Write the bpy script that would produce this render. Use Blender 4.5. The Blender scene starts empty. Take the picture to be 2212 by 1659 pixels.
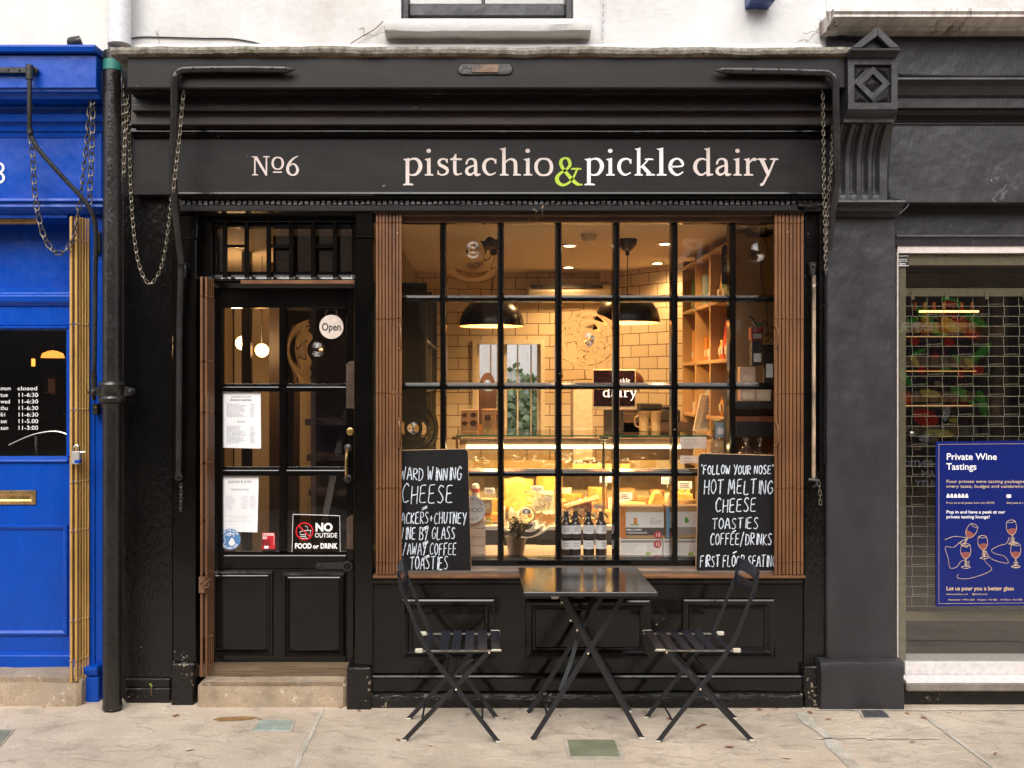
import bpy, math, random
from mathutils import Vector, Matrix, noise
R = math.radians
random.seed(7)
S = bpy.context.scene
col = S.collection

# ------------------------------------------------------------------ camera, world, sun, exposure
D0 = 5.065                      # metres from the lens to the front plane of the shop (y = 0)
EYE = 1.65
cam = bpy.data.objects.new('camera', bpy.data.cameras.new('camera'))
col.objects.link(cam)
cam.location = (0, -D0, EYE)
cam.rotation_euler = (R(90), 0, 0)
cam.data.sensor_width = 36
cam.data.lens = 35
cam.data.shift_x = 0.03125
cam.data.clip_start = 0.05
cam.data.clip_end = 300
S.camera = cam

SUN_EL, SUN_ROT = R(44), R(195)
world = bpy.data.worlds.new('World')
S.world = world
world.use_nodes = True
wn = world.node_tree
sky = wn.nodes.new('ShaderNodeTexSky')
sky.sky_type = 'NISHITA'
sky.sun_disc = False
sky.sun_elevation = SUN_EL
sky.sun_rotation = SUN_ROT
sky.dust_density = 4.0
sky.air_density = 0.7
sky.ozone_density = 0.6
hs = wn.nodes.new('ShaderNodeHueSaturation')     # an overcast, nearly white sky
hs.inputs['Saturation'].default_value = 0.35
wn.links.new(sky.outputs[0], hs.inputs['Color'])
wn.links.new(hs.outputs[0], wn.nodes['Background'].inputs[0])
wn.nodes['Background'].inputs[1].default_value = 0.15
sun = bpy.data.objects.new('sun', bpy.data.lights.new('sun', 'SUN'))
col.objects.link(sun)
sun.data.energy = 0.9
sun.data.angle = R(40)
sun.data.color = (1.0, 0.97, 0.92)
# sun stands behind the camera, a little to the right, high in the overcast
sd = Vector((0.18, -0.70, 0.70)).normalized()
sun.rotation_euler = sd.to_track_quat('Z', 'Y').to_euler()
S.view_settings.view_transform = 'Standard'
S.view_settings.look = 'None'
S.view_settings.gamma = 1
S.view_settings.exposure = 0.85
S.render.engine = 'CYCLES'
S.cycles.use_denoising = True
S.cycles.max_bounces = 8
S.cycles.transparent_max_bounces = 24
S.cycles.glossy_bounces = 4
S.cycles.transmission_bounces = 8
S.cycles.caustics_reflective = False
S.cycles.caustics_refractive = False
S.cycles.sample_clamp_indirect = 4

# ------------------------------------------------------------------ measuring helpers
FV, CX, CY = 2150.3, 1036.9, 829.5       # the lens in overview pixels, used only to survey real positions
def X(v, y=0.0): return (v - CX) * (D0 + y) / FV
def Z(u, y=0.0): return EYE - (u - CY) * (D0 + y) / FV
def W(p, y=0.0): return p * (D0 + y) / FV

# ------------------------------------------------------------------ mesh builder
def catmull(pts, n=6, closed=False):
    P = [Vector(p) for p in pts]
    if len(P) < 3: return P
    out = []
    m = len(P)
    rng = range(m if closed else m - 1)
    for i in rng:
        if closed:
            a, b, c, d = P[(i-1) % m], P[i], P[(i+1) % m], P[(i+2) % m]
        else:
            a, b, c, d = P[max(i-1, 0)], P[i], P[i+1], P[min(i+2, m-1)]
        for k in range(n):
            t = k / n
            out.append(0.5*((2*b) + (c-a)*t + (2*a-5*b+4*c-d)*t*t + (3*b-a-3*c+d)*t*t*t))
    if not closed: out.append(P[-1])
    return out

class MB:
    def __init__(s): s.v = []; s.f = []
    def add(s, vs, fs):
        o = len(s.v); s.v += [tuple(v) for v in vs]; s.f += [tuple(i+o for i in f) for f in fs]; return s
    def box(s, x0, x1, y0, y1, z0, z1):
        if x0 > x1: x0, x1 = x1, x0
        if y0 > y1: y0, y1 = y1, y0
        if z0 > z1: z0, z1 = z1, z0
        return s.add([(x0,y0,z0),(x1,y0,z0),(x1,y1,z0),(x0,y1,z0),(x0,y0,z1),(x1,y0,z1),(x1,y1,z1),(x0,y1,z1)],
              [(0,3,2,1),(4,5,6,7),(0,1,5,4),(1,2,6,5),(2,3,7,6),(3,0,4,7)])
    def vbox(s, v0, v1, u0, u1, yf, yb):          # surveyed front face, real depth behind it
        return s.box(X(v0,yf), X(v1,yf), yf, yb, Z(u1,yf), Z(u0,yf))
    def hexa(s, c):                                # eight corners, box order
        return s.add(c, [(0,3,2,1),(4,5,6,7),(0,1,5,4),(1,2,6,5),(2,3,7,6),(3,0,4,7)])
    def prism_x(s, prof, x0, x1):                  # profile [(y,z)] swept along x
        n = len(prof)
        vs = [(x0,y,z) for y,z in prof] + [(x1,y,z) for y,z in prof]
        fs = [(i,(i+1)%n,n+(i+1)%n,n+i) for i in range(n)] + [tuple(range(n-1,-1,-1)), tuple(range(n,2*n))]
        return s.add(vs, fs)
    def prism_y(s, prof, y0, y1):                  # profile [(x,z)] swept along y
        n = len(prof)
        vs = [(x,y0,z) for x,z in prof] + [(x,y1,z) for x,z in prof]
        fs = [(i,(i+1)%n,n+(i+1)%n,n+i) for i in range(n)] + [tuple(range(n-1,-1,-1)), tuple(range(n,2*n))]
        return s.add(vs, fs)
    def prism_z(s, prof, z0, z1):
        n = len(prof)
        vs = [(x,y,z0) for x,y in prof] + [(x,y,z1) for x,y in prof]
        fs = [(i,(i+1)%n,n+(i+1)%n,n+i) for i in range(n)] + [tuple(range(n-1,-1,-1)), tuple(range(n,2*n))]
        return s.add(vs, fs)
    def rings(s, x0, x1, z0, z1, prof, fill=True):   # nested mitred loops: prof = [(inset, y)]
        o = len(s.v)
        vs = []; fs = []
        for ins, y in prof:
            vs += [(x0+ins,y,z0+ins),(x1-ins,y,z0+ins),(x1-ins,y,z1-ins),(x0+ins,y,z1-ins)]
        for k in range(len(prof)-1):
            for i in range(4):
                j = (i+1) % 4
                fs.append((4*k+i,4*k+j,4*k+4+j,4*k+4+i))
        if fill:
            k = 4*(len(prof)-1); fs.append((k,k+1,k+2,k+3))
        return s.add(vs, fs)
    def tube(s, pts, r, n=8, caps=True):
        P = [Vector(p) for p in pts]
        rr = r if isinstance(r, (list, tuple)) else [r]*len(P)
        vs = []; fs = []
        prev = None
        for i, p in enumerate(P):
            t = (P[min(i+1, len(P)-1)] - P[max(i-1, 0)])
            if t.length < 1e-9: t = Vector((0,0,1))
            t.normalize()
            if prev is None:
                a = Vector((0,0,1)) if abs(t.z) < 0.9 else Vector((1,0,0))
                u = t.cross(a).normalized()
            else:
                u = (prev - t*prev.dot(t))
                if u.length < 1e-6: u = t.orthogonal()
                u.normalize()
            prev = u
            w = t.cross(u)
            for k in range(n):
                a = 2*math.pi*k/n
                vs.append(p + (u*math.cos(a) + w*math.sin(a))*rr[i])
        for i in range(len(P)-1):
            for k in range(n):
                fs.append((i*n+k, i*n+(k+1)%n, (i+1)*n+(k+1)%n, (i+1)*n+k))
        if caps:
            fs.append(tuple(range(n-1,-1,-1))); fs.append(tuple(range((len(P)-1)*n, len(P)*n)))
        return s.add(vs, fs)
    def flat(s, pts, w, t, up=(0,1,0)):            # flat bar swept along pts; w across `up`-perpendicular, t along up
        P = [Vector(p) for p in pts]; up = Vector(up)
        vs = []; fs = []
        for i, p in enumerate(P):
            d = (P[min(i+1, len(P)-1)] - P[max(i-1, 0)]).normalized()
            sd = d.cross(up).normalized(); u2 = sd.cross(d).normalized()
            vs += [p+sd*w/2+u2*t/2, p-sd*w/2+u2*t/2, p-sd*w/2-u2*t/2, p+sd*w/2-u2*t/2]
        for i in range(len(P)-1):
            for k in range(4):
                fs.append((i*4+k, i*4+(k+1)%4, (i+1)*4+(k+1)%4, (i+1)*4+k))
        n = len(P)-1
        fs.append((3,2,1,0)); fs.append((n*4,n*4+1,n*4+2,n*4+3))
        return s.add(vs, fs)
    def lathe(s, prof, c=(0,0,0), n=24, axis='z', caps=True):   # prof [(r,h)]
        vs = []; fs = []
        for r, h in prof:
            for k in range(n):
                a = 2*math.pi*k/n
                p = (r*math.cos(a), r*math.sin(a), h)
                if axis == 'y': p = (p[0], h, p[1])
                if axis == 'x': p = (h, p[0], p[1])
                vs.append((p[0]+c[0], p[1]+c[1], p[2]+c[2]))
        for i in range(len(prof)-1):
            for k in range(n):
                fs.append((i*n+k, i*n+(k+1)%n, (i+1)*n+(k+1)%n, (i+1)*n+k))
        if caps:
            if prof[0][0] > 1e-6: fs.append(tuple(range(n-1,-1,-1)))
            if prof[-1][0] > 1e-6: fs.append(tuple(range((len(prof)-1)*n, len(prof)*n)))
        return s.add(vs, fs)
    def ball(s, c, r, n=10, m=7, sq=(1,1,1)):
        prof = [(max(1e-5, r*math.sin(math.pi*i/m)), -r*math.cos(math.pi*i/m)) for i in range(m+1)]
        t = MB().lathe(prof, n=n, caps=False)
        return s.add([(v[0]*sq[0]+c[0], v[1]*sq[1]+c[1], v[2]*sq[2]+c[2]) for v in t.v], t.f)
    def torus(s, c, R_, r, M=None, n=14, m=6, stretch=0.0):
        vs = []; fs = []
        for i in range(n):
            a = 2*math.pi*i/n
            for k in range(m):
                b = 2*math.pi*k/m
                p = Vector(((R_+r*math.cos(b))*math.cos(a), r*math.sin(b), (R_+r*math.cos(b))*math.sin(a)))
                p.z += stretch*(1 if math.sin(a) > 0.01 else -1 if math.sin(a) < -0.01 else 0)
                if M: p = M @ p
                vs.append(p + Vector(c))
            for k in range(m):
                fs.append((i*m+k, i*m+(k+1)%m, ((i+1)%n)*m+(k+1)%m, ((i+1)%n)*m+k))
        return s.add(vs, fs)
    def rough(s, x0, x1, y0, y1, z0, z1, res=0.04, amp=0.01, fr=6.0, rnd=0.03, seed=0):   # worn stone block
        nx, ny, nz = [max(2, int(abs(b-a)/res)) for a, b in ((x0,x1),(y0,y1),(z0,z1))]
        idx = {}; vs = []
        cx, cy, cz = (x0+x1)/2, (y0+y1)/2, (z0+z1)/2
        def vid(i,j,k):
            if (i,j,k) in idx: return idx[(i,j,k)]
            p = Vector((x0+(x1-x0)*i/nx, y0+(y1-y0)*j/ny, z0+(z1-z0)*k/nz))
            # round the long edges
            q = p.copy()
            ey = (0 if 0 < j < ny else 1); ez = (0 if 0 < k < nz else 1); ex = (0 if 0 < i < nx else 1)
            if ey+ez+ex >= 2:
                c = Vector((cx, cy, cz)); d = c-p
                if ey and ez: q += Vector((0, math.copysign(rnd*0.6, d.y), math.copysign(rnd*0.6, d.z)))
                if ex and (ez or ey): q += Vector((math.copysign(rnd*0.4, d.x), 0, 0))
            nv = noise.noise_vector(p*fr + Vector((seed*7.1, seed*3.3, 0)))
            nv2 = noise.noise_vector(p*fr*3.1 + Vector((seed*2.1, 5, 1)))
            q += nv*amp + nv2*amp*0.45
            idx[(i,j,k)] = len(vs); vs.append(q); return idx[(i,j,k)]
        fs = []
        for i in range(nx):
            for j in range(ny):
                fs.append((vid(i,j,nz),vid(i+1,j,nz),vid(i+1,j+1,nz),vid(i,j+1,nz)))
                fs.append((vid(i,j,0),vid(i,j+1,0),vid(i+1,j+1,0),vid(i+1,j,0)))
            for k in range(nz):
                fs.append((vid(i,0,k),vid(i+1,0,k),vid(i+1,0,k+1),vid(i,0,k+1)))
                fs.append((vid(i,ny,k),vid(i,ny,k+1),vid(i+1,ny,k+1),vid(i+1,ny,k)))
        for j in range(ny):
            for k in range(nz):
                fs.append((vid(0,j,k),vid(0,j,k+1),vid(0,j+1,k+1),vid(0,j+1,k)))
                fs.append((vid(nx,j,k),vid(nx,j+1,k),vid(nx,j+1,k+1),vid(nx,j,k+1)))
        return s.add(vs, fs)
    def build(s, name, mat, parent=None, bevel=0, smooth=False, seg=1, wn=True):
        me = bpy.data.meshes.new(name)
        me.from_pydata([tuple(v) for v in s.v], [], s.f)
        me.update()
        o = bpy.data.objects.new(name, me)
        col.objects.link(o)
        me.materials.append(mat)
        import bmesh
        b = bmesh.new(); b.from_mesh(me)
        bmesh.ops.recalc_face_normals(b, faces=b.faces)
        b.to_mesh(me); b.free()
        if smooth:
            me.polygons.foreach_set('use_smooth', [True]*len(me.polygons))
            try: me.set_sharp_from_angle(angle=R(40))
            except Exception: pass
        if bevel:
            m = o.modifiers.new('bevel', 'BEVEL'); m.width = bevel; m.segments = seg; m.limit_method = 'ANGLE'; m.angle_limit = R(35)
        if parent: o.parent = parent
        return o

def tag(o, label=None, cat=None, group=None, kind=None):
    if label: o['label'] = label
    if cat: o['category'] = cat
    if group: o['group'] = group
    if kind: o['kind'] = kind
    return o
def thing(name, label, cat, loc=(0,0,0), rz=0, group=None):
    o = bpy.data.objects.new(name, None); col.objects.link(o)
    o.empty_display_size = 0.1
    o.location = loc; o.rotation_euler = (0, 0, rz)
    return tag(o, label, cat, group)
def copy_tree(o, parent=None):
    c = o.copy(); col.objects.link(c)
    if parent: c.parent = parent
    for ch in [k for k in bpy.data.objects if k.parent == o]: copy_tree(ch, c)
    return c
def copy_thing(o, loc, rz=None, label=None):
    c = copy_tree(o); c.location = loc
    if rz is not None: c.rotation_euler = (0,0,rz)
    if label: c['label'] = label
    return c

# ------------------------------------------------------------------ materials
def new_mat(name):
    m = bpy.data.materials.new(name); m.use_nodes = True
    n = m.node_tree
    return m, n, n.nodes['Principled BSDF']
def N(n, t, **kw):
    o = n.nodes.new(t)
    for k, v in kw.items():
        if k in o.inputs: o.inputs[k].default_value = v
        else: setattr(o, k, v)
    return o
def noise_tex(n, scale, detail=4, rough=0.55, stretch=None, co='Object'):
    tc = n.nodes.new('ShaderNodeTexCoord')
    src = tc.outputs[co]
    if stretch:
        mp = n.nodes.new('ShaderNodeMapping'); mp.inputs['Scale'].default_value = stretch
        n.links.new(src, mp.inputs[0]); src = mp.outputs[0]
    t = N(n, 'ShaderNodeTexNoise'); t.inputs['Scale'].default_value = scale
    t.inputs['Detail'].default_value = detail; t.inputs['Roughness'].default_value = rough
    n.links.new(src, t.inputs['Vector'])
    return t
def ramp(n, src, stops):
    r = n.nodes.new('ShaderNodeValToRGB')
    e = r.color_ramp.elements
    while len(e) < len(stops): e.new(0.5)
    for el, (p, c) in zip(e, stops):
        el.position = p; el.color = (*c, 1) if len(c) == 3 else c
    n.links.new(src, r.inputs[0]); return r
def mixc(n, fac, a, b, blend='MIX'):
    m = n.nodes.new('ShaderNodeMix'); m.data_type = 'RGBA'; m.blend_type = blend
    for s, i in ((fac, 0), (a, 6), (b, 7)):
        if isinstance(s, (int, float)): m.inputs[i].default_value = s
        elif isinstance(s, tuple): m.inputs[i].default_value = (*s, 1)
        else: n.links.new(s, m.inputs[i])
    return m.outputs[2]
def bump(n, p, src, strength=0.3, dist=0.01, chain=None):
    b = N(n, 'ShaderNodeBump'); b.inputs['Strength'].default_value = strength; b.inputs['Distance'].default_value = dist
    n.links.new(src, b.inputs['Height'])
    if chain: n.links.new(chain, b.inputs['Normal'])
    n.links.new(b.outputs[0], p.inputs['Normal'])
    return b.outputs[0]
def paint(name, c, c2=None, rough=0.4, sc=8, bs=0.25, bd=0.004, chips=None, chip_amt=0.0, stretch=None, metal=0.0, rvar=0.15, spec=0.5, coarse=2.0, fine=60.0, cbs=0.35, cstretch=None, cracks=0.0, crack_c=(0.1,0.09,0.08), dirt=None):
    """Old paint: two-tone mottling, brush bump, gloss that varies, pale flecks where it is chipped."""
    m, n, p = new_mat(name)
    c2 = c2 or tuple(k*0.7 for k in c)
    t = noise_tex(n, sc, 5, 0.6, stretch)
    base = ramp(n, t.outputs[0], [(0.35, c2), (0.65, c)]).outputs[0]
    if chips:
        t2 = noise_tex(n, 55 if not cstretch else 22, 3, 0.5, cstretch); t3 = noise_tex(n, 5, 2)
        mul = N(n, 'ShaderNodeMath', operation='MULTIPLY')
        n.links.new(t2.outputs[0], mul.inputs[0]); n.links.new(t3.outputs[0], mul.inputs[1])
        k = 0.47 - chip_amt*0.12
        cr = ramp(n, mul.outputs[0], [(k, (0,0,0)), (k+0.012, (1,1,1))])
        base = mixc(n, cr.outputs[0], base, chips)
    if dirt:
        dt = noise_tex(n, 1.1, 6, 0.68, (1,1,0.45))
        base = mixc(n, ramp(n, dt.outputs[0], [(0.44,(0,0,0)),(0.72,(0.9,)*3)]).outputs[0], base, dirt)
    if cracks:
        tc = n.nodes.new('ShaderNodeTexCoord'); ds = noise_tex(n, 2.5, 4, 0.6)
        ad = n.nodes.new('ShaderNodeVectorMath'); ad.operation = 'MULTIPLY_ADD'; ad.inputs[1].default_value = (0.5,0.5,0.5)
        n.links.new(ds.outputs['Color'], ad.inputs[0]); n.links.new(tc.outputs['Object'], ad.inputs[2])
        vo = N(n, 'ShaderNodeTexVoronoi', feature='DISTANCE_TO_EDGE'); vo.inputs['Scale'].default_value = 1.6
        n.links.new(ad.outputs[0], vo.inputs['Vector'])
        ms = noise_tex(n, 2.1, 3)
        cr1 = ramp(n, vo.outputs['Distance'], [(0.0,(1,1,1)),(0.010,(0,0,0))]); cr2 = ramp(n, ms.outputs[0], [(0.62-0.12*cracks,(0,0,0)),(0.66-0.12*cracks,(1,1,1))])
        mc = N(n, 'ShaderNodeMath', operation='MULTIPLY'); n.links.new(cr1.outputs[0], mc.inputs[0]); n.links.new(cr2.outputs[0], mc.inputs[1])
        base = mixc(n, mc.outputs[0], base, crack_c)
    n.links.new(base, p.inputs['Base Color'])
    rt = noise_tex(n, 14, 3, 0.6, stretch)
    rr = N(n, 'ShaderNodeMapRange'); rr.inputs['To Min'].default_value = max(0.02, rough-rvar); rr.inputs['To Max'].default_value = rough+rvar
    n.links.new(rt.outputs[0], rr.inputs[0]); n.links.new(rr.outputs[0], p.inputs['Roughness'])
    p.inputs['Metallic'].default_value = metal
    p.inputs['Specular IOR Level'].default_value = spec
    b1 = noise_tex(n, coarse, 2)
    ch = bump(n, p, b1.outputs[0], cbs, 0.02)
    b2 = noise_tex(n, fine, 4, 0.6, stretch)
    bump(n, p, b2.outputs[0], bs, bd, ch)
    return m
def plain(name, c, rough=0.5, metal=0.0, spec=0.5, bs=0.0, sc=40, var=0.12):
    m, n, p = new_mat(name)
    t = noise_tex(n, sc, 3)
    o = ramp(n, t.outputs[0], [(0.3, tuple(k*(1-var) for k in c)), (0.7, tuple(min(1, k*(1+var)) for k in c))])
    n.links.new(o.outputs[0], p.inputs['Base Color'])
    p.inputs['Roughness'].default_value = rough; p.inputs['Metallic'].default_value = metal
    p.inputs['Specular IOR Level'].default_value = spec
    if bs: bump(n, p, t.outputs[0], bs, 0.003)
    return m
def emit(name, c, s):
    m, n, p = new_mat(name)
    p.inputs['Base Color'].default_value = (*c, 1)
    p.inputs['Emission Color'].default_value = (*c, 1); p.inputs['Emission Strength'].default_value = s
    return m
def glass_thin(name, tint=(1,1,1), rough=0.0, ior=1.5, wob=0.02, sc=3.0):
    """Window glass as a thin sheet: clear, with a Fresnel reflection and a slight ripple."""
    m, n, p = new_mat(name)
    n.nodes.remove(p)
    tr = N(n, 'ShaderNodeBsdfTransparent'); tr.inputs[0].default_value = (*tint, 1)
    gl = N(n, 'ShaderNodeBsdfGlossy'); gl.inputs['Roughness'].default_value = rough
    fr = N(n, 'ShaderNodeFresnel'); ge = n.nodes.new('ShaderNodeNewGeometry')
    iv = N(n, 'ShaderNodeMapRange'); iv.inputs['To Min'].default_value = ior; iv.inputs['To Max'].default_value = 1/ior   # the same from both faces of the sheet
    n.links.new(ge.outputs['Backfacing'], iv.inputs[0]); n.links.new(iv.outputs[0], fr.inputs['IOR'])
    mx = n.nodes.new('ShaderNodeMixShader')
    t = noise_tex(n, sc, 1)
    b = N(n, 'ShaderNodeBump'); b.inputs['Strength'].default_value = wob; b.inputs['Distance'].default_value = 0.05
    n.links.new(t.outputs[0], b.inputs['Height']); n.links.new(b.outputs[0], gl.inputs['Normal'])
    n.links.new(fr.outputs[0], mx.inputs[0]); n.links.new(tr.outputs[0], mx.inputs[1]); n.links.new(gl.outputs[0], mx.inputs[2])
    n.links.new(mx.outputs[0], n.nodes['Material Output'].inputs[0])
    return m
def glass_solid(name, tint=(1,1,1), ior=1.48, rough=0.0):
    m, n, p = new_mat(name); n.nodes.remove(p)
    g = N(n, 'ShaderNodeBsdfGlass'); g.inputs['Color'].default_value = (*tint, 1); g.inputs['IOR'].default_value = ior; g.inputs['Roughness'].default_value = rough
    n.links.new(g.outputs[0], n.nodes['Material Output'].inputs[0]); return m

M = {}
M['gloss'] = paint('black_gloss_paint', (0.0045,0.0040,0.0036), (0.0025,0.0022,0.002), spec=0.40, rough=0.10, rvar=0.07, bs=0.16, bd=0.003, chips=(0.20,0.18,0.16), chip_amt=-0.1, stretch=(1.6,1.6,0.5))
M['gloss_rough'] = paint('brushed_black_paint', (0.0045,0.0042,0.0042), (0.0025,0.0025,0.0025), rough=0.12, bs=0.6, bd=0.006, chips=(0.25,0.23,0.20), chip_amt=-0.1, stretch=(1.6,1.6,0.45), rvar=0.12)
M['matt'] = paint('black_fascia_paint', (0.014,0.0118,0.0112), (0.0085,0.0072,0.0068), spec=0.27, cbs=0.15, rough=0.42, bs=0.10, bd=0.003, chips=(0.22,0.15,0.09), chip_amt=0.05, stretch=(0.5,1,1.6))
M['brownblack'] = paint('faded_black_board', (0.055,0.038,0.029), (0.030,0.023,0.019), rough=0.45, bs=0.3, bd=0.003, stretch=(0.35,1,2), sc=5)
M['worn'] = paint('worn_black_moulding', (0.006,0.0052,0.005), (0.003,0.0028,0.0028), rough=0.34, bs=0.6, bd=0.006, chips=(0.11,0.065,0.035), chip_amt=0.45, stretch=(0.25,1,2), cstretch=(0.4,1,2.5))
M['rot'] = paint('peeling_black_skirting', (0.007,0.006,0.0055), (0.004,0.0034,0.003), rough=0.28, bs=0.5, bd=0.01, chips=(0.26,0.21,0.15), chip_amt=0.55, stretch=(0.4,1,1.4))
M['grey'] = paint('charcoal_masonry_paint', (0.034,0.032,0.0355), (0.023,0.0215,0.024), rough=0.42, bs=0.4, bd=0.006, chips=(0.25,0.23,0.22), chip_amt=-0.25, coarse=5.5, cbs=0.6, cracks=0.25, crack_c=(0.10,0.095,0.10), stretch=(1,1,0.5), sc=4)
M['blue'] = paint('royal_blue_paint', (0.0011,0.063,0.42), (0.0009,0.050,0.34), spec=0.35, rough=0.30, bs=0.3, bd=0.004, stretch=(1,1,0.4), chips=(0.35,0.36,0.42), chip_amt=-0.22, sc=3, coarse=5, cbs=0.45)
M['stucco'] = paint('white_stucco', (0.64,0.63,0.62), (0.55,0.54,0.53), rough=0.75, bs=0.5, bd=0.01, coarse=3, cbs=0.8, fine=25, sc=2, cracks=0.35, crack_c=(0.22,0.19,0.17), dirt=(0.44,0.40,0.36))
M['cream'] = paint('cream_stucco', (0.74,0.69,0.62), (0.66,0.61,0.54), rough=0.75, bs=0.3, bd=0.006, coarse=3, cbs=0.4, fine=25, sc=2, cracks=0.3, crack_c=(0.35,0.26,0.18), dirt=(0.55,0.44,0.34))
M['brown'] = paint('brown_painted_steel', (0.20,0.088,0.036), (0.115,0.048,0.02), rough=0.36, bs=0.25, bd=0.002, chips=(0.50,0.40,0.33), chip_amt=-0.05, stretch=(1,1,0.3), metal=0.0)
M['brass_gate'] = paint('gold_painted_steel', (0.62,0.38,0.12), (0.42,0.24,0.07), rough=0.36, bs=0.2, bd=0.002, chips=(0.28,0.12,0.05), chip_amt=0.2, stretch=(1,1,0.3), metal=0.1)
M['brass'] = paint('old_brass', (0.72,0.48,0.20), (0.45,0.27,0.10), rough=0.28, metal=0.9, bs=0.2, bd=0.001)
M['rust'] = paint('rusty_iron', (0.22,0.11,0.06), (0.10,0.05,0.03), rough=0.6, metal=0.4, bs=0.6, bd=0.004)
M['steel'] = plain('galvanised_steel', (0.42,0.40,0.36), rough=0.35, metal=0.8, bs=0.3)
M['chain'] = plain('dull_chain_steel', (0.24,0.205,0.155), rough=0.42, metal=0.75, bs=0.3, sc=60)
M['chain_dark'] = plain('dark_chain_steel', (0.12,0.105,0.09), rough=0.4, metal=0.7, bs=0.3, sc=60)
M['iron'] = paint('black_painted_iron', (0.026,0.025,0.025), (0.014,0.013,0.013), rough=0.30, bs=0.5, bd=0.004, chips=(0.35,0.32,0.3), chip_amt=0.25)
M['metal_black'] = plain('black_powder_coat', (0.013,0.014,0.017), rough=0.34, spec=0.5, bs=0.08, sc=180)
M['table_top'] = plain('polished_black_table', (0.012,0.013,0.016), rough=0.13, spec=0.9, sc=90)
M['slat'] = plain('blue_black_slats', (0.014,0.017,0.028), rough=0.32, sc=120)
M['cap'] = plain('clear_plastic_caps', (0.55,0.52,0.42), rough=0.35)
M['pin'] = plain('bright_rivets', (0.75,0.62,0.48), rough=0.25, metal=0.9)
M['pipe_white'] = plain('white_pvc_pipe', (0.62,0.62,0.64), rough=0.4, bs=0.1)
M['dark'] = plain('dark_room_paint', (0.03,0.027,0.025), rough=0.7)
M['letter'] = plain('pale_pink_grey_lettering', (0.68,0.58,0.53), rough=0.5, var=0.04)
M['letter_white'] = plain('white_lettering', (0.90,0.88,0.86), rough=0.5, var=0.03)
M['lime'] = plain('lime_green_lettering', (0.42,0.58,0.03), rough=0.5, var=0.03)
M['chalk'] = plain('white_chalk_pen', (0.60,0.66,0.74), rough=0.8, sc=70, var=0.38)
M['board'] = paint('blackboard', (0.009,0.0085,0.009), (0.006,0.0055,0.006), spec=0.22, rough=0.6, bs=0.15, chips=(0.2,0.19,0.18), chip_amt=-0.15)
M['board_edge'] = plain('raw_board_edge', (0.42,0.26,0.14), rough=0.8)
M['glass'] = glass_thin('window_glass', (0.97,0.96,0.94), ior=2.15, wob=0.05)
M['glass_dark'] = glass_thin('shop_glass', (0.80,0.82,0.80), wob=0.01, ior=2.5)
M['bull'] = glass_solid('bullion_glass', (0.97,0.95,0.92))
M['white'] = plain('white_paper', (0.80,0.80,0.81), rough=0.6, var=0.03)
M['ink'] = plain('grey_print', (0.14,0.14,0.15), rough=0.7)
M['ink_soft'] = plain('pale_print', (0.50,0.50,0.52), rough=0.7)
M['black'] = plain('black_print', (0.012,0.012,0.012), rough=0.5)

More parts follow.
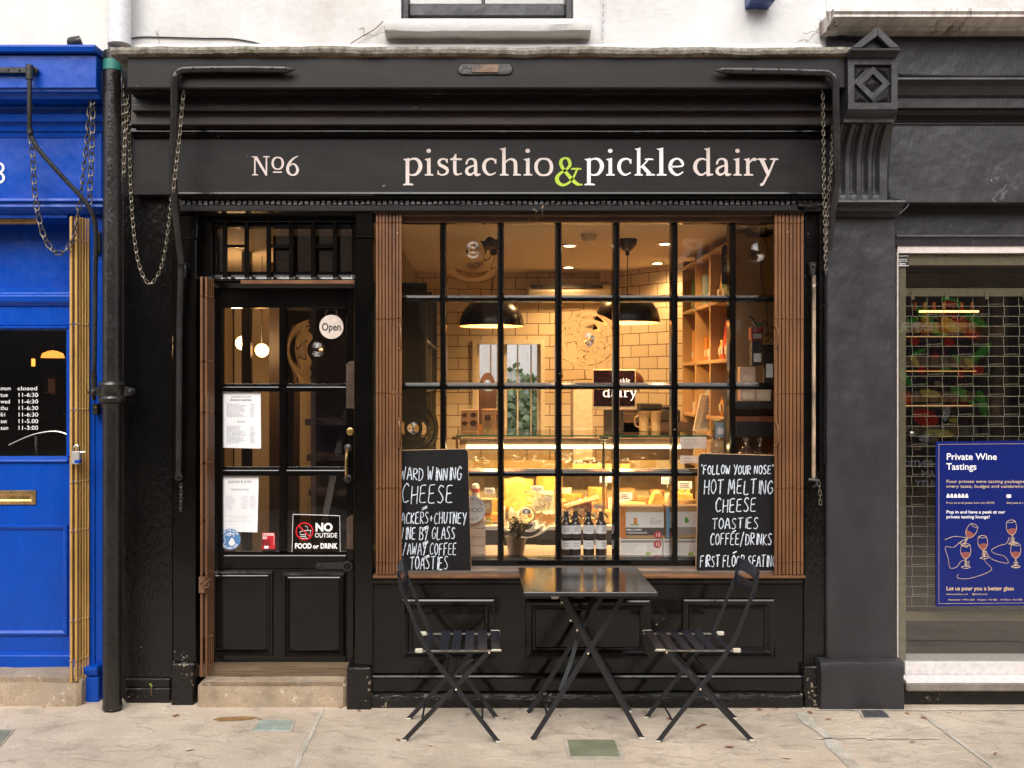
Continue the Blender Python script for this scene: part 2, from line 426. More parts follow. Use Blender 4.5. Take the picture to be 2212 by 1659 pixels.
def stone_mat(name, a, b, dark, sc=1.0, riv=1.0):
    m, n, p = new_mat(name)
    big = noise_tex(n, 1.5*sc, 6, 0.65)
    base = ramp(n, big.outputs[0], [(0.30, b), (0.52, tuple((x+y)/2 for x, y in zip(a, b))), (0.68, a)]).outputs[0]
    gr = noise_tex(n, 140, 3, 0.75)
    base = mixc(n, 0.40, base, ramp(n, gr.outputs[0], [(0.35, (0.22,0.2,0.17)), (0.62, (0.82,0.76,0.68))]).outputs[0], 'OVERLAY')
    st = noise_tex(n, 4.2*sc, 7, 0.72)
    base = mixc(n, ramp(n, st.outputs[0], [(0.52, (0,0,0)), (0.70, (0.6,)*3)]).outputs[0], base, dark)
    gy = noise_tex(n, 2.1*sc, 5, 0.65)
    base = mixc(n, ramp(n, gy.outputs[0], [(0.54, (0,0,0)), (0.68, (0.30,)*3)]).outputs[0], base, (0.40,0.37,0.33))
    gn = noise_tex(n, 2.6*sc, 5, 0.65, (1,2.6,1))
    base = mixc(n, ramp(n, gn.outputs[0], [(0.60, (0,0,0)), (0.74, (0.30,)*3)]).outputs[0], base, (0.25,0.26,0.15))
    # lichen and gum spots
    lc = noise_tex(n, 24, 2, 0.4)
    base = mixc(n, ramp(n, lc.outputs[0], [(0.69, (0,0,0)), (0.715, (0.55,)*3)]).outputs[0], base, (0.62,0.58,0.53))
    # riven layers: terraces of a warped noise, thin dark lines along the steps
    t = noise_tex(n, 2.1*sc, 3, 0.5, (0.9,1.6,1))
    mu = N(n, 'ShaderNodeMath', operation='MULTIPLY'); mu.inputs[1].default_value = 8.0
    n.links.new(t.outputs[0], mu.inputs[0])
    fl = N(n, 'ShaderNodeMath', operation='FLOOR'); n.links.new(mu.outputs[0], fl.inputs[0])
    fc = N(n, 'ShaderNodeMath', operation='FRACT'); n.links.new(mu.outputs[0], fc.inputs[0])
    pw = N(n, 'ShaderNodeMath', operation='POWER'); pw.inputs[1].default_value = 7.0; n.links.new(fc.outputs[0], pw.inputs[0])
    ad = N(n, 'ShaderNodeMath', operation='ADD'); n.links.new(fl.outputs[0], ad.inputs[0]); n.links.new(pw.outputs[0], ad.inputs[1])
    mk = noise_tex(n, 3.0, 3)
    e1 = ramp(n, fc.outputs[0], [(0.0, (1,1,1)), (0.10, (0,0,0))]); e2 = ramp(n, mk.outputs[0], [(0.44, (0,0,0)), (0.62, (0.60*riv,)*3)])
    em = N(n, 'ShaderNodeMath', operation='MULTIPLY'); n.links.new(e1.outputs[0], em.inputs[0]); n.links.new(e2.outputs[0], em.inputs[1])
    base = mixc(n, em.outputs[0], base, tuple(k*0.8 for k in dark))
    n.links.new(base, p.inputs['Base Color'])
    rr = N(n, 'ShaderNodeMapRange'); rr.inputs['To Min'].default_value = 0.5; rr.inputs['To Max'].default_value = 0.9
    n.links.new(st.outputs[0], rr.inputs[0]); n.links.new(rr.outputs[0], p.inputs['Roughness'])
    ch = bump(n, p, ad.outputs[0], 0.6, 0.005*riv)
    f = noise_tex(n, 26, 6, 0.7)
    ch = bump(n, p, f.outputs[0], 0.32, 0.008, ch)
    f2 = noise_tex(n, 5, 4, 0.6)
    ch = bump(n, p, f2.outputs[0], 0.2, 0.015, ch)
    bump(n, p, gr.outputs[0], 0.35, 0.003, ch)
    return m
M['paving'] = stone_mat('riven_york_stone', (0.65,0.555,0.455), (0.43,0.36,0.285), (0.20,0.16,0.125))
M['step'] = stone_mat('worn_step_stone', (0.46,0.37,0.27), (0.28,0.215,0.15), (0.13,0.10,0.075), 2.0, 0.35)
M['mortar'] = paint('mortar_joint', (0.64,0.58,0.50), (0.42,0.38,0.30), rough=0.85, bs=0.7, bd=0.01, sc=9, chips=(0.22,0.23,0.10), chip_amt=0.3)
M['ledge'] = paint('mossy_concrete', (0.40,0.36,0.30), (0.16,0.135,0.10), rough=0.9, bs=1.0, bd=0.014, sc=22, chips=(0.09,0.11,0.02), chip_amt=0.7, fine=130)
def streaked(name, *a, **k):           # rain streaks of rust and soot down a white moulding
    m = paint(name, *a, **k); n = m.node_tree; p = n.nodes['Principled BSDF']
    src = p.inputs['Base Color'].links[0].from_socket
    t = noise_tex(n, 9, 4, 0.65, (3.2,1,0.22)); t2 = noise_tex(n, 2.2, 2)
    mu = N(n, 'ShaderNodeMath', operation='MULTIPLY'); n.links.new(t.outputs[0], mu.inputs[0]); n.links.new(t2.outputs[0], mu.inputs[1])
    f = ramp(n, mu.outputs[0], [(0.27,(0,0,0)),(0.34,(0.85,)*3)])
    n.links.new(mixc(n, f.outputs[0], src, (0.13,0.08,0.05)), p.inputs['Base Color']); return m
# ------------------------------------------------------------------ the setting
def Zg(u, y): return 0.0 if u is None else Z(u, y)
def vb(mb, v0, v1, u0, u1, yf, yb):
    return mb.box(X(v0,yf), X(v1,yf), yf, yb, -0.02 if u1 is None else Z(u1,yf), Z(u0,yf))

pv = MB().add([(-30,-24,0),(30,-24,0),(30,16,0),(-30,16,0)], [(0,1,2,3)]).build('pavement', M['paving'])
tag(pv, kind='structure')
NARROW = 0.7
def joint(a, b, w, seed):                        # a wandering mortar strip 4 mm above the flags
    a, b = Vector(a), Vector(b); n = max(8, int((b-a).length/0.05)); d = (b-a).normalized(); s = Vector((-d.y, d.x))
    vs = []; fs = []
    for i in range(n+1):
        p = a.lerp(b, i/n); q = Vector((p.x*3+seed, p.y*3, 0))
        o = noise.noise(q)*0.012
        w1 = w*(0.5+0.45*noise.noise(q*2.3+Vector((9,0,0)))); w2 = w*(0.5+0.45*noise.noise(q*2.1+Vector((0,7,0))))
        e = p+s*(w1+o); f = p-s*(w2-o)
        vs += [(e.x,e.y,0.004),(f.x,f.y,0.004)]
    for i in range(n): fs.append((2*i,2*i+1,2*i+3,2*i+2))
    return MB().add(vs, fs).build('mortar_joint', M['mortar'], pv)
def G(v, u):                                     # a surveyed point on the ground
    d = EYE*FV/(u-CY); return ((v-CX)*d/FV, d-D0)
joint(G(1728,1540), (G(1728,1540)[0]+0.12, -6), 0.055, 1)
joint(G(1985,1540), (G(1985,1540)[0]+0.06, -6), 0.022, 2)
joint(G(1765,1597), G(2030,1597), 0.016, 3)
joint(G(700,1533), (G(700,1533)[0]-0.03, -6), 0.018, 4)
joint((1.70,-0.035), (30,-0.035), 0.02, 6)
joint((-30,-1.15), (30,-1.1), 0.02, 7)

# ------------------------------------------------------------------ black shop in the middle
shop = thing('black_shop_building', 'black painted dairy shop with white upper wall, between blue and charcoal shops', 'building')
# upper wall with the window opening
w = MB(); yw = 0.05
zt = 4.5; zb = Z(112, yw)
w.box(X(280,yw), X(866,yw), yw, 0.35, zb, zt); w.box(X(1239,yw), X(1784,yw), yw, 0.35, zb, zt)
w.box(X(866,yw), X(1239,yw), yw, 0.35, zb, Z(40,yw)); w.box(X(866,yw), X(1239,yw), yw, 0.35, 4.3, zt)
w.build('upper_wall', M['stucco'], shop)
sl = MB().rough(X(828,-0.07), X(1281,-0.07), -0.07, 0.12, Z(69,-0.07), Z(36,-0.07), res=0.045, amp=0.006, fr=5, rnd=0.016, seed=3).build('window_sill', M['stucco'], shop, smooth=True)
uw = MB()
x0, x1 = X(866,yw), X(1239,yw)
zs = Z(30, 0.14)
uw.box(x0+0.001, x0+0.035, 0.10, 0.22, Z(40,0.1), 4.3); uw.box(x1-0.035, x1-0.001, 0.10, 0.22, Z(40,0.1), 4.3)
uw.box(x0+0.036, x1-0.036, 0.14, 0.20, zs-0.01, zs+0.055)
uw.box(-0.03+(x0+x1)/2, (x0+x1)/2-0.01, 0.15, 0.19, zs+0.055, 4.3)
uwo = uw.build('sash_window', M['grey'], shop, bevel=0.004)
MB().box(x0+0.036, x1-0.036, 0.17, 0.175, zs+0.055, 4.3).build('pane', M['glass_dark'], uwo)
MB().box(x0-0.4, x1+0.4, 0.36, 0.42, 3.3, 4.5).build('blind', plain('drawn_blind', (0.42,0.33,0.20), rough=0.8), uwo)
# dribbled stains and the ledge
MB().rough(X(237,-0.27), X(1842,-0.27), -0.27, 0.10, Z(117.5,-0.27), Z(97,-0.27), res=0.03, amp=0.008, fr=5, rnd=0.012, seed=5).build('concrete_ledge', M['ledge'], shop, smooth=True)
MB().box(X(280,0.0), X(1784,0.0), 0.0, 0.05, Z(97,-0.27)-0.02, Z(92,0.0)).build('mortar_fillet', M['stucco'], shop, bevel=0.02)
MB().box(X(300,-0.236), X(1822,-0.236), -0.236, -0.05, 3.234, 3.2505).build('ledge_batten', paint('bare_brown_batten', (0.24,0.12,0.05),(0.09,0.05,0.03), rough=0.7, stretch=(0.3,1,1), sc=9), shop)
# cornice tiers
cb = MB(); vb(cb, 274, 1826, 124, 190, -0.23, 0.30); cb.build('blind_box', M['matt'], shop, bevel=0.004)
lip = MB(); vb(lip, 274, 1826, 189, 192, -0.222, -0.10); lip.build('box_edge', M['worn'], shop, bevel=0.002)
t1 = MB()
t1.prism_x([(-0.16,Z(190,-0.16)),(-0.165,Z(197,-0.165)),(-0.14,Z(204,-0.14)),(0.2,Z(204,-0.14)),(0.2,Z(188,-0.16))], X(290,-0.1), X(1812,-0.1)); t1.build('cornice_moulding', M['worn'], shop, bevel=0.002)
t2 = MB(); vb(t2, 283, 1808, 200, 239, -0.10, 0.28); t2.build('cornice_board', M['worn'], shop, bevel=0.003)
t3 = MB(); vb(t3, 282, 1810, 236, 269, -0.05, 0.27); t3.build('frieze_board', M['brownblack'], shop, bevel=0.003)
t4 = MB()
def zz(u): return Z(u, 0.0)
t4.prism_x([(-0.020,zz(266)),(-0.022,zz(273)),(-0.006,zz(278)),(-0.008,zz(285)),(0.010,zz(289)),(0.012,zz(295)),(0.2,zz(295)),(0.2,zz(266))], X(284,0), X(1808,0)); t4.build('frieze_moulding', M['gloss'], shop)
sb = MB(); vb(sb, 286, 1808, 290, 420, 0.03, 0.26); sign = sb.build('sign_board', M['matt'], shop)
t5 = MB()
t5.prism_x([(0.03,zz(414)),(-0.012,zz(416)),(-0.016,zz(420)),(-0.004,zz(424)),(-0.002,zz(430)),(0.02,zz(433)),(0.2,zz(433)),(0.2,zz(414))], X(388,0), X(1806,0)); t5.build('sign_ledge', M['gloss'], shop)
dn = MB(); vb(dn, 388, 1790, 430, 443, 0.035, 0.25)
v = 392
while v < 1780:
    dn.box(X(v,0.012), X(v+7.5,0.012), 0.012, 0.034, Z(442,0.012), Z(433.5,0.012)); v += 12.1
dn.build('dentil_band', M['rot'], shop)
ar = MB(); vb(ar, 388, 1806, 443, 456, -0.004, 0.25); ar.build('architrave', M['matt'], shop, bevel=0.003)
ar2 = MB(); ar2.box(X(804,-0.03), X(1742,-0.03), -0.03, 0.05, Z(459,-0.03), Z(455.5,-0.03)); ar2.build('window_head', M['gloss'], shop, bevel=0.002)

# piers
p = MB(); vb(p, 268, 372, 424, None, 0.12, 0.40); p.build('wall_panel', M['gloss_rough'], shop)
p = MB(); vb(p, 373, 424, 516, None, 0.08, 0.40); vb(p, 375, 426, 462, 515, 0.075, 0.40); p.build('pilaster', M['gloss'], shop, bevel=0.004)
p = MB(); p.prism_x([(0.03,Z(455,0.03)),(0.03,Z(460,0.03)),(0.075,Z(466,0.075)),(0.3,Z(466,0.075)),(0.3,Z(455,0.03))], X(372,0.05), X(430,0.05)); p.build('pilaster_cap', M['gloss'], shop)
p = MB(); vb(p, 369, 418, 1434, None, 0.05, 0.14); p.build('plinth_block', M['rot'], shop, bevel=0.006)
p = MB(); vb(p, 271, 368, 1466, 1486, 0.10, 0.13); vb(p, 271, 368, 1487, None, 0.085, 0.13); p.build('skirting', M['rot'], shop, bevel=0.005)
p = MB(); vb(p, 767, 806, 456, 512, 0.02, 0.32); vb(p, 766, 805, 514, None, 0.022, 0.32); p.build('door_pier', M['gloss'], shop, bevel=0.004)
p = MB(); vb(p, 749, 801, 1443, None, -0.02, 0.20); p.build('plinth_block', M['rot'], shop, bevel=0.006)
p = MB(); vb(p, 1737, 1790, 456, None, 0.045, 0.40); p.build('pilaster', M['gloss_rough'], shop, bevel=0.004)
p = MB(); vb(p, 1737, 1782, 1440, None, 0.01, 0.06); p.build('plinth_block', M['rot'], shop, bevel=0.006)
p = MB(); p.rough(X(1722,-0.02), X(1800,-0.02), -0.025, 0.15, Z(455,-0.02), Z(432,-0.02), res=0.03, amp=0.012, fr=9, rnd=0.02, seed=9); p.build('pilaster_cap', M['rot'], shop, smooth=True)

# stall riser with three bolection panels
yr = 0.06
sr = MB(); vb(sr, 803, 1738, 1258, None, yr, 0.30); sr.build('stall_riser', M['gloss'], shop)
for a, b, c, d in ((868,1070,1292,1422),(1134,1405,1294,1421),(1472,1673,1292,1421)):
    r_ = MB().rings(X(a,yr), X(b,yr), Z(d,yr), Z(c,yr), [(0,yr+0.001),(0.002,yr-0.018),(0.012,yr-0.024),(0.030,yr-0.018),(0.042,yr-0.005),(0.052,yr-0.008),(0.062,yr+0.010),(0.075,yr+0.011)])
    r_.build('riser_panel', M['gloss'], shop, bevel=0.0015)
m_ = MB().prism_x([(-0.004,Z(1247,0)),(0.0,Z(1251,0)),(0.02,Z(1254,0.02)),(0.03,Z(1260,0.03)),(0.05,Z(1263,0.05)),(0.25,Z(1263,0.05)),(0.25,Z(1247,0))], X(804,0), X(1738,0)); m_.build('riser_moulding', M['gloss'], shop)
m_ = MB().prism_x([(0.065,Z(1458,0.05)),(0.036,Z(1459,0.036)),(0.03,Z(1463,0.03)),(0.035,Z(1467,0.03)),(0.035,-0.01),(0.2,-0.01),(0.2,Z(1458,0.05))], X(803,0.03), X(1737,0.03)); m_.build('skirting', M['gloss'], shop)
m_ = MB().rough(X(801,0), X(1737,0), 0.0, 0.033, -0.01, Z(1499,0.0), res=0.022, amp=0.004, fr=9, rnd=0.010, seed=12); m_.build('skirting_board', M['rot'], shop, smooth=True)

# sill, tracks
MB().prism_x([(0.10,0.712),(0.035,0.694),(0.035,0.66),(0.10,0.66)], X(866,0.05), X(1672,0.05)).build('window_sill', paint('weathered_sill_paint', (0.15,0.115,0.09),(0.09,0.07,0.055), rough=0.5, chips=(0.5,0.42,0.36), chip_amt=0.2, stretch=(0.4,1,1)), shop, bevel=0.002)
MB().prism_x([(0.034,0.680),(-0.012,0.676),(-0.012,0.664),(0.034,0.664)], X(806,0), X(1739,0)).build('sill_track', M['brown'], shop, bevel=0.0015)
h_ = MB(); h_.box(X(869,0.0), X(1671,0.0), 0.0, 0.045, Z(466,0), Z(459.5,0)); h_.box(X(868,0.05), X(1672,0.05), 0.05, 0.10, Z(479,0.05), Z(464,0.05)); h_.build('head_track', paint('dark_brown_track', (0.115,0.065,0.042),(0.075,0.042,0.03), rough=0.45, chips=(0.4,0.3,0.2), chip_amt=0.1), shop, bevel=0.002)

# gridded window: moulded glazing bars and one pane per light
ym = 0.095; yg = 0.135
win = thing('shop_window', None, None); win.parent = shop
vx = [957.5, 1082, 1207, 1332, 1457.5, 1583]
uz = [643, 833, 1020.5]
zT, zB = Z(478, ym), Z(1207, ym)
xs = [X(v_, ym) for v_ in vx]; xL, xR = X(838, ym), X(1705, ym)
gb = MB()
def bar_v(x):
    gb.prism_z([(x-0.011,ym-0.012),(x+0.011,ym-0.012),(x+0.0165,ym+0.004),(x+0.0175,yg+0.02),(x-0.0175,yg+0.02),(x-0.0165,ym+0.004)], zB-0.02, zT+0.02)
def bar_h(z, a, b):
    gb.prism_x([(ym-0.006,z-0.012),(ym-0.006,z+0.004),(ym+0.006,z+0.010),(yg,z+0.020),(yg+0.018,z+0.020),(yg+0.018,z-0.016),(ym+0.006,z-0.016)], a, b)
for x in xs: bar_v(x)
ed = [xL]+[q for x in xs for q in (x-0.0166, x+0.0166)]+[xR]
for u in uz:
    for i in range(0, len(ed), 2): bar_h(Z(u+2, ym), ed[i], ed[i+1])
gb.prism_x([(ym-0.008,Z(1223,ym)),(ym-0.008,Z(1209,ym)),(yg,Z(1203,yg)),(yg+0.05,Z(1203,yg)),(yg+0.05,Z(1223,ym))], xL, xR)
gb.box(xL-0.05, xL, ym, 0.2, zB-0.04, zT+0.04); gb.box(xR, xR+0.05, ym, 0.2, zB-0.04, zT+0.04)
gb.box(xL, xR, ym+0.01, 0.2, zT, zT+0.06)
gb.build('glazing_bars', M['gloss'], win, bevel=0.002)

def bullion(name, x0, x1, z0, z1, y, cx, cz, rr, parent):
    """A crown-glass pane: a real slab whose faces swell in rings to the bullion at its centre."""
    nx = max(40, int((x1-x0)/0.0042)); nz = max(40, int((z1-z0)/0.0042))
    vs = []; fs = []
    for s in (0, 1):
        for j in range(nz+1):
            for i in range(nx+1):
                x = x0+(x1-x0)*i/nx; z = z0+(z1-z0)*j/nz
                r = math.hypot(x-cx, z-cz)/rr
                e = min(x-x0, x1-x, z-z0, z1-z)
                k = min(1.0, max(0.0, e/0.012))
                h = 0.013*math.exp(-(r/0.20)**2) + 0.0019*math.exp(-((r-0.66)/0.28)**2) - 0.0011*math.exp(-((r-0.38)/0.20)**2) + 0.0013*math.exp(-((r-1.0)/0.12)**2)
                a = math.atan2(z-cz, x-cx)
                h += 0.0006*math.sin(2*a+r*4+cx*5)*math.exp(-((r-0.7)/0.35)**2) + 0.0007*noise.noise(Vector((x*9, z*9, cx*9)))
                h *= k
                vs.append((x, y - h if s == 0 else y+0.005+h*0.25, z))
    nn = (nx+1)*(nz+1)
    for s in (0, 1):
        for j in range(nz):
            for i in range(nx):
                q = s*nn + j*(nx+1)+i
                f = (q, q+1, q+nx+2, q+nx+1)
                fs.append(f if s == 0 else f[::-1])
    for i in range(nx):
        for j in (0, nz):
            a = j*(nx+1)+i; fs.append((a, a+1, a+1+nn, a+nn))
    for j in range(nz):
        for i in (0, nx):
            a = j*(nx+1)+i; fs.append((a, a+nx+1, a+nx+1+nn, a+nn))
    return MB().add(vs, fs).build(name, M['bull'], parent, smooth=True)

edx = [xL]+xs+[xR]; edz = [Z(476,ym)] + [Z(u,ym) for u in uz] + [Z(1207,ym)]
bulls = {(1,0):(1022,540,60),(6,0):(1637,545,70),(3,1):(1272,733,52),(0,2):(893,925,44),(2,3):(1137,1112,46)}
for i in range(7):
    for j in range(4):
        a, b = edx[i]+0.008, edx[i+1]-0.008; c, d = edz[j+1]+0.004, edz[j]-0.006
        if i == 0: a = edx[0]
        if (i, j) in bulls:
            bv, bu, br = bulls[(i,j)]
            o = bullion('pane', a, b, c, d, yg, X(bv,yg), Z(bu,yg), W(br,yg), win)
            o['label'] = 'old pane with a swirled glass bullion'
        else:
            tx, tz = random.uniform(-0.006,0.006), random.uniform(-0.004,0.004)
            MB().add([(a,yg-tx,c-0),(b,yg+tx,c),(b,yg+tx+tz,d),(a,yg-tx+tz,d)], [(0,1,2,3)]).build('pane', M['glass'], win)

# ------------------------------------------------------------------ door, fanlight, step
yd = 0.20
door = thing('shop_door', None, None); door.parent = shop
dm = MB()
pc = [(481,603),(618,748)]; pr = [(665,829),(846,1009),(1028,1192)]
vb(dm, 458, 481, 622, 1438, yd, yd+0.045); vb(dm, 748, 764, 622, 1438, yd, yd+0.045)
dm.box(X(481,yd), X(748,yd), yd, yd+0.045, Z(665,yd), Z(622,yd))
for a, b in ((829,846),(1009,1028)): 
    for c in pc: dm.prism_x([(yd,Z(b,yd)),(yd,Z(a+7,yd)),(yd+0.022,Z(a,yd)),(yd+0.045,Z(a,yd)),(yd+0.045,Z(b,yd))], X(c[0],yd), X(c[1],yd))
dm.box(X(603,yd), X(618,yd), yd, yd+0.045, Z(1192,yd), Z(665,yd))
dm.prism_x([(yd,Z(1228,yd)),(yd,Z(1200,yd)),(yd+0.022,Z(1192,yd)),(yd+0.045,Z(1192,yd)),(yd+0.045,Z(1228,yd))], X(481,yd), X(748,yd))
dm.box(X(481,yd), X(748,yd), yd, yd+0.045, Z(1438,yd), Z(1228,yd))
dm.build('door_frame', M['gloss'], door, bevel=0.003)
for a, b, c, d in ((455,591,1232,1416),(611,746,1236,1418)):
    MB().rings(X(a,yd)+0.0, X(b,yd), Z(d,yd), Z(c,yd), [(0,yd),(0.003,yd-0.014),(0.014,yd-0.018),(0.022,yd-0.006),(0.030,yd-0.010),(0.040,yd+0.004),(0.055,yd+0.004),(0.062,yd-0.001)]).build('door_panel', M['gloss'], door, bevel=0.0015)
ygd = yd+0.025
for i, (a, b) in enumerate(pc):
    for j, (c, d) in enumerate(pr):
        x0, x1, z0, z1 = X(a-2,ygd), X(b+2,ygd), Z(d+2,ygd), Z(c-2,ygd)
        if (i, j) == (1, 0):
            o = bullion('pane', x0, x1, z0, z1, ygd, X(685,ygd), Z(755,ygd), W(58,ygd), door); o['label'] = 'old pane with a swirled glass bullion'
        else: MB().add([(x0,ygd,z0),(x1,ygd,z0),(x1,ygd+0.002,z1),(x0,ygd+0.002,z1)], [(0,1,2,3)]).build('pane', M['glass'], door)
hd = MB()
hp = [(X(752,yd-0.0), yd-0.005, Z(968,yd)), (X(752,yd), yd-0.045, Z(978,yd)), (X(751,yd), yd-0.055, Z(1000,yd)), (X(751,yd), yd-0.045, Z(1024,yd)), (X(751,yd), yd-0.005, Z(1034,yd))]
hd.tube(catmull(hp, 5), 0.008, 8); hd.build('handle', M['brass'], door, smooth=True)
for u in (968, 1034): MB().lathe([(0.022,0),(0.022,-0.006),(0.012,-0.012),(0.0,-0.013)], (X(752,yd),yd,Z(u,yd)), 14, 'y').build('handle_rose', M['iron'], door, smooth=True)
MB().lathe([(0.020,0),(0.020,-0.008),(0.014,-0.011),(0.0,-0.009)], (X(757,yd),yd,Z(932,yd)), 18, 'y').build('lock_cylinder', M['brass'], door, smooth=True)
for a, b, c, d in ((748,765,779,882),(749,763,1112,1186)):
    pl = MB(); pl.prism_y([(X(a,yd),Z(d,yd)),(X(b,yd),Z(d,yd)),(X(b,yd),Z(c,yd)),(X(a+6,yd),Z(c+2,yd)),(X(a,yd),Z(c+8,yd))], yd-0.004, yd+0.002)
    for k in range(3): pl.ball((X((a+b)/2,yd), yd-0.004, Z(c+8+(d-c-16)*k/2,yd)), 0.005, 8, 5)
    pl.build('lock_plate', paint('worn_bronze_plate', (0.16,0.11,0.08),(0.09,0.06,0.045), rough=0.4, metal=0.6), door)
bo = MB(); bo.box(X(690,yd), X(752,yd), yd-0.012, yd-0.001, Z(1228,yd), Z(1214,yd)); bo.lathe([(0.017,0),(0.017,0.0),(0.017,-0.0121),(0,-0.0121)], (X(690,yd),yd-0.0005,Z(1221,yd)), 16, 'y'); bo.torus((X(752,yd), yd-0.02, Z(1222,yd)), 0.022, 0.008, n=16); bo.ball((X(692,yd), yd-0.014, Z(1221,yd)), 0.008); bo.build('hasp', M['iron'], door)
# frame, fanlight and bars
fr = MB(); vb(fr, 425, 458, 456, 1442, 0.17, 0.40)
fr.box(X(425,0.17), X(768,0.17), 0.15, 0.40, Z(480,0.17), Z(457,0.17))
fr.prism_x([(0.13,Z(603,0.13)),(0.13,Z(606,0.13)),(0.15,Z(612,0.15)),(0.17,Z(623,0.17)),(0.4,Z(623,0.17)),(0.4,Z(594,0.2)),(0.2,Z(594,0.2))], X(428,0.15), X(768,0.15))
fr.build('door_surround', M['gloss'], shop, bevel=0.002)
MB().box(X(520,0.12), X(766,0.12), 0.118, 0.135, Z(613,0.12), Z(605,0.12)).build('gate_track', M['brown'], shop, bevel=0.001)
fl = thing('fanlight', None, None); fl.parent = shop
yf = 0.23
f2 = MB(); vb(f2, 455, 468, 478, 596, yf-0.03, yf+0.05); vb(f2, 760, 770, 478, 596, yf-0.03, yf+0.05); f2.box(X(468,yf), X(760,yf), yf-0.03, yf+0.05, Z(492,yf), Z(476,yf)); f2.box(X(468,yf), X(760,yf), yf-0.03, yf+0.05, Z(600,yf), Z(588,yf)); f2.build('fanlight_frame', M['gloss'], fl, bevel=0.004)
MB().box(X(466,yf), X(762,yf), yf, yf+0.004, Z(594,yf), Z(480,yf)).build('pane', M['glass'], fl)
bb = MB(); bv = [485.5, 532.5, 580, 628.5, 676, 723]; yb = 0.16
for k, v_ in enumerate(bv):
    bb.box(X(v_-4.6,yb), X(v_+4.6,yb), yb, yb+0.02, Z(604,yb), Z(470,yb))
for k in (0, 2, 4): bb.box(X(bv[k]+4.6,yb), X(bv[k+1]-4.6,yb), yb+0.002, yb+0.018, Z(534.5,yb), Z(528,yb))
bb.build('security_bars', M['gloss'], fl, bevel=0.002)
MB().box(X(420,0.14), X(752,0.14), 0.13, 0.30, 0.120, Z(1437,0.14)).build('ribbed_threshold', None or paint('ribbed_threshold_metal', (0.30,0.21,0.13),(0.15,0.10,0.06), rough=0.5, metal=0.3, stretch=(0.3,1,14), sc=9, bs=0.8, bd=0.01), shop, bevel=0.003)
st = MB().rough(X(424,0.0), X(747,0.0), 0.015, 0.24, -0.03, 0.125, res=0.016, amp=0.006, fr=4, rnd=0.045, seed=2).build('door_step', M['step'], shop, smooth=True)

MB().box(X(208,0.16), X(290,0.16), 0.16, 0.5, -0.02, 3.36).build('party_wall', M['matt'], shop)
# ------------------------------------------------------------------ charcoal shop on the right
gs = thing('charcoal_shop_building', 'charcoal painted wine shop front with carved console bracket and white cornice', 'building')
xe = 5.2                                      # it runs on out of the picture
up = MB(); up.box(X(1785,0.05), xe, 0.05, 0.35, Z(24,0.05), 4.5); up.build('upper_wall', M['stucco'], gs)
co = MB(); d_ = [(-0.16,18),(-0.17,24),(-0.155,30),(-0.16,36),(-0.12,44),(-0.10,54),(-0.06,60),(-0.055,66)]
co.prism_x([(y_, Z(u_,y_)) for y_, u_ in d_] + [(0.2,Z(66,-0.055)),(0.2,Z(16,-0.16))], X(1792,-0.1), xe)
co.build('cornice', streaked('stained_white_cornice', (0.66,0.63,0.60),(0.44,0.40,0.36), rough=0.7, chips=(0.16,0.09,0.055), chip_amt=0.75, stretch=(2.2,1,0.16), sc=7, cstretch=(1.6,1,0.10)), gs, smooth=True)
f_ = MB(); f_.box(X(1787,0.03), xe, 0.03, 0.34, Z(268,0.03), Z(62,-0.03)); f_.build('frieze', M['grey'], gs)
m1 = MB(); d_ = [(-0.10,167),(-0.105,172),(-0.085,178),(-0.06,186),(-0.045,200),(-0.04,206),(-0.02,208),(-0.02,233),(0.0,236)]
m1.prism_x([(y_, Z(u_,y_)) for y_, u_ in d_] + [(0.2,Z(236,0)),(0.2,Z(166,-0.1))], X(1925,-0.05), xe); m1.build('cornice_moulding', M['grey'], gs, bevel=0.002)
m2 = MB(); d_ = [(0.0,237),(0.01,246),(0.015,247),(0.018,262),(0.03,264)]
m2.prism_x([(y_, Z(u_,y_)) for y_, u_ in d_] + [(0.2,Z(264,0.03)),(0.2,Z(237,0.0))], X(1918,0), xe); m2.build('frieze_moulding', M['gloss'], gs, bevel=0.002)
b_ = MB(); vb(b_, 1915, 2212, 258, 412, 0.04, 0.30); b_.box(X(2212,0.04), xe, 0.04, 0.30, Z(412,0.04), Z(258,0.04)); b_.build('sign_board', M['grey'], gs)
b_ = MB(); b_.box(X(1920,0.02), xe, 0.018, 0.30, Z(438,0.02), Z(411,0.02)); b_.build('sign_ledge', M['grey'], gs, bevel=0.004)
b_ = MB(); b_.box(X(1930,0.12), xe, 0.13, 0.30, Z(520,0.12), Z(425,0.12)); b_.build('head_panel', M['grey'], gs)
b_ = MB(); b_.prism_x([(0.06,Z(507,0.06)),(0.055,Z(511,0.055)),(0.07,Z(516,0.07)),(0.075,Z(530,0.07)),(0.2,Z(530,0.07)),(0.2,Z(507,0.06))], X(1936,0.06), xe); b_.build('head_moulding', M['grey'], gs, bevel=0.002)
pinkw = plain('pale_window_frame', (0.62,0.55,0.51), rough=0.4)
b_ = MB(); b_.box(X(1938,0.09), xe, 0.085, 0.2, Z(547,0.09), Z(530.5,0.09)); b_.box(X(1937,0.08), X(1940,0.08), 0.075, 0.2, Z(1428,0.08), Z(547.5,0.09)); b_.build('window_frame', pinkw, gs, bevel=0.001)
b_ = MB(); bm = plain('tan_inner_frame', (0.20,0.16,0.10), rough=0.5)
b_.box(X(1940.5,0.12), X(1955,0.12), 0.11, 0.17, Z(1426,0.12), Z(549,0.12)); b_.box(X(1955.5,0.12), xe, 0.112, 0.17, Z(573,0.12), Z(549,0.12)); b_.build('inner_frame', bm, gs)
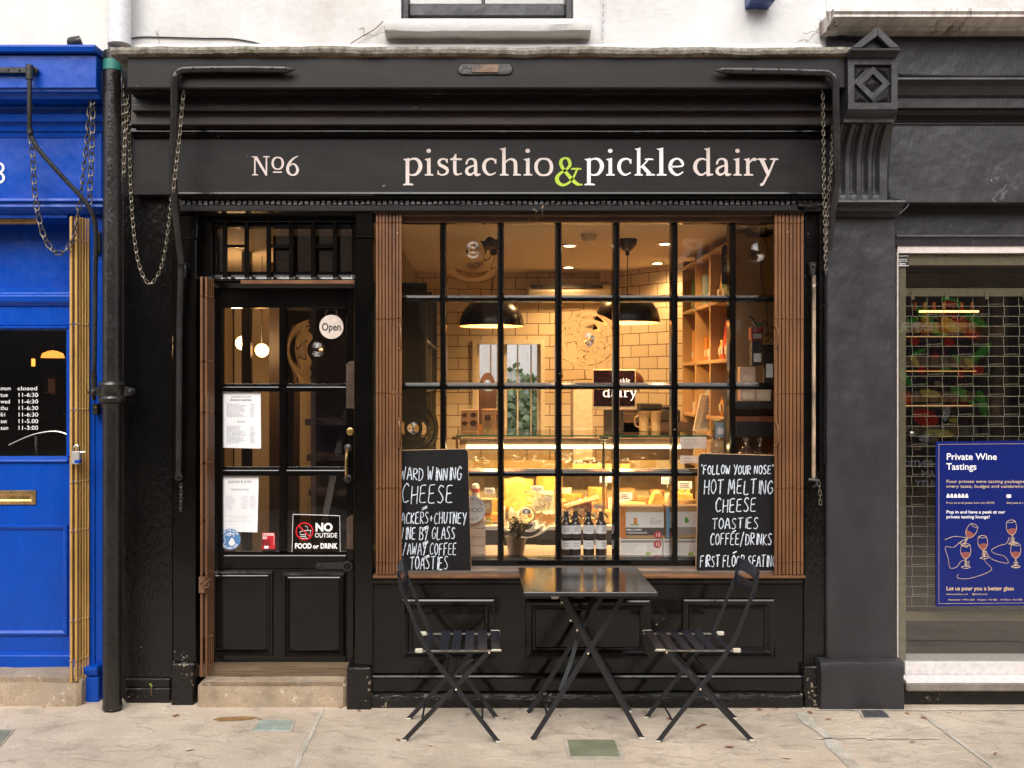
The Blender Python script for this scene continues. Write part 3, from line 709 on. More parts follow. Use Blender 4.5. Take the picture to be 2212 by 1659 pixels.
MB().add([(X(1940,0.105),0.105,Z(1430,0.1)),(xe,0.105,Z(1430,0.1)),(xe,0.106,Z(546,0.1)),(X(1940,0.106),0.106,Z(546,0.1))], [(0,1,2,3)]).build('shop_window_pane', M['glass_dark'], gs)
b_ = MB(); b_.box(X(1956,0.08), xe, 0.085, 0.25, Z(1459,0.08), Z(1430,0.085)); b_.prism_x([(0.084,Z(1458,0.08)),(0.01,Z(1474,0.01)),(0.01,Z(1476,0.01)),(0.084,Z(1476,0.01))], X(1957,0.02), xe); b_.build('window_sill', plain('white_painted_sill', (0.66,0.62,0.60), rough=0.5, bs=0.1), gs, bevel=0.003)
b_ = MB(); b_.box(X(1958,0.0), xe, 0.0, 0.25, Z(1494,0.0), Z(1476.5,0.0)); b_.build('sill_stone', paint('grey_sill_stone', (0.26,0.22,0.19),(0.14,0.12,0.10), rough=0.8, bs=0.5, sc=9), gs, bevel=0.006)
b_ = MB(); b_.box(X(1953,0.06), xe, 0.06, 0.25, -0.02, Z(1493,0.06)); b_.build('plinth_wall', M['rot'], gs)
# pilaster and base
ps = MB(); vb(ps, 1786, 1935, 463, 1432, 0.02, 0.35); ps.build('pilaster', M['grey'], gs, bevel=0.006)
ps = MB().rough(X(1772,-0.03), X(1955,-0.03), -0.03, 0.2, -0.02, Z(1428,-0.03), res=0.03, amp=0.006, fr=6, rnd=0.014, seed=21); ps.build('pilaster_base', M['grey'], gs, smooth=True)
ca = MB(); d_ = [(-0.10,432),(-0.105,437),(-0.08,443),(-0.06,449),(-0.055,455),(-0.02,462),(0.0,468)]
ca.prism_x([(y_, Z(u_,y_)) for y_, u_ in d_] + [(0.2,Z(468,0.0)),(0.2,Z(431,-0.1))], X(1788,-0.07), X(1952,-0.07)); ca.build('pilaster_capital', M['grey'], gs, bevel=0.002)
# console: fluted scroll
cs = MB(); nx, nz = 64, 26
z0, z1 = Z(433,-0.08), Z(262,-0.12); xa, xb = X(1808,-0.1), X(1921,-0.1)
def cons_y(t): return -0.07 - 0.12*max(0, (t-0.45)/0.55)**2.4
vs = []; fs = []
for j in range(nz+1):
    t = j/nz; z = z0+(z1-z0)*t
    for i in range(nx+1):
        s_ = i/nx; x = xa+(xb-xa)*s_
        fl_ = 0
        if t > 0.07:
            q = (s_*4.6-0.3) ; k = q-math.floor(q)
            if 0 <= q < 4: fl_ = 0.030*max(0, math.sin(math.pi*min(1, k/0.62)))**0.6*min(1, (t-0.07)/0.05) if k < 0.62 else 0
        vs.append((x, cons_y(t)+fl_, z))
for j in range(nz):
    for i in range(nx):
        a = j*(nx+1)+i; fs.append((a, a+1, a+nx+2, a+nx+1))
cs.add(vs, fs)
for xx in (xa, xb):
    pr_ = [(cons_y(j/nz), z0+(z1-z0)*j/nz) for j in range(nz+1)] + [(0.1, z1), (0.1, z0)]
    cs.add([(xx, y_, z_) for y_, z_ in pr_], [tuple(range(len(pr_)))])
cs.build('console_scroll', M['grey'], gs, smooth=True)
# console: block with the diamond, neck mouldings and gable
yc = -0.26
kb = MB(); d_ = [(-0.25,235),(-0.24,243),(-0.22,250),(-0.20,256),(-0.20,264)]
kb.prism_x([(y_, Z(u_,y_)) for y_, u_ in d_] + [(0.1,Z(264,-0.2)),(0.1,Z(233,-0.25))], X(1826,-0.22), X(1934,-0.22))
xk0, xk1, zk0, zk1 = X(1832,yc), X(1939,yc), Z(236,yc), Z(126,yc)
kb.rings(xk0, xk1, zk0, zk1, [(0,0.1),(0,yc),(0.030,yc),(0.034,yc+0.022)])
cxk, czk = (xk0+xk1)/2, (zk0+zk1)/2
def diamond(mb, r, y0, y1, r2):
    a = [(cxk,y0,czk-r),(cxk+r,y0,czk),(cxk,y0,czk+r),(cxk-r,y0,czk)]
    b = [(cxk,y1,czk-r2),(cxk+r2,y1,czk),(cxk,y1,czk+r2),(cxk-r2,y1,czk)]
    mb.add(a+b, [(i,(i+1)%4,4+(i+1)%4,4+i) for i in range(4)])
hw = (xk1-xk0)/2-0.034
diamond(kb, hw, yc+0.021, yc-0.002, hw*0.97); diamond(kb, hw*0.97, yc-0.002, yc-0.002, hw*0.56); diamond(kb, hw*0.56, yc-0.002, yc+0.020, hw*0.52); diamond(kb, hw*0.52, yc+0.020, yc+0.018, hw*0.42); diamond(kb, hw*0.42, yc+0.018, yc-0.016, 0.0005)
for sx in (-1, 1):
    for sz in (-1, 1):
        c = Vector((cxk+sx*hw*0.97, yc+0.0205, czk+sz*hw*0.97)); l = hw*0.72
        a, b = c-Vector((sx*l,0,0)), c-Vector((0,0,sz*l)); q = (a+b+c)/3; q.y = yc-0.004
        kb.add([a,b,c,q], [(0,1,3),(1,2,3),(2,0,3)])
kb.build('console_block', M['grey'], gs, bevel=0.0015)
gb_ = MB(); yg2 = -0.31
xg0, xg1, zg = X(1838,yg2), X(1945,yg2), Z(104,yg2)
gb_.prism_x([(yg2,zg),(yg2-0.01,zg-0.012),(yg2+0.02,zg-0.022),(yg2+0.04,zk1),(0.1,zk1),(0.1,zg)], xg0, xg1)
ap = (cxk+0.004, Z(57,yg2))
gb_.prism_y([(xg0+0.006,zg),(xg1-0.006,zg),ap], yg2+0.045, 0.1)
def rake(a, b, c, d): gb_.prism_y([a,b,c,d], yg2, 0.08)
ih = 0.030
rake((xg0,zg+0.001),(xg0+0.05,zg+0.001),(ap[0],ap[1]-ih*1.5),ap); rake((xg1-0.05,zg+0.001),(xg1,zg+0.001),ap,(ap[0]+0.0005,ap[1]-ih*1.5))
gb_.build('console_gable', M['grey'], gs, bevel=0.003)

# ------------------------------------------------------------------ blue shop on the left
bs = thing('blue_shop_building', 'royal blue painted shop front with cream wall above and number 8 on its fascia', 'building')
xw = -5.4
MB().box(xw, X(236,0.1), 0.08, 0.4, Z(100,0.0), 4.5).build('upper_wall', M['cream'], bs)
q = MB(); q.prism_x([(-0.13,Z(96,-0.13)),(-0.14,Z(99,-0.14)),(-0.13,Z(112,-0.13)),(0.2,Z(112,-0.13)),(0.2,Z(92,-0.13))], xw, X(206,-0.13)); q.build('box_lid', M['blue'], bs, bevel=0.003)
q = MB(); xq = X(208,-0.1)
q.prism_x([(-0.10,Z(119,-0.1)),(-0.10,Z(190,-0.1)),(-0.085,Z(192,-0.085)),(-0.085,Z(198,-0.085)),(-0.06,Z(204,-0.06)),(-0.05,Z(214,-0.05)),(0.2,Z(214,-0.05)),(0.2,Z(116,-0.1))], xw, xq); q.build('blind_box', M['blue'], bs, bevel=0.003)
q = MB(); d_ = [(0.05,224),(0.045,232),(0.06,236),(0.06,244),(0.045,246),(0.05,262),(0.075,268),(0.085,284)]
q.prism_x([(y_, Z(u_,y_)) for y_, u_ in d_] + [(0.3,Z(284,0.085)),(0.3,Z(222,0.05))], xw, X(223,0.05)); q.build('cornice_moulding', M['blue'], bs, bevel=0.002)
MB().box(xw, X(224,0.12), 0.11, 0.3, Z(288,0.12), Z(205,0.1)).build('frieze', M['blue'], bs)
q = MB(); ys = 0.10
q.rings(xw, X(222,ys), Z(447,ys), Z(283,ys), [(0,0.3),(0,ys),(0.008,ys-0.006),(0.03,ys),(0.036,ys+0.008),(0.046,ys+0.008)]); bsign = q.build('sign_board', M['blue'], bs, bevel=0.002)
q = MB(); d_ = [(0.06,428),(0.055,434),(0.075,440),(0.07,447),(0.09,455),(0.11,462)]
q.prism_x([(y_, Z(u_,y_)) for y_, u_ in d_] + [(0.3,Z(462,0.11)),(0.3,Z(440,0.06)),(0.11,Z(428,0.06))], xw, X(224,0.06)); q.build('sign_moulding', M['blue'], bs, bevel=0.002)
q = MB(); vb(q, 190, 222, 460, None, 0.15, 0.4); vb(q, 184, 204, 460, 1440, 0.135, 0.4); vb(q, 205.5, 221.5, 500, 1446, 0.143, 0.2); q.build('pilaster', M['blue'], bs, bevel=0.004)
q = MB(); vb(q, 173, 213, 1462, None, 0.10, 0.3); q.prism_x([(0.09,Z(1440,0.09)),(0.085,Z(1448,0.085)),(0.095,Z(1461,0.09)),(0.3,Z(1461,0.09)),(0.3,Z(1438,0.09))], X(173.5,0.1), X(212.5,0.1)); q.build('plinth_block', M['blue'], bs, bevel=0.005)
yb_ = 0.27
q = MB(); q.box(xw, X(190,yb_), yb_+0.05, 0.5, Z(628,yb_), Z(470,yb_)); q.box(xw, X(170,yb_), 0.12, 0.4, Z(476,0.2), Z(455,0.12)); q.build('head_panel', M['blue'], bs)
MB().box(xw, X(80,0.16), 0.16, 0.2, Z(482,0.16), Z(471,0.16)).build('gate_track', M['brass_gate'], bs)
bd = thing('blue_door', None, None); bd.parent = bs
q = MB(); xr_ = X(172,yb_)
q.prism_x([(yb_-0.02,Z(622,yb_)),(yb_-0.02,Z(634,yb_)),(yb_-0.035,Z(640,yb_)),(yb_-0.03,Z(652,yb_)),(yb_-0.005,Z(662,yb_)),(yb_+0.04,Z(662,yb_)),(yb_+0.04,Z(622,yb_))], xw, xr_)
q.box(xw, xr_, yb_, yb_+0.05, Z(703,yb_), Z(662,yb_))
q.prism_x([(yb_-0.012,Z(704,yb_)),(yb_-0.012,Z(709,yb_)),(yb_+0.012,Z(713,yb_)),(yb_+0.05,Z(713,yb_)),(yb_+0.05,Z(703.2,yb_))], xw, X(147,yb_))
q.box(X(143,yb_), xr_, yb_, yb_+0.05, Z(986,yb_), Z(703.2,yb_))
q.prism_x([(yb_-0.012,Z(999,yb_)),(yb_-0.014,Z(994,yb_)),(yb_+0.02,Z(986,yb_)),(yb_+0.05,Z(986,yb_)),(yb_+0.05,Z(999,yb_))], xw, X(148,yb_))
q.box(xw, xr_, yb_, yb_+0.05, 0.15, Z(999.5,yb_))
q.prism_x([(yb_-0.001,Z(1408,yb_)),(yb_-0.03,Z(1413,yb_)),(yb_-0.035,Z(1440,yb_)),(yb_-0.02,Z(1450,yb_)),(yb_+0.03,Z(1450,yb_)),(yb_+0.03,Z(1408,yb_))], xw, xr_)
q.build('door_frame', M['blue'], bd, bevel=0.003)
MB().rings(xw, X(148,yb_), Z(1372,yb_), Z(1133,yb_), [(0,yb_+0.0),(0.001,yb_-0.012),(0.012,yb_-0.014),(0.026,yb_-0.006),(0.032,yb_+0.004)], fill=False).build('door_panel', M['blue'], bd, bevel=0.002)
MB().add([(xw,yb_+0.025,Z(990,yb_)),(X(144,yb_),yb_+0.025,Z(990,yb_)),(X(144,yb_),yb_+0.025,Z(708,yb_)),(xw,yb_+0.025,Z(708,yb_))], [(0,1,2,3)]).build('pane', M['glass_dark'], bd)
lb = MB().rings(X(-60,yb_), X(79,yb_), Z(1090,yb_), Z(1059,yb_), [(0,yb_),(0,yb_-0.008),(0.022,yb_-0.010),(0.026,yb_-0.004),(0.03,yb_-0.004)]); lb.build('letter_plate', M['brass'], bd, bevel=0.002)
MB().rough(xw, X(176,0.05), 0.03, 0.45, -0.03, 0.145, res=0.02, amp=0.008, fr=4, rnd=0.045, seed=8).build('door_step', M['step'], bs, smooth=True)

# ------------------------------------------------------------------ the street side behind the camera (seen in the glass and gloss)
op = thing('opposite_building', 'brick terrace across the lane, seen only as reflections in the shop glass', 'building')
ob = MB(); MB().box(-14, 14, -8.6, -8.21, 3.9, 5.6).build('upper_wall', plain('peach_render', (0.60,0.45,0.37), rough=0.8), op); ob.box(-14, 14, -8.6, -8.2, 2.9, 3.89); ob.box(-14, 14, -8.6, -8.3, 0, 0.5); 
for x in (-14, -9, -4.2, -0.6, 3.0, 6.6, 10.6): ob.box(x, x+0.55, -8.6, -8.2, 0.5, 2.9)
mb_, n_, p_ = new_mat('london_stock_brick')
tc = n_.nodes.new('ShaderNodeTexCoord'); mp = n_.nodes.new('ShaderNodeMapping'); mp.inputs['Rotation'].default_value = (R(90),0,0)
bt = N(n_, 'ShaderNodeTexBrick'); bt.inputs['Scale'].default_value = 4.4; bt.inputs['Color1'].default_value = (0.26,0.19,0.13,1); bt.inputs['Color2'].default_value = (0.18,0.12,0.08,1); bt.inputs['Mortar'].default_value = (0.3,0.28,0.25,1); bt.inputs['Mortar Size'].default_value = 0.012
n_.links.new(tc.outputs['Object'], mp.inputs[0]); n_.links.new(mp.outputs[0], bt.inputs[0]); n_.links.new(bt.outputs[0], p_.inputs['Base Color']); p_.inputs['Roughness'].default_value = 0.85
ob.build('brick_wall', mb_, op)
MB().box(-14, 14, -8.9, -8.62, 0.3, 3.0).build('shop_glazing', plain('dark_shop_glazing', (0.06,0.055,0.05), rough=0.15), op)
# ------------------------------------------------------------------ lettering
def text_mesh(body, size, align='LEFT', space=1.0, bold=0.0, thick=0.0):
    c = bpy.data.curves.new('lettering', 'FONT'); c.body = body; c.size = size; c.align_x = align; c.resolution_u = 3
    c.space_character = space; c.offset = bold; c.extrude = thick
    o = bpy.data.objects.new('lettering', c); col.objects.link(o)
    dg = bpy.context.evaluated_depsgraph_get()
    me = bpy.data.meshes.new_from_object(o.evaluated_get(dg))
    vs = [tuple(v.co) for v in me.vertices]; fs = [tuple(p.vertices) for p in me.polygons]
    bpy.data.objects.remove(o); bpy.data.curves.remove(c); bpy.data.meshes.remove(me)
    return vs, fs
def put_text(mb, body, size, x, y, z, align='LEFT', space=1.0, bold=0.0, flip=False, width=None, rot=0.0):
    vs, fs = text_mesh(body, size, align, space, bold)
    if not vs: return mb
    k = 1.0
    if width:
        a = min(v[0] for v in vs); b = max(v[0] for v in vs); k = width/max(1e-6, b-a)
    cr, sr_ = math.cos(rot), math.sin(rot)
    out = []
    for v in vs:
        px, pz = v[0]*k, v[1]
        px, pz = px*cr-pz*sr_, px*sr_+pz*cr
        out.append((x + (-px if flip else px), y, z+pz))
    return mb.add(out, fs)

# hand-drawn capitals as single strokes on a 0.6 x 1 cell
HAND = {
'A':[[(0,0),(.28,1),(.58,0)],[(.12,.36),(.5,.38)]],'B':[[(.02,0),(.04,1)],[(.02,1),(.42,.9),(.4,.6),(.06,.52)],[(.06,.52),(.5,.42),(.46,.06),(0,0)]],
'C':[[(.55,.85),(.36,1),(.1,.75),(.05,.35),(.22,.02),(.56,.12)]],'D':[[(.04,0),(.04,1)],[(-.02,.98),(.42,.82),(.54,.45),(.36,.08),(0,0)]],
'E':[[(.5,.97),(.08,.92),(.05,.5),(.04,.05),(.52,.03)],[(.06,.5),(.42,.54)]],'F':[[(.04,-.04),(.06,.95)],[(.02,.93),(.52,1)],[(.05,.5),(.42,.55)]],
'G':[[(.55,.84),(.34,1),(.08,.7),(.06,.28),(.26,0),(.52,.18),(.54,.44),(.34,.44)]],'H':[[(.05,0),(.06,1)],[(.52,0),(.54,1)],[(.05,.48),(.53,.53)]],
'I':[[(.2,0),(.22,1)]],'K':[[(.05,0),(.06,1)],[(.52,.98),(.08,.45),(.56,0)]],'L':[[(.08,1),(.05,.05),(.5,.03)]],
'M':[[(0,0),(.1,1),(.32,.3),(.55,1),(.66,0)]],'N':[[(.03,0),(.07,1),(.48,.02),(.52,1)]],'O':[[(.28,1),(.06,.72),(.06,.28),(.28,0),(.52,.28),(.52,.72),(.28,1)]],
'R':[[(.04,0),(.05,1)],[(.0,.97),(.46,.9),(.44,.58),(.06,.48),(.54,0)]],'S':[[(.5,.9),(.26,1),(.08,.76),(.3,.52),(.48,.26),(.3,.02),(.02,.1)]],
'T':[[(-.02,.95),(.6,1)],[(.28,0),(.29,.96)]],'U':[[(.05,1),(.06,.3),(.26,0),(.48,.25),(.52,1)]],'W':[[(0,1),(.14,0),(.32,.7),(.48,0),(.66,1)]],
'Y':[[(0,1),(.28,.5)],[(.56,1),(.2,-.1)]],'/':[[(.0,-.12),(.42,1.12)]],'+':[[(.05,.4),(.45,.44)],[(.25,.2),(.26,.64)]],"'":[[(.1,1.1),(.06,.86)]],'-':[[(.0,.3),(.4,.5)]],
}
def hand(mb, txt, x0, x1, zb_, h, y, r, seed, slant=0.10):
    """Write txt between x0 and x1 on the baseline zb_, as chalk-pen strokes lying on the plane y."""
    rnd = random.Random(seed)
    adv = []; 
    for ch in txt: adv.append(0.42 if ch == ' ' else 0.34 if ch in "I'" else 0.92 if ch in 'MW' else 0.74)
    k = (x1-x0)/sum(adv); x = x0
    for ch, a in zip(txt, adv):
        if ch in HAND:
            hh = h*rnd.uniform(0.93, 1.07); dz = rnd.uniform(-0.04,0.04)*h
            for st_ in HAND[ch]:
                pts = catmull([(p[0], 0, p[1]) for p in st_], 4) if len(st_) > 2 else [Vector((p[0],0,p[1])) for p in st_]
                P = [(x+p[0]*k+slant*p[2]*h*0.5, y, zb_+dz+p[2]*hh) for p in pts]
                rr = r*rnd.uniform(0.8, 1.15)
                mb.tube(P, rr, 6)
        x += a*k
    return mb

# serif capitals and small letters drawn with a broad pen: strokes of (x, y, width), x-height 90
def ribbon(mb, pts, y, tf, smooth=5):
    P = catmull([(p[0], p[1], p[2]) for p in pts], smooth) if len(pts) > 2 else [Vector(p) for p in pts]
    vs = []; fs = []
    for i, p in enumerate(P):
        t = (P[min(i+1, len(P)-1)] - P[max(i-1, 0)]); t.z = 0
        t.normalize(); nrm = Vector((-t.y, t.x))
        for s in (1, -1):
            a, b = tf(p.x+s*nrm.x*p.z/2, p.y+s*nrm.y*p.z/2); vs.append((a, y, b))
    for i in range(len(P)-1): fs.append((2*i, 2*i+1, 2*i+3, 2*i+2))
    mb.add(vs, fs)
def poly(mb, pts, y, tf):
    mb.add([(lambda q: (q[0], y, q[1]))(tf(*p)) for p in pts], [tuple(range(len(pts)))])
def slab(x0, x1, yb=0): return [(x0,yb),(x1,yb),(x1-1,yb+6),(x1-10,yb+9),(x0+10,yb+9),(x0+1,yb+6)]
def flag(x, top): return [(x-13,top-3),(x+2,top-14),(x+17,top-12),(x+17,top+4),(x+4,top)]
def stem(x, y0, y1): return [(x,y0),(x+17,y0),(x+17,y1),(x,y1)]
BOWL_R = lambda x: [(x+12,76,7),(x+30,87,9),(x+52,84,14),(x+66,64,18),(x+67,38,18),(x+52,10,14),(x+30,3,8),(x+12,9,7)]
BOWL_L = lambda x: [(x+62,80,7),(x+44,87,9),(x+22,80,14),(x+9,58,18),(x+10,30,18),(x+26,8,13),(x+44,5,10),(x+62,18,7)]
GLY = {  # (strokes, polygons, natural width)
'p':([BOWL_R(14)],[stem(14,-48,88),slab(2,50,-50),flag(14,88)],92),
'i':([],[stem(14,2,88),slab(2,44),flag(14,88),[(22+11*math.cos(a*math.pi/8),128+11*math.sin(a*math.pi/8)) for a in range(16)]],46),
's':([[(54,70,6),(46,83,8),(30,86,9),(14,76,13),(16,58,15),(34,47,17),(52,35,16),(54,16,13),(38,5,9),(20,5,8),(8,16,7)]],[[(50,66),(57,66),(57,88),(52,88)],[(5,4),(10,4),(12,26),(6,26)]],62),
't':([[(26,78,17),(26,30,17),(30,10,14),(44,6,8),(62,12,5)]],[[(2,80),(62,80),(63,89),(34,90),(34,112),(28,112),(18,94),(2,86)]],66),
'a':([[(12,66,10),(20,82,9),(38,87,10),(54,78,15),(58,58,17),(58,14,17)],[(56,52,7),(36,48,9),(16,36,14),(12,18,16),(26,5,13),(42,10,9),(56,24,7)]],[[(50,16),(66,12),(84,9),(84,4),(66,-4),(54,0)],[(6,58),(16,58),(16,74),(8,74)]],84),
'c':([[(66,72,9),(58,84,9),(42,87,10),(20,78,15),(9,54,18),(12,28,17),(28,8,13),(46,5,9),(68,16,5)]],[[(62,62),(71,62),(71,86),(64,84)]],74),
'h':([[(28,66,6),(44,82,8),(62,85,12),(76,74,16),(79,54,17),(79,6,17)]],[stem(14,2,142),slab(2,46),slab(66,106),flag(14,142)],108),
'o':([[(46,88,9),(24,82,13),(9,60,17),(9,30,17),(24,8,13),(46,2,9),(70,8,13),(84,30,17),(84,60,17),(70,82,13),(46,88,9)]],[],93),
'k':([[(30,40,7),(52,62,8),(70,84,9)]],[stem(14,2,142),slab(2,44),flag(14,142),[(34,46),(46,56),(86,12),(64,8)],slab(58,104),slab(52,96,80)],104),
'l':([],[stem(14,2,142),slab(2,46),flag(14,142)],48),
'e':([[(10,46,9),(66,50,8),(66,70,14),(52,85,10),(36,87,10),(16,74,15),(9,48,18),(14,24,17),(32,7,13),(50,5,9),(72,20,5)]],[],76),
'd':([BOWL_L(0)],[stem(62,4,142),flag(62,142),[(62,14),(79,10),(94,9),(95,3),(78,-1),(64,-4)]],96),
'r':([[(28,62,6),(40,78,9),(54,85,15),(64,80,15)]],[stem(14,2,88),slab(2,50),flag(14,88)],66),
'y':([[(52,2,10),(38,-28,10),(28,-44,13),(16,-48,13)]],[slab(0,46,81),slab(62,104,81),[(12,82),(34,82),(60,18),(50,-4)],[(80,82),(90,82),(56,-6),(46,-4)]],104),
'N':([],[[(16,4),(26,4),(26,132),(16,132)],[(94,4),(104,4),(104,132),(94,132)],[(14,136),(36,136),(104,10),(104,-2),(94,-2)],slab(2,44),slab(76,122,129),[(0,136),(30,136),(28,129),(2,129)]],122),
'6':([[(80,138,6),(52,122,12),(26,90,17),(14,54,19),(18,22,17),(40,3,11),(66,10,15),(78,40,18),(64,74,13),(44,82,10),(24,66,8)]],[],90),
'&':([[(98,78,8),(84,44,9),(62,14,10),(36,2,13),(14,14,17),(8,38,17),(24,60,13),(50,78,11),(66,100,14),(60,126,14),(44,134,9),(28,124,14),(26,102,15),(44,70,15),(84,20,17),(108,2,12)]],[slab(70,118,77),[(92,0),(122,0),(122,7),(100,10)]],124),
}
def serif(mb, ch, x0, x1, base, unit, y):
    st_, pl_, w_ = GLY[ch]; k = (x1-x0)/w_
    tf = lambda a, b: (x0+a*k, base+b*unit)
    for i, s_ in enumerate(st_): ribbon(mb, s_, y-0.0003*(i+1), tf)
    for i, p_ in enumerate(pl_): poly(mb, p_, y-0.0003*(i+3), tf)
ysn = 0.028
def sv(q): return (1400+q*0.7233)/1.736                    # survey of the sign
bz = Z((480+247*0.7233)/1.736, ysn); un = W(0.7233/1.736, ysn)
A = [('p',152,255),('i',264,313),('s',327,391),('t',396,463),('a',472,556),('c',565,641),('h',653,768),('i',776,827),('o',836,931),('d',1660,1763),('a',1770,1856),('i',1864,1913),('r',1918,1986),('y',1988,2100)]
mb = MB()
for ch, a, b in A: serif(mb, ch, X(sv(a),ysn), X(sv(b),ysn), bz, un, ysn)
mb.build('lettering', M['letter'], sign)
mb = MB()
for ch, a, b in [('p',1092,1196),('i',1204,1254),('c',1265,1341),('k',1352,1461),('l',1466,1523),('e',1530,1611)]: serif(mb, ch, X(sv(a),ysn), X(sv(b),ysn), bz, un, ysn)
mb.build('lettering', M['letter_white'], sign)
mb = MB(); serif(mb, '&', X(sv(943),ysn), X(sv(1086),ysn), bz-51*un, un*1.06, ysn); mb.build('ampersand', M['lime'], sign)
mb = MB(); nb = Z(379, ysn); u6 = W(41/136, ysn)
serif(mb, 'N', X(544,ysn), X(583,ysn), nb, u6, ysn); serif(mb, '6', X(617,ysn), X(647,ysn), nb, u6, ysn)
serif(mb, 'o', X(587,ysn), X(613,ysn), nb+43*u6, u6*0.98, ysn)
mb.box(X(590,ysn), X(609,ysn), ysn-0.0012, ysn-0.0002, nb+19*u6, nb+28*u6); mb.build('house_number', M['letter'], sign)
mb = MB(); put_text(mb, '8', W(70,0.1), X(-22,0.1), 0.104, Z(397,0.1), bold=-0.002); mb.build('house_number', M['letter_white'], bsign)

# ------------------------------------------------------------------ rooms behind the glass
def tile_mat():
    m, n, p = new_mat('cream_metro_tiles')
    tc = n.nodes.new('ShaderNodeTexCoord'); mp = n.nodes.new('ShaderNodeMapping'); mp.inputs['Rotation'].default_value = (R(-90),0,0)
    bt = N(n, 'ShaderNodeTexBrick'); bt.inputs['Scale'].default_value = 1.0
    bt.inputs['Brick Width'].default_value = 0.186; bt.inputs['Row Height'].default_value = 0.093
    bt.inputs['Color1'].default_value = (0.70,0.61,0.46,1); bt.inputs['Color2'].default_value = (0.63,0.54,0.40,1); bt.inputs['Mortar'].default_value = (0.13,0.08,0.04,1)
    bt.inputs['Mortar Size'].default_value = 0.0032; bt.inputs['Mortar Smooth'].default_value = 0.1
    n.links.new(tc.outputs['Object'], mp.inputs[0]); n.links.new(mp.outputs[0], bt.inputs[0])
    n.links.new(bt.outputs['Color'], p.inputs['Base Color']); p.inputs['Roughness'].default_value = 0.22
    iv = N(n, 'ShaderNodeMath', operation='SUBTRACT'); iv.inputs[0].default_value = 1.0; n.links.new(bt.outputs['Fac'], iv.inputs[1])
    bump(n, p, iv.outputs[0], 0.5, 0.004); return m
M['tiles'] = tile_mat()
M['plaster'] = plain('cream_plaster', (0.66,0.58,0.46), rough=0.8)
M['pine'] = paint('pine_shelving', (0.52,0.34,0.16), (0.42,0.26,0.11), rough=0.5, bs=0.1, stretch=(1,1,0.2))
M['wood_dark'] = paint('dark_stained_wood', (0.09,0.05,0.03), (0.05,0.03,0.02), rough=0.5, bs=0.1)
M['chrome'] = plain('polished_steel', (0.65,0.62,0.58), rough=0.15, metal=1.0)
room = thing('shop_room', None, None); room.parent = shop
zc = 2.55
def tiled(name, p0, p1, z0, z1, holes=(), th=0.1, mat='tiles', par=room):
    p0 = Vector((*p0,0)); p1 = Vector((*p1,0)); L = (p1-p0).length
    mb = MB(); xs_ = [0] + [h for h in holes] + [(L,)]
    if not holes: mb.box(0, L, 0, th, z0, z1)
    else:
        a, b, c, d = holes[0]
        mb.box(0, a, 0, th, z0, z1); mb.box(b, L, 0, th, z0, z1); mb.box(a, b, 0, th, z0, c); mb.box(a, b, 0, th, d, z1)
    o = mb.build(name, M[mat], par); o.location = (p0.x, p0.y, 0); o.rotation_euler = (0,0,math.atan2(p1.y-p0.y, p1.x-p0.x)); return o
yb_w = 3.0
wx0, wx1, wz0, wz1 = X(1030,yb_w), X(1167,yb_w), Z(936,yb_w), Z(743,yb_w)
ox = -0.55
tiled('back_wall', (ox,yb_w), (1.02,yb_w), 0.1, zc, [(wx0-ox, wx1-ox, wz0, wz1)])
tiled('angled_wall', (1.021,yb_w), (2.0,1.70), 0.1, zc)
tiled('side_wall', (2.0,1.69), (2.0,0.42), 0.1, zc, mat='plaster')
MB().box(-0.62, -0.52, 0.42, 2.99, 0.1, zc).build('partition_wall', plain('olive_partition_paint', (0.22,0.18,0.10), rough=0.6), room)
MB().box(-2.1, 2.1, 0.31, 3.3, zc, zc+0.12).build('ceiling', M['plaster'], room)
MB().box(-2.1, 2.1, 0.28, 3.3, 0.05, 0.148).build('floor', plain('brown_floor', (0.20,0.13,0.08), rough=0.5), room)
MB().box(X(806,0.1), X(1737,0.1), 0.14, 0.31, 2.50, 2.66).build('window_lintel', M['plaster'], room)
# rear window of the room and the yard outside
rw = thing('rear_window', None, None); rw.parent = shop
q = MB(); fr_ = 0.022
q.rings(wx0-0.035, wx1+0.035, wz0-0.03, wz1+0.03, [(0,yb_w+0.0),(0,yb_w-0.02),(0.032,yb_w-0.02),(0.032,yb_w+0.06)], fill=False)
q.box(wx0, wx0+fr_, yb_w+0.05, yb_w+0.09, wz0, wz1); q.box(wx1-fr_, wx1, yb_w+0.05, yb_w+0.09, wz0, wz1)
xm = X(1092, yb_w); q.box(xm-0.014, xm+0.014, yb_w+0.045, yb_w+0.095, wz0, wz1)
for k in (X(1118,3.2), X(1147,3.2), X(1060,3.2), X(1075,3.2)): q.box(k-0.006, k+0.006, 3.18, 3.19, wz0, wz1)
q.build('window_frame', plain('cream_window_frame', (0.75,0.70,0.58), rough=0.5), rw)
tag(MB().box(-2.2, 3.5, 5.6, 5.8, 0, 4.2).build('yard_wall', M['stucco']), 'white yard wall seen through the rear window of the dairy', 'wall')
iv = MB(); rnd = random.Random(3)
for i in range(2600):
    x = rnd.gauss(0.55, 0.5); z = rnd.gauss(1.0, 0.36); 
    if z > 1.75 - 0.25*noise.noise(Vector((x*4,0,0))) - 0.3*max(0, 0.2-x): continue
    y = 5.55 - abs(rnd.gauss(0, 0.12)); s_ = rnd.uniform(0.03,0.06); a = rnd.uniform(0,6.28)
    u_ = Vector((math.cos(a), rnd.uniform(-.5,.5), math.sin(a)))*s_; v_ = Vector((-math.sin(a), rnd.uniform(-.6,.2), math.cos(a)))*s_*0.7
    c = Vector((x,y,z)); iv.add([c-u_, c+v_, c+u_, c-v_], [(0,1,2,3)])
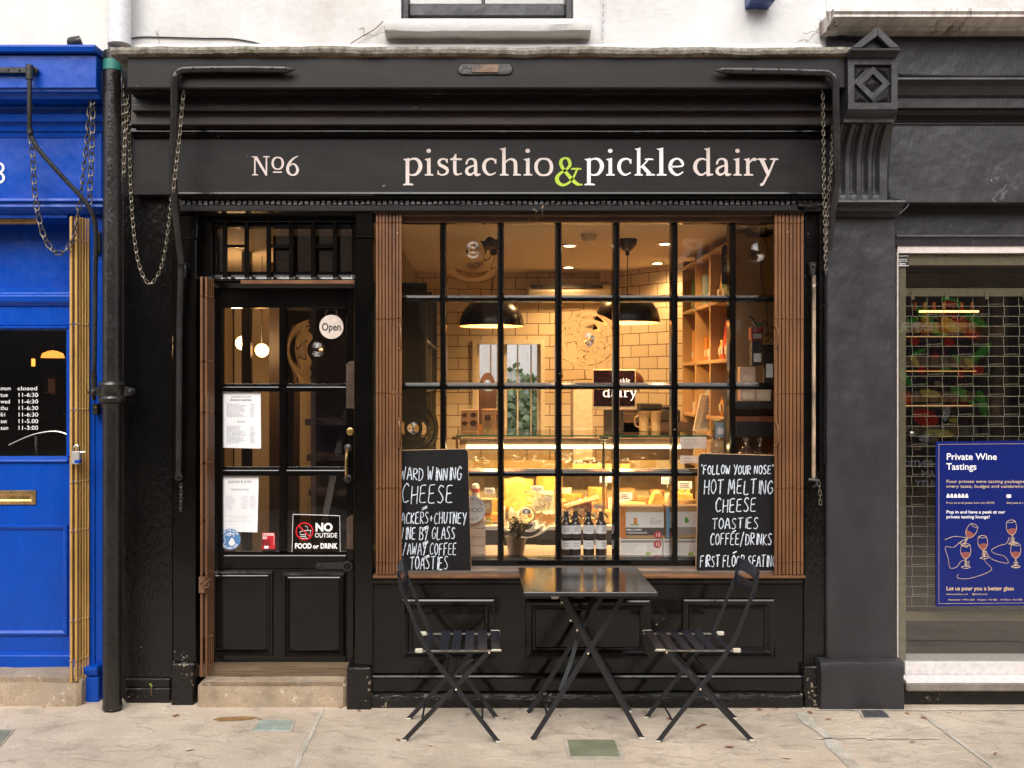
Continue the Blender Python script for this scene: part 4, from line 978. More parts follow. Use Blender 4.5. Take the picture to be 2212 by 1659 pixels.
tag(iv.build('ivy', paint('ivy_leaves', (0.16,0.22,0.11),(0.07,0.11,0.05), rough=0.5, sc=20)), 'green ivy climbing the yard wall outside the rear window', 'climbing plant')
# door hall
hall = thing('door_hall', None, None); hall.parent = shop
MB().box(-2.1, -0.63, 3.0, 3.1, 0.1, zc).build('hall_back_wall', M['plaster'], hall)
MB().box(-2.1, -2.0, 0.42, 3.0, 0.1, zc).build('hall_side_wall', M['plaster'], hall)
q = MB(); q.box(-1.62,-1.56,1.7,1.76,0.15,zc); q.box(-1.34,-1.27,1.7,1.76,0.15,zc); q.box(-1.56,-1.34,2.3,2.34,0.15,zc); q.box(-1.27,-1.10,1.7,1.74,2.05,zc); q.build('hall_posts', plain('dark_brown_joinery', (0.05,0.03,0.018), rough=0.4), hall)
q = MB()
q.box(-1.08,-0.66,1.3,1.34,0.15,zc)
for k in range(6): q.box(-1.06, -0.66, 1.28-0.16*k*0.4, 1.295, 0.3+0.22*k, 0.335+0.22*k)
q.box(-1.005,-0.975,0.85,0.88,0.15,2.3)
q.hexa([(-1.06,0.7,0.15),(-1.02,0.7,0.15),(-1.02,0.74,0.15),(-1.06,0.74,0.15),(-0.86,1.2,1.5),(-0.82,1.2,1.5),(-0.82,1.24,1.5),(-0.86,1.24,1.5)])
q.build('staircase', M['wood_dark'], hall)
MB().box(-1.26,-0.64,1.0,1.3,2.12,zc).build('added_dark_panel', M['dark'], hall)  # dark panel added so most of the fanlight looks dark
globe_m = emit('glowing_opal_globe', (1.0,0.56,0.20), 5.0)
for i, (v_, u_, r_, lab) in enumerate(((524,741,0.05,'round glowing globe lamp in the door hall, wholly in view'),(566,757,0.048,'glowing globe lamp in the door hall half hidden by the post'))):
    yl = 2.0 if i == 0 else 1.95
    g = thing('globe_lamp', lab, 'lamp', (X(v_,yl), yl, Z(u_,yl)), group='globe lamps in the hall')
    MB().ball((0,0,0), r_, 20, 14).build('globe', globe_m, g, smooth=True)
    MB().tube([(0,0,r_*0.98),(0,0,zc-Z(u_,yl))], 0.003, 6).build('cord', M['black'], g)
pl = bpy.data.objects.new('hall_globe_light', bpy.data.lights.new('hall_globe_light','POINT')); col.objects.link(pl)
pl.location = (X(524,2.0), 1.90, Z(741,2.0)); pl.data.energy = 9; pl.data.color = (1,0.60,0.27); pl.data.shadow_soft_size = 0.05

# ------------------------------------------------------------------ lit lamps of the dairy
WARM = (1.0, 0.57, 0.23)
dl_m = emit('lit_downlight', (1.0,0.72,0.40), 14)
for i, (v_, u_, lab) in enumerate(((1228,576,'recessed ceiling spot, lower left of the four, nearest the tiled wall'),(1230,529,'recessed ceiling spot, upper left of the four'),(1437,525,'recessed ceiling spot, upper right of the four, beside the pine shelves'),(1420,567,'recessed ceiling spot, lower right, beside the mirrored letter O'))):
    d = (zc-EYE)*FV/(CY-u_); x, y = (v_-CX)*d/FV, d-D0
    t = thing('ceiling_spot', lab, 'downlight', (x,y,zc-0.001), group='ceiling spots in the dairy')
    MB().lathe([(0.036,0),(0.036,-0.004)], n=18).build('bulb', dl_m, t)
    MB().lathe([(0.037,0),(0.037,-0.008),(0.052,-0.004),(0.054,0)], n=18, caps=False).build('trim_ring', M['chrome'], t, smooth=True)
    L = bpy.data.objects.new('ceiling_spot_light', bpy.data.lights.new('ceiling_spot_light','SPOT')); col.objects.link(L)
    L.location = (x,y,zc-0.02); L.data.energy = 40 if v_ < 1300 else 20; L.data.color = WARM; L.data.spot_size = R(150); L.data.spot_blend = 0.8; L.data.shadow_soft_size = 0.04
shade_m = plain('black_enamel_shade', (0.014,0.012,0.011), rough=0.25)
shade_in = plain('shade_lining', (0.55,0.34,0.18), rough=0.5)
for i, (v_, ub, lab) in enumerate(((1062,704,'black dome pendant lamp hanging in front of the tiled back wall'),(1355,697,'black dome pendant lamp on a long cord from a dark ceiling rose'))):
    yl = 1.13; x, z = X(v_,yl), Z(ub,yl); 
    t = thing('pendant_lamp', lab, 'pendant lamp', (x,yl,z), group='black pendant lamps')
    rr = W(70,yl); hh = W(62,yl)
    prof = [(rr*math.cos(a*math.pi/2/9)**0.85 if a < 9 else 0.02, hh*math.sin(a*math.pi/2/9)) for a in range(10)]
    MB().lathe(prof, n=36, caps=False).build('shade', shade_m, t, smooth=True)
    MB().lathe([(r_*0.985, h_-0.003) for r_, h_ in prof], n=36, caps=False).build('lining', shade_in, t, smooth=True)
    MB().ball((0,0,hh*0.45), 0.03, 12, 8).build('bulb', emit('pendant_bulb', (1,0.7,0.4), 12), t, smooth=True)
    MB().tube([(0,0,hh*0.98),(0,0,zc-z)], 0.0035, 6).build('cord', M['black'], t)
    MB().lathe([(0.012,-0.10),(0.014,-0.075),(0.035,-0.065),(0.058,-0.03),(0.062,0)], (0,0,zc-z), 20).build('ceiling_rose', shade_m, t, smooth=True)
    L = bpy.data.objects.new('pendant_light', bpy.data.lights.new('pendant_light','POINT')); col.objects.link(L)
    L.location = (x,yl,z+hh*0.3); L.data.energy = 22; L.data.color = WARM; L.data.shadow_soft_size = 0.04

# air conditioner, switch box, blind wall unit
ac = thing('air_conditioner', 'long white wall air conditioner high on the tiled wall', 'air conditioner', (X(1225,yb_w),yb_w,Z(640,yb_w)))
q = MB(); aw = W(88,yb_w); q.prism_x([(0,-0.04),(-0.16,-0.02),(-0.20,0.03),(-0.19,0.07),(-0.02,0.10),(0,0.10)], -aw, aw); q.build('casing', plain('warm_white_plastic', (0.70,0.66,0.58), rough=0.35), ac, bevel=0.012)
q = MB()
for k in range(3): q.box(-aw*0.93, aw*0.8, -0.212+0.012*k, -0.198+0.012*k, 0.045+0.012*k, 0.052+0.012*k)
q.build('outlet_louvres', M['black'], ac)
sw = thing('switch_box', 'square cream switch box with a short black cable at ceiling height', 'switch', (X(1307,yb_w),yb_w,Z(597,yb_w)))
MB().box(-0.045,0.045,-0.04,-0.001,-0.05,0.05).build('casing', M['plaster'], sw, bevel=0.005); MB().box(-0.012,0.012,-0.048,-0.041,-0.015,0.015).build('rocker', M['cap'], sw)
MB().tube(catmull([(0.0,-0.02,-0.05),(0.02,-0.03,-0.1),(0.02,-0.04,-0.16)],4), 0.006, 6).build('cable', M['black'], sw)
sd_ = thing('smoke_detector', 'small cream sensor fixed to the ceiling above the window', 'sensor', (X(1272,0.9),0.9,zc))
MB().lathe([(0.03,-0.045),(0.045,-0.03),(0.05,0)], n=16).build('casing', M['plaster'], sd_, smooth=True)

# ------------------------------------------------------------------ blue shop's and wine shop's dark rooms
q = MB(); q.box(xw,-1.99,3.0,3.1,0,2.7); q.box(-2.09,-2.02,0.6,3.0,0,2.7); q.box(xw,-1.99,0.55,3.1,2.7,2.8); q.box(xw,-1.99,0.5,3.1,0.05,0.14); q.box(xw-0.1,xw,0.4,3.1,0,2.7); q.build('dark_room', plain('dim_workshop_walls', (0.16,0.13,0.10), rough=0.8), bs)
t = thing('workshop_lamp', 'small orange lit lamp glowing inside the blue shop', 'lamp', (X(114,1.6),1.6,Z(773,1.6)))
MB().lathe([(0.075,0),(0.065,0.03),(0.03,0.045),(0.0,0.05)], n=18).build('shade', emit('glowing_amber_shade', (1,0.30,0.05), 1.6), t, smooth=True)
MB().tube([(0,0,0.05),(0,0,2.7-Z(773,1.6))], 0.004, 6).build('cord', M['black'], t)
t = thing('bottle_lamp', 'thin orange light tube hanging inside the blue shop', 'lamp', (X(72,1.6),1.6,Z(783,1.6)))
MB().lathe([(0.012,-0.025),(0.012,0.025)], n=10).build('tube', emit('amber_tube', (1,0.33,0.05), 2.0), t); MB().tube([(0,0,0.03),(0,0,2.7-Z(783,1.6))], 0.003, 6).build('cord', M['black'], t)
t = thing('bicycle_handlebar', 'bent steel bicycle handlebar low behind the blue shop glass', 'rack', (0,0,0)); ya = 0.5  # only the handlebar tubes of a bicycle standing behind the glass
MB().tube(catmull([(X(20,ya),ya,Z(962,ya)),(X(70,ya),ya,Z(940,ya)),(X(118,ya),ya,Z(932,ya)),(X(150,ya),ya,Z(940,ya))],4),0.007,8).build('rail', M['chrome'], t)
MB().tube([(X(78,ya),ya,Z(942,ya)),(X(78,ya),ya,0.2)],0.006,8).build('post', M['chrome'], t)
t = thing('workbench', 'dark workbench with boxes and tools inside the blue shop', 'workbench', (0,0,0)); ya = 1.3
q = MB(); q.box(xw+0.3,-2.15,ya,1.9,0.15,Z(985,ya)); q.build('bench', M['dark'], t)
q = MB(); vb(q, 92, 140, 812, 880, 1.9, 1.95); q.build('dark_cabinet', M['black'], t); q = MB(); vb(q, 104, 118, 818, 850, 1.88, 1.899); q.build('pale_card', M['plaster'], t)
q = MB(); q.torus((X(103,1.5),1.5,Z(880,1.5)),0.09,0.012,n=24); q.build('hanging_ring', M['black'], t, smooth=True)

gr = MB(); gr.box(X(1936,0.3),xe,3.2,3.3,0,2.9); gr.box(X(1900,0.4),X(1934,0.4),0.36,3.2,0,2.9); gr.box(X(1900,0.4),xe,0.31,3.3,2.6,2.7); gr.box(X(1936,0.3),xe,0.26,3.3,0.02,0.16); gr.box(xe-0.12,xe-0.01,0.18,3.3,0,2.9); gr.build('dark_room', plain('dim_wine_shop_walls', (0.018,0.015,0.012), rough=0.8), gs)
# ------------------------------------------------------------------ pipes, cables, brackets, chains
yp = -0.03
t = thing('drainpipe', 'glossy black cast iron drainpipe between the blue and black shop fronts', 'drainpipe', (X(243,yp),yp,0))
zt_ = Z(160,yp)
prof = [(0.050,0.012),(0.049,0.03),(0.0455,0.05),(0.0455,Z(890,yp)),(0.048,Z(880,yp)),(0.052,Z(872,yp)),(0.066,Z(868,yp)),(0.069,Z(863,yp)),(0.066,Z(858,yp)),(0.060,Z(855,yp)),(0.060,Z(838,yp)),(0.064,Z(835,yp)),(0.068,Z(831,yp)),(0.064,Z(826,yp)),(0.050,Z(824,yp)),(0.046,Z(815,yp)),(0.046,zt_)]
q = MB().lathe(prof, n=28); q.build('pipe', paint('glossy_pipe_paint', (0.022,0.019,0.017),(0.011,0.010,0.009), rough=0.17, bs=0.7, bd=0.006, chips=(0.28,0.26,0.24), chip_amt=0.1, stretch=(1,1,0.45), fine=34), t, smooth=True)
q = MB()
for s_ in (-1, 1):
    q.prism_y([(s_*0.055,Z(858,yp)),(s_*0.105,Z(852,yp)),(s_*0.110,Z(846,yp)),(s_*0.105,Z(840,yp)),(s_*0.055,Z(834,yp))], -0.008, 0.03); q.ball((s_*0.092,-0.012,Z(846,yp)), 0.013, 10, 7)
q.build('pipe_lug', M['iron'], t, bevel=0.003)
MB().lathe([(0.0475,Z(154,yp)),(0.0475,Z(132,yp))], n=28).build('bare_green_band', paint('old_teal_paint', (0.03,0.22,0.17),(0.015,0.12,0.10), rough=0.4), t, smooth=True)
MB().lathe([(0.044,Z(160,yp)),(0.044,Z(112,yp))], n=24).build('upper_pipe', M['iron'], t, smooth=True)
yw_ = -0.06
t = thing('rainwater_pipe', 'fat white plastic rainwater pipe on the upper wall above the ledge', 'pipe', (X(258,yw_),yw_,Z(97,yw_)))
MB().lathe([(0.056,0),(0.056,3.4)], n=32).build('pipe', M['pipe_white'], t, smooth=True)
tag(MB().tube(catmull([(X(354*0.452,-0.05),-0.06,Z(158,-0.05)) if False else (X(158,0.02),0.0,Z(159*0.6,0.02)),(X(172,0),-0.02,Z(94,0)),(X(180,0),-0.02,Z(92,0))],3), 0.03, 10).build('waste_pipe', M['iron'], None, smooth=True), 'short black pipe stub poking out above the blue box lid', 'pipe')
def cable(name, pts, r, mat, lab, cat='cable'):
    return tag(MB().tube(catmull(pts, 6), r, 6).build(name, mat, None, smooth=True), lab, cat)
yo = 0.044
cable('cable', [(X(v_,yo),yo,Z(u_,yo)) for v_, u_ in ((284,83),(310,80),(370,81),(440,83),(500,84),(545,91),(572,99))], 0.0035, M['black'], 'thin black cable sagging along the foot of the white upper wall')
cable('wire', [(X(v_,0.03),0.03,Z(u_,0.03)) for v_, u_ in ((827,46),(820,54),(805,66),(780,80),(752,98))], 0.0025, M['rust'], 'bare wire slanting down from the left end of the window sill', 'wire')
yk = 0.02
c_ = MB()
for k, o_ in enumerate((0, 2.5)): c_.tube(catmull([(X(v_,yk),yk-0.004*k,Z(u_+o_,yk)) for v_, u_ in ((1940,158),(1955,161),(2040,163),(2120,164),(2212,163),(2400,163))],5), 0.003, 6)
tag(c_.build('cable_run', M['black'], None, smooth=True), 'pair of black cables clipped along the charcoal cornice', 'cable')
cable('cable', [(X(v_,-0.0),-0.0,Z(u_,0)) for v_, u_ in ((1938,160),(1941,190),(1937,235),(1925,290),(1920,350),(1918,400),(1922,425),(1945,432),(1962,440),(1955,452),(1938,466))], 0.004, M['black'], 'black cable looping down beside the fluted console bracket')
cable('cable', [(X(v_,0.02),0.02,Z(u_,0.02)) for v_, u_ in ((1788,40),(1792,60),(1812,76),(1840,84),(1858,90))], 0.006, M['black'], 'thick black cable dropping from the white cornice end to the gable')

def chain(name, pts, mat, lab, link=0.029, wire=0.0020, group=None, cat='chain'):
    P = catmull(pts, 12); d = [0]
    for a, b in zip(P, P[1:]): d.append(d[-1]+(b-a).length)
    n = max(3, int(d[-1]/(link*0.74))); q = MB(); j = 0
    for i in range(n):
        s_ = d[-1]*(i+0.5)/n
        while j < len(d)-2 and d[j+1] < s_: j += 1
        f = (s_-d[j])/max(1e-6, d[j+1]-d[j]); p = P[j].lerp(P[j+1], f); tn = (P[j+1]-P[j]).normalized()
        ref = Vector((0,1,0)); x_ = tn.cross(ref).normalized(); y_ = x_.cross(tn)
        if i % 2: x_, y_ = (x_*0.35+y_*0.94).normalized(), (y_*0.35-x_*0.94).normalized()
        else: x_, y_ = (x_*0.96+y_*0.28).normalized(), (y_*0.96-x_*0.28).normalized()
        Mx = Matrix((x_, y_, tn)).transposed()
        q.torus(p, link*0.27, wire, Mx, n=10, m=5, stretch=link*0.24)
    return tag(q.build(name, mat, None, smooth=True), lab, cat, group)
def vp(y, *uv): return [(X(a,y), y, Z(b,y)) for a, b in uv]
chain('hanging_chain', vp(0.02,(275,205),(279,300),(283,420),(291,520),(303,580),(322,612),(342,592),(356,545),(366,470),(372,415)), M['chain'], 'long thin steel chain looping low over the black panel by the drainpipe', group='awning chains')
chain('hanging_chain', vp(-0.20,(403,166),(396,210),(388,290),(380,360),(374,415)), M['chain'], 'thin chain running down beside the bracket tube left of the number', group='awning chains')
chain('hanging_chain', vp(-0.02,(264,178),(266,250),(270,300),(268,360)), M['chain'], 'short thin chain hanging straight beside the top of the drainpipe', group='awning chains')
chain('hanging_chain', vp(-0.03,(272,215),(273,260),(269,310),(267,380)), M['chain'], 'second short chain twisted beside the top of the drainpipe', group='awning chains')
chain('hanging_chain', vp(-0.20,(1776,166),(1778,230),(1779,330),(1780,420),(1782,500),(1784,592)), M['chain'], 'long thin chain hanging straight by the right bracket tube', group='awning chains')
chain('hanging_chain', vp(-0.10,(1804,215),(1800,280),(1795,360),(1789,430),(1785,510),(1783,560)), M['chain'], 'thin chain slanting down across the right bracket tube', group='awning chains')
chain('hanging_chain', vp(0.0,(1768,1040),(1771,1060),(1772,1090)), M['chain'], 'short chain end with a pin low on the right pilaster', group='awning chains')
chain('hanging_chain', vp(0.03,(391,1045),(391,1070),(390,1105)), M['chain_dark'], 'short chain end dangling from the foot of the left bracket tube', group='awning chains', link=0.022)
yc2 = 0.03
chain('heavy_chain', vp(yc2-0.03,(66,292),(71,340),(76,420),(84,470),(95,510),(112,538),(130,546),(146,536),(160,505),(172,440),(182,360),(190,280),(196,205)), M['chain_dark'], 'heavy chain swagged across the blue fascia below the angled bracket tube', link=0.046, wire=0.0036, group='heavy chains')
chain('heavy_chain', vp(yc2-0.06,(200,208),(200,260),(198,330),(195,390),(193,440)), M['chain_dark'], 'heavy chain hanging straight from the end of the blue box', link=0.046, wire=0.0036, group='heavy chains')
chain('painted_chain', vp(0.03,(1303,-20),(1303,10),(1301,60),(1300,108)), M['pipe_white'], 'thin white painted chain hanging down the upper wall right of the sill', link=0.026)

t = thing('awning_bracket', 'black bent bracket tube fixed to the left of the fascia above the door', 'awning bracket', (0,0,0), group='awning brackets')
q = MB(); y1 = -0.27
pts = [(618,150),(560,149),(470,149),(410,150),(392,152),(381,160),(377,176)]
P = [(X(a,y1),y1,Z(b,y1)) for a, b in pts] + [(X(376,-0.22),-0.22,Z(260,-0.22)),(X(374,-0.16),-0.16,Z(360,-0.16)),(X(377,-0.11),-0.11,Z(430,-0.11)),(X(384,-0.05),-0.05,Z(500,-0.05)),(X(392,-0.0),0.0,Z(570,0.0))]
q.tube(catmull(P,5), [0.021]*31+[0.019]*100, 10) if False else q.tube(catmull(P,5), 0.0185, 10)
q.lathe([(0.0,0.05),(0.012,0.02),(0.0185,0)], (X(619,y1),y1,Z(150,y1)), 10, 'x', caps=False)
q.build('tube', M['iron'], t, smooth=True)
q = MB()
for v_ in (420,460,505,548,590): q.ball((X(v_,y1),y1-0.017,Z(150,y1)), 0.006, 8, 5)
q.box(X(385,-0.25),X(612,-0.25),-0.262,-0.231,Z(154,-0.25),Z(147,-0.25)); q.build('fixing_plate', M['iron'], t)
q = MB(); q.tube([(X(391,0.01),0.01,Z(566,0.01)),(X(388,0.03),0.03,Z(700,0.03)),(X(386,0.04),0.04,Z(1030,0.04))], 0.016, 10); q.torus((X(386,0.03),0.03,Z(1030,0.03)),0.016,0.006); q.ball((X(399,0.05),0.05,Z(585,0.05)),0.02,8,6,(0.7,1,2.2)); q.build('stay_rod', M['iron'], t, smooth=True)
t = thing('awning_bracket', 'black bent bracket tube fixed to the right of the fascia beside the console', 'awning bracket', (0,0,0), group='awning brackets')
pts = [(1564,152),(1620,153),(1700,154),(1760,156),(1784,157),(1797,163),(1804,178)]
P = [(X(a,y1),y1,Z(b,y1)) for a, b in pts] + [(X(1806,-0.24),-0.24,Z(260,-0.24)),(X(1808,-0.2),-0.2,Z(360,-0.2)),(X(1805,-0.14),-0.14,Z(410,-0.14)),(X(1797,-0.09),-0.09,Z(470,-0.09)),(X(1790,-0.04),-0.04,Z(540,-0.04))]
q = MB(); q.tube(catmull(P,5), 0.0175, 10); q.lathe([(0.0,-0.05),(0.012,-0.02),(0.0175,0)], (X(1563,y1),y1,Z(152,y1)), 10, 'x', caps=False); q.build('tube', M['iron'], t, smooth=True)
q = MB()
for v_ in (1580,1625,1680,1725): q.ball((X(v_,y1),y1-0.016,Z(153,y1)), 0.006, 8, 5)
q.box(X(1570,-0.25),X(1790,-0.25),-0.262,-0.231,Z(158,-0.25),Z(151,-0.25)); q.build('fixing_plate', M['iron'], t)
q = MB(); q.prism_y([(X(1749,0.0),Z(566,0)),(X(1764,0.0),Z(566,0)),(X(1762,0.0),Z(585,0)),(X(1760,0),Z(596,0)),(X(1753,0),Z(596,0))], 0.0, 0.04); q.ball((X(1757,0),-0.004,Z(574,0)),0.008,8,6); q.build('hinge_plate', M['iron'], t, bevel=0.003)
q = MB(); q.flat([(X(1758,0.01),0.01,Z(594,0.01)),(X(1757.5,0.01),0.01,Z(1035,0.01))], 0.017, 0.016); q.build('stay_rod', paint('flaking_rusty_rod', (0.50,0.36,0.24),(0.06,0.045,0.035), rough=0.4, bs=0.7, chips=(0.75,0.66,0.56), chip_amt=0.8, sc=11, stretch=(1,1,0.35)), t, bevel=0.003)
q = MB(); q.tube([(X(1746,0.0),0.0,Z(1036,0)),(X(1768,0.0),0.0,Z(1038,0))], 0.009, 8); q.tube(catmull([(X(1762,0.0),0.0,Z(1030,0)),(X(1764,-0.01),-0.01,Z(1046,0)),(X(1756,0),0.0,Z(1052,0))],4), 0.005, 6); q.build('rod_hook', M['iron'], t, smooth=True)
q = MB(); q.flat([(X(1772,0.02),0.02,Z(455,0.02)),(X(1772,0.02),0.02,Z(1020,0.02))], 0.016, 0.02); q.tube([(X(1781,0.03),0.03,Z(520,0.03)),(X(1779,0.03),0.03,Z(1000,0.03))],0.008,8); q.build('side_rail', M['gloss_rough'], t)
# blue shop's bracket
t = thing('awning_bracket', 'black bracket tube angled across the blue fascia down to the pipe collar', 'awning bracket', (0,0,0), group='awning brackets')
y2 = -0.13
q = MB(); q.box(X(-70,y2),X(66,y2),y2,y2+0.02,Z(157,y2),Z(145,y2)); q.lathe([(0.0,-0.001),(0.017,0),(0.017,0.02),(0,0.0201)],(X(74,y2),y2,Z(151,y2)),14,'y')
for v_ in (18,42,76): q.ball((X(v_,y2),y2-0.001,Z(151,y2)),0.006,8,5)
q.build('wall_bar', M['iron'], t, bevel=0.002)
q = MB(); P = [(X(64,-0.15),-0.15,Z(150,-0.15)),(X(64,-0.15),-0.15,Z(200,-0.15)),(X(64,-0.14),-0.14,Z(275,-0.14)),(X(68,-0.13),-0.13,Z(295,-0.13)),(X(85,-0.12),-0.12,Z(325,-0.12)),(X(140,-0.08),-0.08,Z(387,-0.08)),(X(178,-0.05),-0.05,Z(428,-0.05)),(X(198,-0.03),-0.03,Z(458,-0.03)),(X(207,-0.0),0.0,Z(500,0.0)),(X(206,0.03),0.03,Z(600,0.03)),(X(205,0.03),0.03,Z(720,0.03)),(X(203,0.03),0.03,Z(830,0.03)),(X(203,0.03),0.03,Z(865,0.03))]
q.tube(catmull(P,5), 0.0115, 10); q.lathe([(0.018,Z(172,-0.15)),(0.018,Z(141,-0.15))],(X(64,-0.15),-0.15,0),14); q.lathe([(0.015,Z(290,-0.14)),(0.015,Z(278,-0.14))],(X(65,-0.14),-0.14,0),12); q.lathe([(0.015,Z(845,0.03)),(0.015,Z(805,0.03))],(X(203,0.03),0.03,0),12); q.build('tube', M['iron'], t, smooth=True)
q = MB(); q.ball((X(202,0.0),0.0,Z(848,0)),0.018,10,8); q.ball((X(192,0.0),0.0,Z(847,0)),0.009,8,6); q.build('clamp_ball', M['iron'], t, smooth=True)
q = MB(); q.box(X(199,0.08),X(210,0.08),0.08,0.14,Z(896,0.08),Z(872,0.08)); q.build('clamp', M['iron'], t, bevel=0.003)
MB().lathe([(0.006,0.0),(0.006,-0.006),(0,-0.006)],(X(207,0.08),0.08,Z(880,0.08)),10,'y').build('brass_screw', M['brass'], t)
t = thing('rod_socket', 'small black socket with a brass key hole on the blue pilaster', 'socket', (X(214,0.14),0.14,Z(520,0.14)))
MB().box(-0.016,0.016,-0.03,0.0,-0.07,0.05).build('casing', M['iron'], t, bevel=0.012, seg=3); MB().box(-0.006,0.006,-0.034,-0.0305,-0.035,-0.022).build('key_hole', M['brass'], t)
t = thing('blind_latch', 'oval black latch plate with flaking brown paint on the middle of the blind box', 'latch', (X(1048,-0.231),-0.231,Z(150,-0.231)))
hwl = W(60,-0.231); hh_ = W(12.5,-0.231)
prof = [(math.copysign(max(0,hwl-hh_),math.cos(a))+hh_*math.cos(a), hh_*math.sin(a)) for a in [math.pi*2*k/24 for k in range(24)]]
MB().prism_y(prof, -0.010, 0.0).build('plate', M['iron'], t, bevel=0.004)
q = MB(); q.box(-hwl*0.5,hwl*0.5,-0.016,-0.0101,-hh_*0.72,hh_*0.72); q.build('cover', paint('flaked_brown_paint', (0.20,0.11,0.06),(0.03,0.025,0.022), rough=0.5, bs=0.6, sc=26, chips=(0.5,0.42,0.35), chip_amt=0.4), t, bevel=0.003)
q = MB(); [q.ball((s_*hwl*0.86,-0.010,0),0.006,8,5) for s_ in (-1,1)]; q.build('screw', M['steel'], t)
t = thing('alarm_box', 'dark blue alarm box bottom on the white upper wall', 'alarm box', (X(1643,-0.03),-0.03,Z(8,-0.03)))
q = MB(); q.prism_x([(0.08,0.0),(-0.03,0.0),(-0.045,0.02),(-0.045,0.25),(0.08,0.25)], -W(26,-0.03), W(28,-0.03)); q.build('casing', plain('dark_blue_plastic', (0.01,0.035,0.16), rough=0.3), t, bevel=0.006)

# ------------------------------------------------------------------ folding gates
def gate(name, lab, bars, z0, z1, mat, rows, handle=None, group='folding gates'):
    t = thing(name, lab, 'folding gate', (bars[0][0], bars[0][1], z0), group=group)
    ox_, oy_, oz_ = bars[0][0], bars[0][1], z0
    q = MB(); rv = MB(); lk = MB()
    for (x, y, wd, dp) in bars:
        a = random.uniform(-0.0012,0.0012)
        q.hexa([(x-wd/2-ox_+a,y-oy_,0),(x+wd/2-ox_+a,y-oy_,0),(x+wd/2-ox_,y+dp-oy_,0),(x-wd/2-ox_,y+dp-oy_,0),(x-wd/2-ox_-a,y-oy_,z1-z0-random.uniform(0,0.008)),(x+wd/2-ox_-a,y-oy_,z1-z0-0.002),(x+wd/2-ox_,y+dp-oy_,z1-z0),(x-wd/2-ox_,y+dp-oy_,z1-z0)])
        for z in rows: q.ball((x-ox_, y-oy_-0.001, z-z0+random.uniform(-0.003,0.003)), 0.0058, 8, 5)
    for (a, b) in zip(bars, bars[1:]):
        for k in range(len(rows)-1):
            zm = (rows[k]+rows[k+1])/2-z0; h = abs(rows[k]-rows[k+1])*0.48
            yy = a[1]-oy_+a[3]+0.004; yy2 = b[1]-oy_+b[3]+0.004
            lk.hexa([(a[0]-ox_-0.004,yy,zm-h),(b[0]-ox_+0.004,yy2,zm-h),(b[0]-ox_+0.004,yy2+0.004,zm-h),(a[0]-ox_-0.004,yy+0.004,zm-h),(a[0]-ox_-0.004,yy,zm+h),(b[0]-ox_+0.004,yy2,zm+h),(b[0]-ox_+0.004,yy2+0.004,zm+h),(a[0]-ox_-0.004,yy+0.004,zm+h)])
    q.build('bars', mat, t, bevel=0.0018, seg=2); lk.build('dark_gap_backing', plain('shadowed_dark_lattice_'+name, (0.035,0.02,0.014), rough=0.6), t)  # dark slabs added behind the bars to hide the bright room between them
    if handle:
        for (hx, hy, hz0, hz1, hm) in handle:
            h = MB(); h.tube(catmull([(hx-ox_,hy-oy_,hz0-z0),(hx-ox_+0.006,hy-oy_-0.018,hz0-z0+(hz1-hz0)*0.25),(hx-ox_+0.006,hy-oy_-0.018,hz0-z0+(hz1-hz0)*0.75),(hx-ox_,hy-oy_,hz1-z0)],4),0.0045,7)
            for zz_ in (hz0,hz1): h.ball((hx-ox_,hy-oy_-0.002,zz_-z0),0.008,8,5)
            h.build('handle', hm, t, smooth=True)
    return t
ygt = -0.006
rows = [Z(u_,ygt) for u_ in (480,687,848,1053,1213)]
def bars_w(v0, v1, n): 
    p_ = (v1-v0)/n; return [(X(v0+p_*(k+0.5),ygt), ygt, W(p_*0.74,ygt), 0.016) for k in range(n)]
zg0, zg1 = 0.681, Z(458.5,ygt)
gate('folding_gate', 'brown riveted gate folded at the door side of the big window', bars_w(811,868.5,8), zg0, zg1, M['brown'], rows, [(X(864,ygt),ygt-0.001,Z(753,ygt),Z(703,ygt),M['brown']),(X(861,ygt),ygt-0.001,Z(965,ygt),Z(905,ygt),M['brown'])])
gate('folding_gate', 'brown riveted gate folded at the pilaster side of the big window, with pink paint spots', bars_w(1672.5,1737,8), zg0, zg1, M['brown'], rows, [(X(1676,ygt),ygt-0.001,Z(750,ygt),Z(705,ygt),M['brown']),(X(1676,ygt),ygt-0.001,Z(962,ygt),Z(912,ygt),M['brown'])])
gb1 = [(X(435,0.03),0.03,0.012,0.012),(X(444,0.04),0.05,0.012,0.012)]+[(X(447+1.7*k,0.07),0.055+0.018*k,0.004,0.012) for k in range(5)]
gd = gate('folding_gate', 'narrow brown gate folded into the door reveal with a rusty lock', gb1, 0.15, Z(597,0.04), M['brown'], [Z(u_,0.05) for u_ in (640,780,890,1000,1125,1240,1380)])
q = MB(); q.box(-0.010,0.020,-0.012,-0.001,Z(1280,0.03)-0.15,Z(1245,0.03)-0.15); q.torus((0.030,-0.018,Z(1262,0.03)-0.15),0.014,0.004); q.tube([(0.02,-0.02,Z(1262,0.03)-0.15),(0.055,-0.03,Z(1248,0.03)-0.15)],0.006,6); q.ball((0.002,-0.014,Z(1256,0.03)-0.15),0.009,10,6); q.build('rusty_lock', M['rust'], gd)
gb2 = [(X(153,0.02),0.02,0.012,0.02)]+[(X(163,0.03),0.035,0.013,0.02)]+[(X(167.6+3.7*k,0.06),0.05+0.014*k,0.0075,0.012) for k in range(5)]
gg = gate('folding_gate', 'gold painted gate folded beside the blue shop door', gb2, 0.125, Z(466,0.03), M['brass_gate'], [Z(u_,0.05) for u_ in (520,700,885,1040,1145,1340,1425)])
